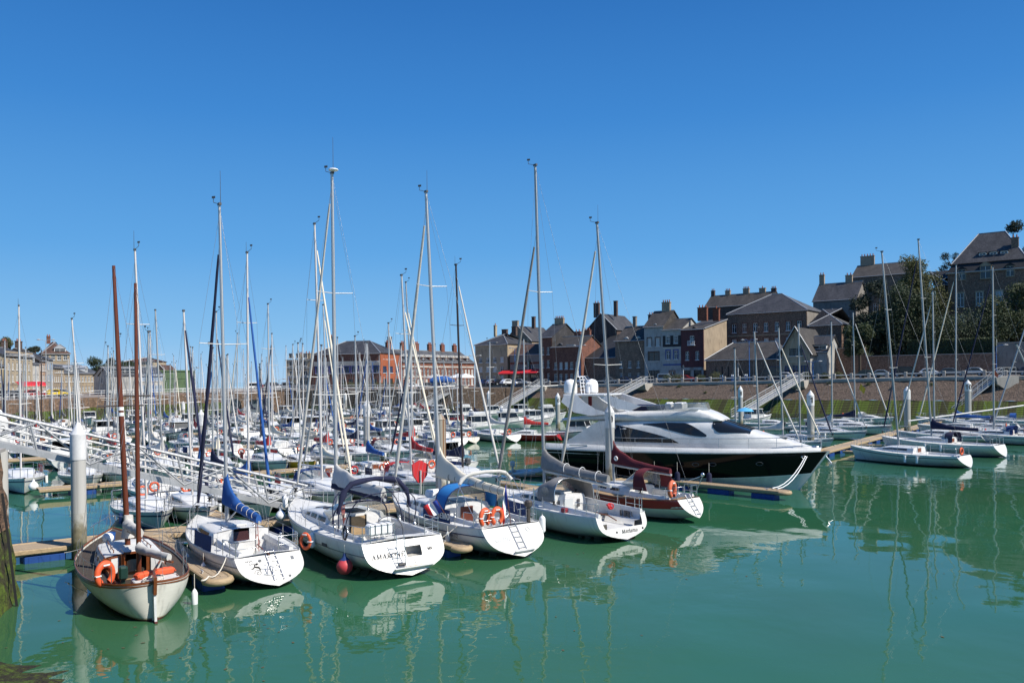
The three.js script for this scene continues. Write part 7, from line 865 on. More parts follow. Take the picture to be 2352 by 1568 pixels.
  for (const q of o.dorm || []) { const { fx, y, w = 1.2, h = 1.4, z = -0.6, m = T.frame, kind } = q, x = W * fx, Y = y - base, dd = q.d || 2.2, p = mesh('dormer', mg([uvm(box(0.14, h, dd, x - w / 2, Y + h / 2, z - dd / 2)), box(0.14, h, dd, x + w / 2, Y + h / 2, z - dd / 2), box(w, 0.2, 0.14, x, Y + 0.1, z), box(w, 0.16, 0.14, x, Y + h - 0.08, z)]), q.wm || m, t); mesh('dormer_roof', mg(kind === 'flat' ? [box(w + 0.5, 0.12, dd + 0.3, x, Y + h + 0.06, z - dd / 2 + 0.12)] : [sheet([[x - w / 2 - 0.2, Y + h - 0.05, z + 0.2], [x, Y + h + w * 0.42, z + 0.2], [x, Y + h + w * 0.42, z - dd], [x - w / 2 - 0.2, Y + h - 0.05, z - dd]], 0.08), sheet([[x + w / 2 + 0.2, Y + h - 0.05, z + 0.2], [x + w / 2 + 0.2, Y + h - 0.05, z - dd], [x + 0.01, Y + h + w * 0.42 - 0.01, z - dd], [x + 0.01, Y + h + w * 0.42 - 0.01, z + 0.2]], 0.08), extr([[x - w / 2 - 0.1, Y + h - 0.05], [x + w / 2 + 0.1, Y + h - 0.05], [x, Y + h + w * 0.4]], 0.1).translate(0, 0, z)]), q.rm || T.zinc, p); mesh('dormer_pane', mg([box(w - 0.2, h - 0.36, 0.03, x, Y + h / 2, z - 0.03)]), M.pane, p); mesh('dormer_bar', mg([box(0.07, h - 0.36, 0.05, x, Y + h / 2, z), box(w - 0.2, 0.06, 0.05, x, Y + h * 0.55, z)]), m, p); }
  for (const [y0, y1, m, x0 = 0, x1 = 1] of band || []) mesh('wall_band', uvm(box(W * (x1 - x0), y1 - y0, 0.08, W * (x0 + x1) / 2, (y0 + y1) / 2, 0.045)), m, t);
  t.userData.W = W; return t;
}
const lit = (px, depth) => { const p = at(px, 870, depth); p.y = 0; return p; };
function quayHouse(x0, x1, off, yE, yR, o) { const a = tq(x0, off), b = tq(x1, off), A = Q(a, off, 0), B = Q(b, off, 0), base = o.base ?? hq((a + b) / 2) + 0.2; return building({ A, B, base, eave: hAt(x0, yE, -A.z), ridge: hAt((x0 + x1) / 2 + (o.rs || 20), yR, -A.z + (o.rd ?? 0)), ...o }); }
const g4 = (ys, h, w, n, x = {}) => ys.map((y) => ({ y, h, w, n, ...x }));

// right quay, from the far end to the near end
quayHouse(1092, 1166, 26, 793, 766, { label: 'cream four storey apartment house with small balconies at the far end of the quay', D: 12, roof: 'hip', wall: T.beige, rm: T.slate, rows: [...g4([0.8, 3.2, 5.6], 1.35, 1.1, 4, { blind: 0.3 })], dorm: [{ fx: 0.5, y: hAt(1125, 788, 190), w: 2.6, h: 1.1, kind: 'flat' }], chim: [[0.2, 0.5, 0.6, 2.2, 1, T.cream], [0.5, 0.5, 1.6, 1, 0, T.brickDk], [0.8, 0.5, 1.4, 1.6, 0, T.brickDk]], name: 'apartment_house' });
quayHouse(1160, 1222, 38, 785, 750, { label: 'tall house with blank tan gable behind the red awning restaurant', D: 12, roof: 'gableFront', wall: T.tan, rows: [], chim: [[0.12, 0.3, 1.9, 1.6, 0, T.tan], [0.8, 0.3, 0.9, 2.4, 0, T.brickDk]] });
quayHouse(1172, 1239, 26, 815, 790, { label: 'brick topped restaurant house with red fascia and red awning', D: 10, roof: 'gable', wall: T.grey, rm: T.tile, rows: [{ y: 3.2, h: 1.5, w: 1.2, n: 3, m: 2 }, { y: 0.2, h: 2.2, w: 1.9, n: 3, m: 0, sill: 0, fm: T.frameDk }], band: [[2.7, 3.0, M.brightRed], [5.0, 5.5, T.brickRed]], chim: [[0.75, 0.5, 1.2, 1.2, 2]] });
quayHouse(1239, 1268, 26, 775, 742, { label: 'tall narrow red brick house with slate clad gable and five pot chimney', D: 13, wall: T.brick, sideWall: T.slate, rm: T.slate, rows: g4([0.8, 4.0, 7.2], 1.8, 0.8, 2), chim: [[0.5, 0.5, 2.6, 1.3, 5, T.tan]] });
quayHouse(1268, 1335, 25, 797, 772, { label: 'low red brick terrace house with white blinds and grey dormers', D: 10, wall: T.brick, rm: T.slateBr, rows: [...g4([0.7, 3.5], 1.7, 0.85, 5, { blind: 0.6, a: 0.04, b: 0.96 })], dorm: [{ fx: 0.25, y: hAt(1290, 794, 165), w: 1.2, h: 1.5, rm: T.slate }, { fx: 0.62, y: hAt(1310, 793, 165), w: 2.0, h: 1.3, kind: 'flat', rm: T.zinc }], chim: [[0.45, 0.6, 1.7, 1.6, 2], [0.78, 0.6, 1.8, 1.8, 3]] });
quayHouse(1348, 1418, 42, 760, 722, { label: 'dark brick gable house with two tall chimneys behind the slate roof', D: 12, roof: 'gableFront', wall: T.brickDk, rm: T.slate, base: 7, rows: [{ y: 8.2, h: 1.1, w: 0.8, n: 2, a: 0.35, b: 0.95 }], chim: [[0.12, 0.3, 1.6, 3.0, 2, T.brickDk], [0.75, 0.3, 0.9, 3.2, 0, T.brickDk]] });
quayHouse(1335, 1414, 27, 822, 762, { label: 'stone walled building under one huge dark slate roof', D: 16, roof: 'mono', wall: T.stone, rm: T.darkSlate, rows: [{ y: 0.2, h: 2.4, w: 1.2, n: 1, m: 1, fm: T.frameDk, sill: 0, a: 0.6, b: 1 }], over: 0.1 });
quayHouse(1414, 1481, 27, 783, 748, { label: 'dark brick house with white dormer hoods between slate roof and white house', D: 11, wall: T.brickBuff, sideWall: T.grey, rm: T.slateBr, rows: g4([0.6, 3.4], 1.6, 0.8, 3), dorm: [{ fx: 0.35, y: hAt(1440, 778, 160), w: 1.1, h: 1.4 }, { fx: 0.75, y: hAt(1465, 776, 160), w: 1.1, h: 1.3, rm: T.white }], chim: [[0.3, 0.5, 0.8, 2.2, 0, T.grey], [0.9, 0.5, 1.8, 2.4, 3]] });
quayHouse(1481, 1524, 26, 751, 712, { label: 'white rendered three storey house with white shutters and brown slate roof', D: 11, wall: T.greyW, sideWall: T.slateBr, rm: T.slateBr, rows: [{ y: 8.0, h: 1.9, w: 1.0, n: 2, lintel: T.brickDk, fm: T.shutter, blind: 1 }, { y: 4.7, h: 2.0, w: 2.6, n: 1, lintel: T.brickDk, fm: T.shutterBr, m: 2 }, { y: 0.1, h: 2.5, w: 2.8, n: 1, m: 4, sill: 0, fm: T.frameDk }], dorm: [{ fx: 0.55, y: hAt(1505, 742, 158), w: 1.0, h: 1.2, wm: T.slateBr }], chim: [[0.62, 0.5, 2.0, 1.8, 4, T.tan]] });
quayHouse(1524, 1565, 26, 757, 730, { label: 'white house with dark slate upper storey and round arched doorway', D: 11, wall: T.greyW, rm: T.slateBr, rows: [{ y: 8.45, h: 1.6, w: 0.9, n: 2 }, { y: 4.9, h: 2.0, w: 0.9, n: 2, lintel: T.frameBlue }, { y: 0.1, h: 2.2, w: 1.2, n: 1, sill: 0, lintel: T.brick }], band: [[7.7, 8.3, T.darkSlate], [8.3, 10.2, T.darkSlate, 0, 0.14], [8.3, 10.2, T.darkSlate, 0.42, 0.58], [8.3, 10.2, T.darkSlate, 0.86, 1], [7.4, 7.65, T.white], [3.6, 3.9, T.frameBlue]] });
quayHouse(1565, 1617, 26, 757, 729, { label: 'dark purple timbered house with white balcony and large bare side wall', D: 13, roof: 'mono', wall: T.purple, sideWall: T.tan, rm: T.slateBr, rows: [{ y: 7.9, h: 2.0, w: 1.0, n: 1, balc: M.white }, { y: 4.6, h: 1.9, w: 0.8, n: 2, blind: 0.5 }, { y: 0.3, h: 2.3, w: 1.5, n: 2, sill: 0, m: 4, fm: T.frameDk }], band: [[-0.5, 3.0, T.greyW, 0, 0.09], [-0.5, 3.0, T.greyW, 0.43, 0.57], [-0.5, 3.0, T.greyW, 0.91, 1], [2.4, 3.0, T.greyW]], dorm: [{ fx: 0.55, y: hAt(1590, 752, 156), w: 1.8, h: 0.8, wm: T.purple, rm: T.slateBr }], chim: [[0.55, 0.4, 2.2, 2.2, 3, T.brickRed], [0.95, 0.6, 1.4, 2.0, 1, T.brickRed]] });
quayHouse(1622, 1797, 22, 827, 786, { label: 'long low stone hall with big brown roof and glazed front', D: 13, roof: 'hip', wall: T.stone, rm: T.slateBr, hipM: T.slate, hipRun: 3.5, rows: [{ y: 0.3, h: 2.5, w: 1.6, n: 5, a: 0.14, b: 0.56, m: 2, fm: T.frameDk }, { y: 0.1, h: 2.6, w: 2.6, n: 1, a: 0.82, b: 1.0, m: 0, fm: T.frameBlue, sill: 0 }], name: 'market_hall' });
quayHouse(1673, 1855, 44, 722, 675, { label: 'long stone and brick building with two rows of white windows and hipped slate roof', D: 15, roof: 'hip', wall: T.stone, sideWall: T.grey, rm: T.slate, hipM: T.slateLt, hipRun: 8, base: 7.5, rows: [{ y: 9.9, h: 2.1, w: 1.0, n: 7, lintel: T.brick, a: 0.02, b: 0.98 }, { y: 6.3, h: 2.1, w: 1.1, n: 7, lintel: T.brick, blind: 0.7, a: 0.02, b: 0.98 }], band: [[9.0, 9.3, T.tan]], name: 'long_building' });
quayHouse(1860, 1935, 42, 748, 708, { label: 'small hipped wing with light trimmed slate roof right of the long building', D: 11, roof: 'hip', wall: T.stone, rm: T.slate, hipM: T.slateLt, base: 7.5, rows: [{ y: 4.4, h: 1.6, w: 1, n: 2 }] });
quayHouse(1621, 1770, 74, 706, 676, { label: 'dark row of houses with five chimneys on the slope behind the long building', D: 10, wall: T.brickDk, rm: T.slateBr, base: 9, rows: [{ y: 8.5, h: 1.6, w: 0.9, n: 8, a: 0, b: 1 }], chim: [[0.02, 0.5, 1.0, 1.3, 2, T.brickDk], [0.26, 0.5, 1.4, 1.0, 3, T.tan], [0.55, 0.5, 1.7, 1.2, 4, T.tan], [0.8, 0.5, 1.7, 1.0, 1, T.tan], [0.97, 0.5, 1.3, 0.7, 3, T.brickDk]] });
quayHouse(1797, 1862, 22, 806, 752, { label: 'beige half hipped chalet with gable window and blue ground floor panes', D: 12, roof: 'gableFront', wall: T.beige, sideWall: T.greyW, rm: T.slateBr, over: 0.6, rows: [{ y: 4.5, h: 1.5, w: 2.6, n: 1, m: 3, fm: T.frameDk }, { y: 0.9, h: 1.7, w: 1.3, n: 3, fm: T.frameBlue }], band: [[3.2, 3.5, T.cream]], name: 'chalet' });
quayHouse(1858, 1900, 25, 808, 770, { label: 'pale flat fronted annex with long dormer beside the chalet', D: 10, roof: 'gable', wall: T.greyW, rm: T.slate, rows: [], dorm: [{ fx: 0.55, y: hAt(1880, 802, 135), w: 2.6, h: 1.7, kind: 'flat', rm: T.slate }] });
quayHouse(1870, 1968, 66, 692, 648, { label: 'slate roofed house on the hill with dormer, left of the large tree', D: 12, wall: T.grey, rm: T.slate, base: 14, rows: [{ y: 6, h: 1.6, w: 1, n: 3 }], chim: [[0.05, 0.5, 1.2, 2.2, 2, T.tan], [0.7, 0.5, 1.6, 1.6, 2, T.tan]] });
quayHouse(1960, 2100, 80, 637, 604, { label: 'brown roofed house high on the hill half hidden by trees', D: 13, wall: T.brickBuff, rm: T.slateBr, base: 18, rows: [{ y: 5.5, h: 1.8, w: 1, n: 4 }], chim: [[0.16, 0.5, 3.4, 2.2, 5, T.tan]] });
quayHouse(2180, 2372, 52, 627, 533, { label: 'large stone villa with mansard roof, carved dormers and tall chimney', D: 13, roof: 'mansard', wall: T.stone, rm: T.slate, base: 12, mans: 30.2, hipRun: 5, cornice: T.tan, rows: [{ y: 9.2, h: 2.9, w: 1.2, n: 4, lintel: T.beige, blind: 0.3, a: 0.04, b: 0.98 }, { y: 4.5, h: 2.9, w: 1.2, n: 4, lintel: T.beige, a: 0.04, b: 0.98 }], dorm: [{ fx: 0.18, y: 26.7, w: 1.4, h: 2.3, z: 0.1, wm: T.tan, rm: T.darkSlate }, { fx: 0.47, y: 26.6, w: 1.9, h: 2.8, z: 0.25, wm: T.tan, rm: T.tan }, { fx: 0.76, y: 26.7, w: 1.4, h: 2.3, z: 0.1, wm: T.tan, rm: T.darkSlate }, { fx: 0.42, y: 31.2, w: 1.2, h: 1.1, z: -1.9, kind: 'flat', rm: T.darkSlate }, { fx: 0.55, y: 31.2, w: 1.2, h: 1.1, z: -1.9, kind: 'flat', rm: T.darkSlate }, { fx: 0.68, y: 31.2, w: 1.2, h: 1.1, z: -1.9, kind: 'flat', rm: T.darkSlate }], chim: [[0.8, 0.25, 1.3, 4.2, 2, T.brickBuff, 30]], name: 'villa' });
quayHouse(2152, 2182, 56, 655, 618, { label: 'narrow dark mansard wing at the left of the villa', D: 9, roof: 'hip', wall: T.brickDk, rm: T.darkSlate, base: 13, rows: [{ y: 4, h: 1.8, w: 0.9, n: 1 }] });

// restaurant awnings and sign
{ const tt = tq(1205, 24), p = Q(tt, 24.2, hq(tt) + 3.1), d = Math.atan2(-QA.z * -1, -QA.x); const aw = (px, w, label, h = 3.1) => { const q = tq(px, 25.6), c = Q(q, 25.6, hq(q) + h), t = thing('awning', label, 'awning', c.toArray(), Math.atan2(-0.6, 0.8) + 0, 'red awnings on the right quay'); mesh('canvas', loft([-1, -0.5, 0, 0.5, 1].map((f) => [V(f * w / 2, 0.9, 0), V(f * w / 2, 0.15, 2.4), V(f * w / 2, -0.2, 2.42)])), M.brightRed, t); mesh('arm', mg([-1, 1].map((s) => rod([s * w / 2, 0, 0], [s * w / 2, 0.12, 2.4], 0.04))), M.white, t); };
  aw(1190, 9, 'wide red awning over the restaurant terrace', 2.9); aw(1228, 5, 'bright red awning beside the green vertical sign', 3.0);
  const q = tq(1214, 25.4), c = Q(q, 25.4, hq(q) + 4.8), s = thing('vertical_sign', 'dark green vertical sign board with white letters on the restaurant', 'sign', c.toArray(), Math.atan2(-0.6, 0.8)); mesh('board', box(0.9, 2.6, 0.12), mat(lin(0.01, 0.05, 0.03), 0.5), s); mesh('letters', mg(['C', 'A', 'S', 'I', 'N', 'O'].map((l, i) => text(l, 0.3).translate(0, 1.0 - i * 0.4, 0.065))), M.white, s); }

// centre of the harbour front
building({ A: lit(721, 214), B: lit(873, 208.5), base: 5.1, eave: hAt(800, 812, 211), ridge: hAt(800, 781, 211) , D: 13, roof: 'hip', hipRun: 6, wall: T.brick, sideWall: T.orange, rm: T.slate, label: 'large red brick civic building with pale band, blue windows and dark hipped roof', name: 'civic_building', rows: [{ y: 4.0, h: 1.75, w: 1.5, n: 9, fm: T.frameBlue, m: 2, a: 0.01, b: 0.99, lintel: T.frameBlue }, { y: 0.3, h: 2.2, w: 1.4, n: 8, fm: T.frameDk, a: 0.03, b: 0.97, sill: 0 }], sideRows: [{ y: 4.0, h: 1.75, w: 2.2, n: 3, fm: T.frameBlue }, { y: 0.3, h: 2.2, w: 2, n: 3, fm: T.frameDk }], band: [[5.95, 7.1, T.greyW]], chim: [[0.1, 0.5, 1.2, 1.2, 2, T.brickDk], [0.95, 0.6, 1, 0.8, 0, T.brickDk]], dorm: [{ fx: 0.5, y: 14.2, w: 0.8, h: 0.5, kind: 'flat', z: -2.6 }] });
building({ A: lit(924, 221), B: lit(1090, 250), base: 5.1, eave: hAt(924, 830, 221), ridge: hAt(924, 802, 224), D: 11, roof: 'gable', wall: T.brickRed, rm: T.slateLt, label: 'long red brick terrace with white balconies and white hooded dormers', name: 'terrace_row', rows: [{ y: 3.3, h: 1.9, w: 1.0, n: 20, fm: T.frame, blind: 0.4, a: 0.01, b: 0.99 }, { y: 0.4, h: 2.0, w: 1.1, n: 18, fm: T.frame, blind: 0.4, a: 0.01, b: 0.99 }], band: [[2.75, 3.05, T.white], [5.6, 6.0, T.white]], dorm: Array.from({ length: 9 }, (_, k) => ({ fx: 0.08 + k * 0.105, y: hAt(924, 829, 221), w: 1.5, h: 1.35, rm: T.white, wm: T.brickRed })), chim: Array.from({ length: 6 }, (_, k) => [0.02 + k * 0.18, 0.5, 1.6, 1.8, 3, T.brickRed]) });
building({ A: lit(657, 224), B: lit(712, 222), base: 5.1, eave: hAt(680, 828, 223), ridge: hAt(680, 822, 223), D: 10, roof: 'flat', wall: T.beige, rm: T.greyW, label: 'pale stepped apartment block left of the red brick civic building', name: 'apartment_house', rows: [...g4([1, 3.6, 6.2, 8.4], 1.3, 1.3, 3, {})], chim: [[0.3, 0.4, 0.8, 1, 2, T.beige], [0.6, 0.4, 1.8, 1.2, 2, T.beige]], sideWall: T.greyW, band: [[3.0, 3.4, T.white], [5.6, 5.9, T.white]] });
building({ A: lit(712, 219), B: lit(722, 217), base: 5.1, eave: hAt(715, 826, 218), ridge: hAt(715, 822, 218), D: 8, roof: 'flat', wall: T.orange, rm: T.greyW, label: 'narrow orange brick block between pale apartments and civic building', name: 'narrow_block', rows: [] });
// left quay
const LQ = (x0, d0, x1, d1, yE, yR, o) => building({ A: lit(x0, d0), B: lit(x1, d1), base: 4.6, eave: hAt(x0, yE, d0), ridge: hAt(x0, yR, d0), group: 'left quay houses', ...o });
LQ(-34, 164, 10, 171, 838, 815, { label: 'yellow house at the edge of the left quay row', wall: T.yellow, rm: T.slate, rows: g4([0.4, 3], 1.6, 1, 3), D: 10 });
LQ(10, 171, 74, 186, 815, 793, { label: 'long cream stone house with four rows of windows on the left quay', wall: T.cream, rm: T.slate, D: 11, rows: [...g4([0.3, 3.0, 5.6], 1.7, 0.95, 6, { m: 2, fm: T.frame }), { y: 8.0, h: 1.0, w: 0.9, n: 6 }], band: [[2.4, 2.7, T.tan], [9.2, 9.6, T.beige]], chim: [[0.6, 0.5, 1.5, 1.2, 0, T.brickDk], [0.95, 0.5, 2, 1.4, 3, T.brickDk]] });
LQ(74, 186.5, 90, 190, 834, 812, { label: 'narrow white house with dark roof beside the cream house', wall: T.white, rm: T.slate, rows: g4([0.4, 3.2], 1.6, 0.8, 3), D: 11, dorm: [{ fx: 0.5, y: hAt(80, 832, 188), w: 1.2, h: 1.2 }] });
LQ(90, 190.5, 107, 194, 828, 800, { label: 'narrow tan house between white and pale grey neighbours', wall: T.pink, rm: T.slateBr, rows: g4([0.4, 3.2, 5.6], 1.5, 0.75, 3), D: 11, chim: [[0.5, 0.5, 2, 1.6, 3, T.brickDk]] });
LQ(107, 194.5, 121, 198, 824, 806, { label: 'pale grey house with blue shutters on the left quay', wall: T.greyW, rm: T.slate, rows: g4([0.4, 3.2, 6], 1.5, 0.8, 2, { shut: T.shutterBl }), D: 11 });
LQ(121, 198.5, 146, 206, 843, 826, { label: 'grey house with closely set windows on the left quay', wall: T.tan, rm: T.slate, rows: g4([0.4, 3.0, 5.3], 1.5, 0.8, 5), D: 11 });
LQ(142, 208, 226, 226, 856, 836, { label: 'long tan house row with grey roof behind the left masts', wall: T.beige, rm: T.slateLt, rows: g4([0.4, 3.0], 1.5, 1, 10, { fm: T.frame }), D: 10, dorm: [{ fx: 0.3, y: hAt(150, 853, 210), w: 1.2, h: 1.1 }, { fx: 0.7, y: hAt(150, 853, 210), w: 1.2, h: 1.1 }] });
LQ(250, 186, 374, 194, 862, 842, { label: 'white three bay building with grey roof by the lock', wall: T.white, rm: T.slateLt, rows: [...g4([0.4, 3.0], 1.6, 1.1, 10, { fm: T.frame, shut: T.shutterBl })], D: 12, dorm: [{ fx: 0.3, y: hAt(260, 860, 187), w: 6, h: 1.4, kind: 'flat', rm: T.zinc }] });
LQ(226, 190, 252, 185.5, 862, 846, { label: 'grey gabled house end left of the white lock building', wall: T.greyW, rm: T.slateLt, roof: 'gableFront', rows: g4([0.4, 2.6], 1.3, 0.8, 2), D: 10 });
LQ(344, 214, 432, 216, 853, 851, { label: 'green flat roofed building with dark porch beside the lock', wall: T.green, rm: T.green, roof: 'flat', D: 10, rows: [{ y: 0.2, h: 2.4, w: 3.0, n: 3, fm: T.frameDk, sill: 0 }], band: [[3.6, 4.4, T.green]] });
building({ A: lit(96, 236), B: lit(160, 240), base: 13.2, eave: hAt(120, 812, 238), ridge: hAt(120, 783, 238), D: 11, roof: 'hip', hipRun: 4, wall: T.beige, rm: T.tile, label: 'brown roofed half timbered villa on the hill behind the left quay', name: 'villa', group: 'left quay houses', rows: g4([0.8], 1.4, 1.0, 4), dorm: [{ fx: 0.65, y: hAt(120, 810, 238), w: 2.8, h: 1.4 }], chim: [[0.3, 0.5, 1, 1.4, 2]] });
building({ A: lit(286, 252), B: lit(350, 252), base: 10, eave: hAt(310, 830, 252), ridge: hAt(310, 820, 252), D: 10, roof: 'hip', wall: T.cream, rm: T.tile, label: 'low brown roofed villa on the hill behind the lock building', name: 'villa', group: 'left quay houses', rows: g4([0.6], 1.2, 1.2, 4) });
building({ A: lit(352, 246), B: lit(380, 246), base: 4.6, eave: hAt(360, 852, 246), ridge: hAt(360, 838, 246), D: 8, roof: 'gableFront', wall: T.pink, rm: T.tile, label: 'small red roofed house behind the green building', group: 'left quay houses', rows: g4([1], 1.2, 1, 2) });

// ---------------------------------------------------------------- trees
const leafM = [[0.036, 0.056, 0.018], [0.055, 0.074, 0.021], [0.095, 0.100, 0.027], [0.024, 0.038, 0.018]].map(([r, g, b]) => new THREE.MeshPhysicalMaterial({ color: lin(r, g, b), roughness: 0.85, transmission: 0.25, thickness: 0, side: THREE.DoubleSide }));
function crownGeo(blobs, n, size, inner = 0.55) { // leaf faces spread through a set of ellipsoids
  const vol = blobs.map((b) => b[3] * b[4] * b[5]), sum = vol.reduce((a, b) => a + b, 0), pos = []; const a = V(), u = V(), w = V();
  blobs.forEach((b, i) => { const k = Math.round(n * vol[i] / sum); for (let q = 0; q < k; q++) { const th = rr(0, 6.2832), ph = Math.acos(rr(-1, 1)), rad = Math.pow(rr(inner * inner, 1), 0.5) * (1 + 0.16 * Math.sin(th * 5 + ph * 7 + i) + rr(-0.1, 0.12)); a.set(b[0] + b[3] * rad * Math.sin(ph) * Math.cos(th), b[1] + b[4] * rad * Math.cos(ph), b[2] + b[5] * rad * Math.sin(ph) * Math.sin(th)); for (let f = 0; f < 2; f++) { u.set(rr(-1, 1), rr(-0.7, 0.7), rr(-1, 1)).normalize().multiplyScalar(size * rr(0.6, 1.3)); w.set(rr(-1, 1), rr(-1, 1), rr(-1, 1)).cross(u).normalize().multiplyScalar(size * rr(0.35, 0.75)); const o = V(rr(-1, 1), rr(-1, 1), rr(-1, 1)).multiplyScalar(size * 0.8).add(a); for (const [x, y] of [[-1, -0.4], [1, 0], [0, 1]]) pos.push(o.x + u.x * x * 0.6 + w.x * y, o.y + u.y * x * 0.6 + w.y * y, o.z + u.z * x * 0.6 + w.z * y); } } });
  const g = new THREE.BufferGeometry(); g.setAttribute('position', new THREE.Float32BufferAttribute(pos, 3)); g.computeVertexNormals(); return prep(g);
}
function tree(p, blobs, n, size, mi, label, group, trunkH, tr = 0.3) { const t = thing('tree', label, 'tree', p.toArray(), 0, group), g = []; g.push(tube([[0, -6, 0], [0.1, trunkH * 0.5, 0], [0, trunkH, 0.1]], [tr, tr * 0.8, tr * 0.5], 7)); blobs.slice(0, 6).forEach((b) => g.push(tube([[0, trunkH * 0.55, 0], [b[0] * 0.5, lerp(trunkH * 0.7, b[1], 0.5), b[2] * 0.5], [b[0], b[1], b[2]]], [tr * 0.5, tr * 0.3, tr * 0.1], 5))); mesh('trunk', mg(g), mat(lin(0.06, 0.045, 0.032), 0.9), t); mesh('crown', crownGeo(blobs, n, size), leafM[mi], t); return t; }
const blob = (x0, y0, x1, y1, depth, c, k) => { const o = at(c[0], c[1], depth), out = []; for (let i = 0; i < k; i++) { const px = lerp(x0, x1, rnd()), py = lerp(y0, y1, rnd()), q = at(px, py, depth).sub(o), r = rr(0.2, 0.32) * (x1 - x0) * depth / FOC; out.push([q.x, q.y, rr(-1.5, 1.5), r, r * rr(0.75, 1), r]); } return out; };
function treePx(cx, groundY, depth, boxes, n, size, mi, label, group, tr) { const base = at(cx, groundY, depth), bl = boxes.flatMap(([x0, y0, x1, y1, k]) => blob(x0, y0, x1, y1, depth, [cx, groundY], k)); return tree(base, bl, n, size, mi, label, group, (groundY - Math.min(...boxes.map((b) => b[1]))) * depth / FOC * 0.7, tr); }
const TG = 'trees around the villa';
treePx(2100, 800, 172, [[2065, 600, 2145, 660, 10], [2040, 640, 2160, 740, 14], [2070, 588, 2130, 620, 6], [2050, 720, 2160, 800, 8]], 15000, 0.34, 2, 'tall rounded yellow green tree left of the villa', TG, 0.4);
treePx(2020, 820, 168, [[1968, 690, 2045, 800, 15], [1985, 640, 2035, 700, 8]], 12000, 0.34, 3, 'dark evergreen tree in front of the hill house', TG, 0.4);
treePx(2090, 825, 164, [[2030, 690, 2160, 810, 18], [2050, 660, 2130, 720, 9]], 14000, 0.34, 0, 'dark bushy tree between the evergreen and the villa', TG, 0.4);
treePx(1975, 835, 158, [[1950, 750, 2000, 815, 8]], 4800, 0.33, 1, 'smaller green tree beside the chalet annex', TG, 0.3);
treePx(2352, 760, 182, [[2325, 520, 2372, 600, 8], [2315, 580, 2380, 700, 8]], 6720, 0.33, 3, 'dark conifer rising beside the villa chimney', TG, 0.4);
treePx(2335, 810, 158, [[2285, 690, 2390, 800, 15], [2305, 650, 2380, 720, 10]], 11000, 0.34, 1, 'green tree covering the right corner of the villa', TG, 0.4);
treePx(2190, 640, 205, [[2172, 580, 2210, 620, 5]], 1200, 0.26, 3, 'distant pine tops behind the villa roof', TG, 0.3);
treePx(2240, 800, 158, [[2150, 740, 2310, 790, 20]], 7000, 0.28, 0, 'shrubbery at the foot of the villa', TG, 0.2);
for (const [cx, x0, y0, x1, y1, d, mi, l] of [[226, 205, 830, 246, 858, 236, 0, 'dark round trees left of the lock building'], [258, 246, 828, 268, 845, 240, 3, 'dark tree top behind the wooden ketch mast'], [288, 276, 834, 306, 850, 238, 0, 'low trees before the hill villa'], [22, 4, 780, 40, 800, 262, 2, 'pale green trees above the cream house roof'], [80, 66, 795, 90, 808, 250, 3, 'dark shrubs along the hill above the left quay']]) treePx(cx, y1 + 14, d, [[x0, y0, x1, y1, 7]], 2200, 0.34, mi, l, 'trees on the left hill', 0.3);
{ for (const [px, o, hh, r, mi] of [[1690, 6.6, 0, 0.9, 2], [1560, 7.6, 0, 0.5, 1], [1995, 7.4, 0, 0.5, 2], [2050, 6.4, 0, 0.4, 1], [1905, 7.8, 0, 0.6, 1], [2140, 7.2, 0, 0.45, 2], [1300, 7.4, 0, 0.6, 1], [2260, 7.7, 0, 0.5, 1], [1620, 5.6, 0, 0.4, 2], [1770, 7.5, 0, 0.5, 1]]) { const t = tq(px, o), p = Q(t, o, lerp(3.02, hq(t) - 0.5, (o - 3.9) / 4.4)); const s = thing('weed_tuft', 'tuft of weeds growing out of the stone embankment', 'weeds', p.toArray(), 0, 'weed tufts on the embankment'); mesh('leaves', crownGeo([[0, r * 0.3, 0, r, r * 0.6, r * 0.6]], 240, 0.1, 0.1), leafM[mi], s); } }
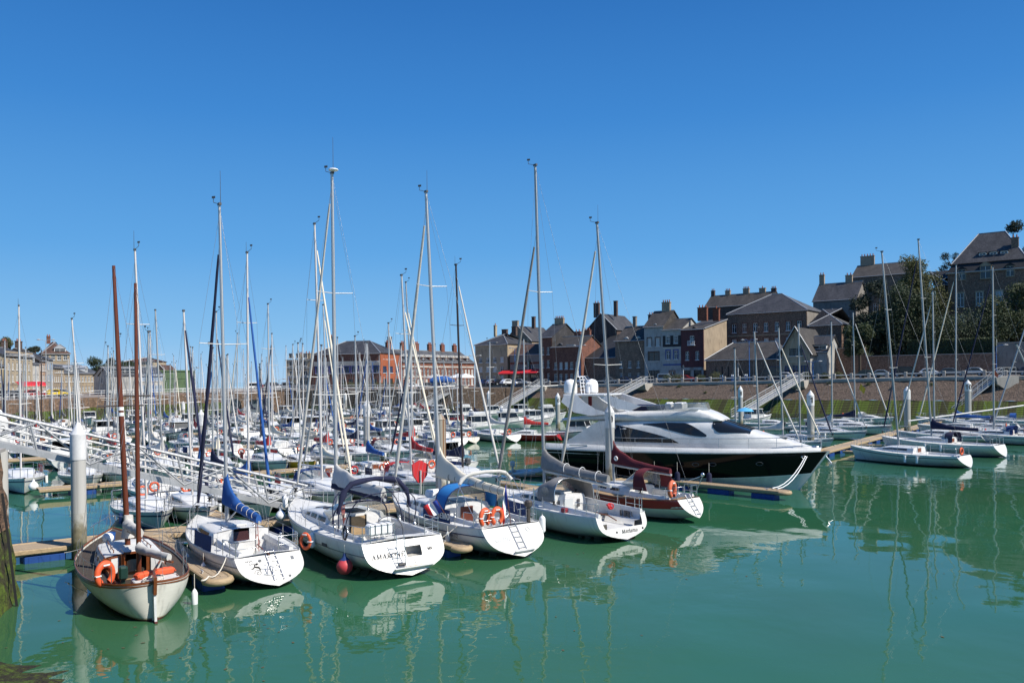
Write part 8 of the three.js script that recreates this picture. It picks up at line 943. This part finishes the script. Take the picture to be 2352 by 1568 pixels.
// hedge and garden walls on the right
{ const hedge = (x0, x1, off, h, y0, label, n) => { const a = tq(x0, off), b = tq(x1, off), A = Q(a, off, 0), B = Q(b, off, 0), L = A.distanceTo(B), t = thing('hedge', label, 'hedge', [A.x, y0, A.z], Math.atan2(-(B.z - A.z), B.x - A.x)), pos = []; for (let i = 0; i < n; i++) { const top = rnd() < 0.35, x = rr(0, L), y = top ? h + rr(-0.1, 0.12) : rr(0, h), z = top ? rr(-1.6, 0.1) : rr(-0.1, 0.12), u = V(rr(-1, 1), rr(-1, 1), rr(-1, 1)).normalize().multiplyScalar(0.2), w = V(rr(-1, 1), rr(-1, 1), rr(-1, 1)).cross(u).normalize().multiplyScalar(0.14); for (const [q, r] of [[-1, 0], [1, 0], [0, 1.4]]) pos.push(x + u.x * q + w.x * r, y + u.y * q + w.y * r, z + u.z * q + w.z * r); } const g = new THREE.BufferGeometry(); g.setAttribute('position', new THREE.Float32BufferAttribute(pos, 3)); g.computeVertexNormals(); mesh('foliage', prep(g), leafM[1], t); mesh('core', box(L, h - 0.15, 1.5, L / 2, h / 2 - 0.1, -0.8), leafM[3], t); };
  hedge(2085, 2290, 33, 4.0, hAt(2190, 828, depthQ(2190, 33)), 'long clipped hedge above the quay garden wall', 5200);
  const wallAt = (x0, x1, off, yT, m, label) => { const a = tq(x0, off), b = tq(x1, off), A = Q(a, off, 0), B = Q(b, off, 0), L = A.distanceTo(B), base = hq((a + b) / 2), top = hAt((x0 + x1) / 2, yT, (-A.z - B.z) / 2), t = thing('garden_wall', label, 'wall', [A.x, base, A.z], Math.atan2(-(B.z - A.z), B.x - A.x), 'garden walls of the villa'); mesh('wall', uvm(box(L, top - base, 0.4, L / 2, (top - base) / 2, 0)), m, t); mesh('coping', uvm(box(L, 0.12, 0.55, L / 2, top - base + 0.06, 0)), M.coping, t); };
  wallAt(1990, 2292, 31, 815, T.stone, 'low stone retaining wall below the clipped hedge'); wallAt(2292, 2420, 31.5, 786, T.grey, 'high grey rendered garden wall right of the hedge'); wallAt(1905, 1990, 31, 800, T.stone, 'stone garden wall beside the chalet annex'); }

// ---------------------------------------------------------------- cars
const carPaint = { white: mat(lin(0.7, 0.7, 0.7), 0.2), silver: mat(lin(0.38, 0.4, 0.42), 0.25, { metalness: 0.5 }), black: mat(lin(0.012, 0.012, 0.014), 0.12), navy: mat(lin(0.012, 0.022, 0.07), 0.15), grey: mat(lin(0.12, 0.13, 0.14), 0.2, { metalness: 0.3 }), red: mat(lin(0.3, 0.015, 0.012), 0.2), darkgreen: mat(lin(0.015, 0.045, 0.04), 0.2), yellow: mat(lin(0.6, 0.42, 0.02), 0.3) };
const carGeo = {}; function carParts(kind) {
  if (carGeo[kind]) return carGeo[kind]; const van = kind === 'van', L = van ? 4.6 : 4.1, H = van ? 1.9 : 1.45, prof = van ? [[0, 0.35], [0, 0.9], [0.1, 1.0], [3.5, 1.02], [4.45, 0.85], [4.6, 0.6], [4.58, 0.32]] : [[0, 0.4], [0.02, 0.85], [0.25, 0.92], [2.7, 0.95], [3.85, 0.8], [4.08, 0.6], [4.08, 0.32]], cab = van ? [[0.05, 0.98], [0.12, 1.8], [0.35, 1.9], [2.7, 1.9], [3.6, 1.0]] : [[0.25, 0.9], [0.75, 1.38], [1.1, 1.45], [2.1, 1.44], [2.95, 0.93]];
  const ex = (p, w, r) => { const g = new THREE.ExtrudeGeometry(new THREE.Shape(p.map((q) => new THREE.Vector2(...q))), { depth: w - 2 * r, bevelEnabled: true, bevelSize: r * 0.6, bevelThickness: r, bevelSegments: 2, bevelOffset: -r * 0.6 }); g.translate(-L / 2, 0, -w / 2 + r); return g; };
  const cc = cab.map(([x, y]) => [x, y]), sc = (k) => { const mx = cab.reduce((a, b) => a + b[0], 0) / cab.length; return cab.map(([x, y]) => [mx + (x - mx) * k, 0.98 + (y - 0.98) * k]); };
  const wg = new THREE.CylinderGeometry(0.31, 0.31, 0.2, 14); wg.rotateX(Math.PI / 2); const hub = new THREE.CylinderGeometry(0.18, 0.18, 0.22, 10); hub.rotateX(Math.PI / 2);
  return carGeo[kind] = { body: ex(prof, 1.74, 0.1), cabin: ex(cc, 1.5, 0.1), glassSide: ex(sc(0.8), 1.53, 0.04), front: (() => { const a = cab[cab.length - 2], b = cab[cab.length - 1]; return sheet([[a[0] - L / 2 + 0.14, a[1] - 0.04, -0.58], [b[0] - L / 2 + 0.02, b[1] + 0.08, -0.64], [b[0] - L / 2 + 0.02, b[1] + 0.08, 0.64], [a[0] - L / 2 + 0.14, a[1] - 0.04, 0.58]], 0.05); })(), wheel: wg, hub, L, wx: [[-L / 2 + 0.75], [L / 2 - 0.8]], head: box(0.08, 0.14, 0.32), tail: box(0.06, 0.16, 0.24) };
}
function car(p, turn, color, kind, label, group) { const g = carParts(kind), t = thing('parked_car', label, 'car', p.toArray(), turn, group), m = carPaint[color]; mesh('body', g.body, m, t); mesh('cabin', g.cabin, m, t); mesh('side_windows', g.glassSide, M.glass, t); mesh('windscreen', g.front, M.glass, t); for (const [x] of g.wx) for (const z of [-0.8, 0.8]) { const w = mesh('wheel', g.wheel, M.black, t); w.position.set(x, 0.31, z); mesh('rim', g.hub, M.aluDull, w); } for (const z of [-0.6, 0.6]) { const a = mesh('headlight', g.head, M.white, t); a.position.set(g.L / 2 - 0.06, 0.66, z); const b = mesh('tail_light', g.tail, M.brightRed, t); b.position.set(-g.L / 2 + 0.02, 0.78, z); } return t; }
const QT = Math.atan2(-0.6, 0.8); // turn that lines a thing up with the quay, front to the right
for (const [px, off, c, k, tn, l] of [[1118, 14, 'navy', 'car', 1.2, 'navy car parked beside the far cream apartments'], [1134, 14, 'silver', 'car', 1.2, 'silver car between navy and black cars near the far apartments'], [1150, 14, 'black', 'car', 1.1, 'black car parked below the tan gable house'], [1168, 14, 'white', 'car', 1.2, 'white car parked in front of the restaurant'], [1200, 17, 'silver', 'car', 0, 'silver car under the red awnings'], [1342, 17, 'white', 'van', 0, 'white van parked before the brick terrace'], [1405, 16, 'grey', 'car', 0, 'grey car before the slate roof building'], [1440, 16, 'navy', 'car', 0, 'dark blue car before the dark brick house'], [1466, 15, 'navy', 'car', 0.1, 'blue hatchback at the top of the gangway behind the radar arch'], [1535, 19, 'silver', 'van', 0, 'silver van before the white house'], [1580, 19, 'red', 'car', 0, 'red car before the purple timbered house'], [1780, 16, 'black', 'van', 0, 'black van before the blue fronted end of the hall'], [1812, 16, 'white', 'car', 0, 'white car before the chalet'], [1998, 15, 'darkgreen', 'car', 0, 'dark green car below the garden wall'], [2032, 16, 'silver', 'car', 0.15, 'silver car behind the dark green one'], [2086, 15, 'black', 'van', 0, 'black people carrier below the hedge'], [2140, 16, 'white', 'car', 0.2, 'white car below the clipped hedge'], [2190, 15, 'grey', 'car', 0, 'dark grey car below the villa'], [2232, 15.5, 'silver', 'car', Math.PI, 'silver car near the top of the gangway by pile number 10'], [2330, 15, 'black', 'car', 0, 'black car before the high garden wall'], [2372, 15, 'navy', 'car', 0, 'navy car at the end of the right quay']]) { const t = tq(px, off); car(Q(t, off, hq(t) + 0.03), QT + tn, c, k, l, 'cars parked on the right quay'); }
for (const [px, d, c, k, l, tn = 0] of [[8, 146, 'black', 'car', 'black car parked at the edge of the left quay'], [24, 149, 'grey', 'car', 'grey car parked beside the black one on the left quay'], [36, 152, 'silver', 'car', 'silver car on the left quay before the cream house'], [76, 160, 'red', 'car', 'small red car by the red awning'], [118, 168, 'white', 'car', 'white car on the left quay'], [128, 166, 'yellow', 'car', 'yellow car on the left quay'], [142, 172, 'silver', 'car', 'silver car before the grey left quay house']]) { const p = lit(px, d); p.y = 4.62; car(p, 0.9 + tn, c, k, l, 'cars parked on the left quay'); }
for (let k = 0; k < 9; k++) { const p = lit(590 + k * 13, 203); p.y = 5.12; car(p, rr(0, 0.4), ['white', 'silver', 'red', 'grey', 'navy', 'white', 'silver', 'black', 'grey'][k], k % 3 ? 'car' : 'van', ['white van', 'silver car', 'red car', 'grey van', 'navy car', 'white car', 'silver van', 'black car', 'grey car'][k] + ' parked on the far central quay above the dark wall', 'cars parked on the far quay'); }
for (const [px, c] of [[985, 'grey'], [1008, 'navy'], [1040, 'silver'], [950, 'white']]) { const p = lit(px, 196); p.y = 5.12; car(p, 0.3, c, 'car', c + ' car parked before the red brick terrace', 'cars parked before the terrace'); }

// ---------------------------------------------------------------- quay furniture
{ const t = thing('quay_guard_rail', 'grey steel guard rail on stone posts along the right quay edge', 'railing'); let prev = null; for (let s = -48; s <= 84; s += 2.9) { const p = Q(s, 9.4), q = mesh('post', uvm(bevel(0.5, 0.95, 0.4, 0.06)), M.coping, t); q.position.copy(p); q.rotation.y = QT; if (prev) { const y = V(0, 0.62, 0); mesh('rail', rod(prev.clone().add(y), p.clone().add(y), 0.1, 0.1, 6), M.aluDull, t); } prev = p; } }
function lamp(p, h, label, col, dbl = true, yaw = QT) { const t = thing('street_lamp', label, 'street lamp', p.toArray(), yaw, 'street lamps on the quays'); mesh('post', tube([[0, 0, 0], [0, h * 0.5, 0], [0, h, 0]], [0.1, 0.08, 0.06], 8), col, t); for (const s of dbl ? [-1, 1] : [1]) { const a = mesh('arm', tube([[0, h - 0.1, 0], [s * 0.5, h + 0.15, 0], [s * 1.1, h + 0.2, 0]], 0.04, 5), col, t); mesh('lamp_head', mg([ball(0.3, [s * 1.3, h + 0.18, 0], 1.3, 0.4, 0.8), lathe([[0.3, -0.05], [0.02, 0.16]], 8, [s * 1.3, h + 0.2, 0])]), M.aluDull, a); } return t; }
const lampBlue = mat(lin(0.02, 0.11, 0.33), 0.5);
for (const [px, yT, l, off] of [[1722, 782, 'tall blue double street lamp before the stone hall', 12], [1183, 800, 'blue double street lamp before the red awnings', 12], [1332, 795, 'blue street lamp before the brick terrace', 12], [2290, 795, 'street lamp at the right quay near the high garden wall', 12], [1868, 832, 'short street lamp before the chalet', 12]]) { const t = tq(px, off), p = Q(t, off); lamp(p, hAt(px, yT, -p.z) - p.y, l, lampBlue, px !== 2290); }
for (const [px, d, yT, l] of [[856, 196, 832, 'blue quay lamp before the civic building'], [640, 199, 872, 'far thin lamp at the dark quay'], [441, 200, 846, 'thin lamp beside the green building'], [105, 165, 782, 'grey lamp above the left quay roofs'], [1092, 205, 818, 'grey lamp at the corner of the far apartments']]) { const p = lit(px, d); p.y = 4.8; lamp(p, hAt(px, yT, d) - p.y, l, px === 856 ? lampBlue : M.aluDull, px !== 441, 0.3); }
for (const [px, k] of [[1655, 0], [1660, 1], [1681, 2], [1684, 3], [1712, 4], [1716, 5]]) { const t = tq(px, 11), p = Q(t, 11), b = thing('bollard', 'blue bollard with white top before the stone hall', 'bollard', p.toArray(), 0, 'blue bollards before the hall'); mesh('post', lathe([[0.09, 0], [0.09, 0.95]], 10), lampBlue, b); mesh('cap', lathe([[0.1, 0.95], [0.1, 1.2], [0.001, 1.28]], 10), M.white, b); }
for (const [px, d, l] of [[1570, 'x', 'white post with dark panel before the purple house'], [1696, 'y', 'white post with dark panel before the glazed hall']]) { const t = tq(px, 11.5), p = Q(t, 11.5), s = thing('notice_post', l, 'sign', p.toArray(), QT, 'notice posts on the right quay'); mesh('post', rod([0, 0, 0], [0, 3.4, 0], 0.06), M.white, s); mesh('panel', box(0.35, 0.7, 0.1, 0, 3.0, 0), M.darkGrey, s); }
for (const [px, off, r, mi, l] of [[1556, 11.5, 1.2, 2, 'yellow green round bush left of a notice post'], [1645, 11.2, 1.35, 2, 'yellow green round bush beside the blue bollards'], [1610, 11.2, 1.0, 1, 'low flowering bush on the quay'], [1535, 11.5, 1.1, 1, 'green bush at the gangway landing'], [1855, 11.3, 0.9, 1, 'green planter bush before the chalet'], [1925, 11.3, 0.9, 2, 'flowering bush right of the chalet annex'], [1895, 11.3, 0.8, 1, 'small bush before the annex']]) { const t = tq(px, off), p = Q(t, off), s = thing('bush', l, 'bush', p.toArray(), 0, 'bushes on the right quay'); mesh('crown', crownGeo([[0, r * 0.7, 0, r, r * 0.8, r]], 700, 0.13, 0.3), leafM[mi], s); mesh('stem', rod([0, -0.1, 0], [0, r * 0.6, 0], 0.08), M.varnish, s); }
for (const [px, py, k] of [[1600, 866, 0], [1730, 905, 1]]) ;
// parasols, covered boat and flags near the terrace
for (const [px, d, c, l] of [[1069, 200, M.white, 'large white parasol before the far terrace'], [1052, 204, M.white, 'white parasol behind the larger one at the terrace'], [1000, 199, M.sailWhite, 'white marquee parasol beside the blue covered boat']]) { const p = lit(px, d); p.y = 5.1; const t = thing('parasol', l, 'parasol', p.toArray(), 0, 'white parasols at the terrace'); mesh('canopy', lathe([[2.4, 2.5], [2.3, 2.75], [0.001, 3.6]], 8), c, t); mesh('pole', rod([0, 0, 0], [0, 3.5, 0], 0.05), M.white, t); }
{ const p = lit(1016, 197); p.y = 5.1; const t = thing('covered_boat', 'boat under a bright blue cover on the far quay', 'boat', p.toArray(), 0.2); mesh('cover', tube([[-3, 1.7, 0], [-2, 1.9, 0], [1, 2.0, 0], [3, 1.6, 0]], [0.5, 1.0, 1.0, 0.3], 10), M.blue, t); mesh('hull', tube([[-3, 1.0, 0], [-2, 0.9, 0], [1, 0.9, 0], [3.2, 1.2, 0]], [0.5, 0.8, 0.8, 0.15], 10), M.gel, t); mesh('trailer', mg([box(6, 0.1, 1.2, 0, 0.45, 0), rod([-1, 0.3, -0.8], [-1, 0.3, 0.8], 0.3, 0.3, 10)]), M.grey, t); }
for (const [px, d, w, l] of [[70, 166, 5, 'red awning over the left quay cafe']]) { const p = lit(px, d); p.y = 7.0; const t = thing('awning', l, 'awning', p.toArray(), 0.75, 'red awnings on the left quay'); mesh('canvas', loft([-1, -0.5, 0, 0.5, 1].map((f) => [V(f * w / 2, 0.7, -2), V(f * w / 2, 0.5, 0), V(f * w / 2, 0, 1.6), V(f * w / 2, -0.25, 1.6)])), M.brightRed, t); mesh('post', mg([-1, 0, 1].map((s) => rod([s * w / 2, -2.4, 1.5], [s * w / 2, 0, 1.5], 0.05))), M.white, t); }
{ const t = thing('flower_bed', 'green flower bed along the front of the civic building', 'flower bed', [0, 5.1, 0]); const a = lit(790, 203), b = lit(905, 199), pos = []; mesh('foliage', crownGeo(Array.from({ length: 14 }, (_, i) => { const q = a.clone().lerp(b, i / 13); return [q.x, 0.9, q.z, 1.1, 0.9, 0.8]; }), 2600, 0.16, 0.2), leafM[2], t); mesh('kerb', mg([rod([a.x, 0.2, a.z + 1], [b.x, 0.2, b.z + 1], 0.25, 0.25, 4)]), M.coping, t); }
// railings and people along the far mole
{ const rail = (x0, d0, x1, d1, y, label) => { const A = lit(x0, d0), B = lit(x1, d1), t = thing('quay_railing', label, 'railing', [A.x, y, A.z], Math.atan2(-(B.z - A.z), B.x - A.x), 'white railings of the far quays'), L = A.distanceTo(B), n = Math.round(L / 2.5); for (let k = 0; k <= n; k++) mesh('post', rod([L * k / n, 0, 0], [L * k / n, 1.05, 0], 0.045, 0.045, 5), M.white, t); for (const yy of [0.55, 1.05]) mesh('rail', rod([0, yy, 0], [L, yy, 0], 0.04, 0.04, 5), M.white, t); }; rail(612, 195, 915, 187, 5.1, 'thin white railing along the dark central quay'); rail(205, 170, 440, 192, 4.6, 'white railing along the mole by the lock'); rail(-20, 128, 130, 152, 4.6, 'white railing at the left quay edge'); }

renderer.render(scene, camera);
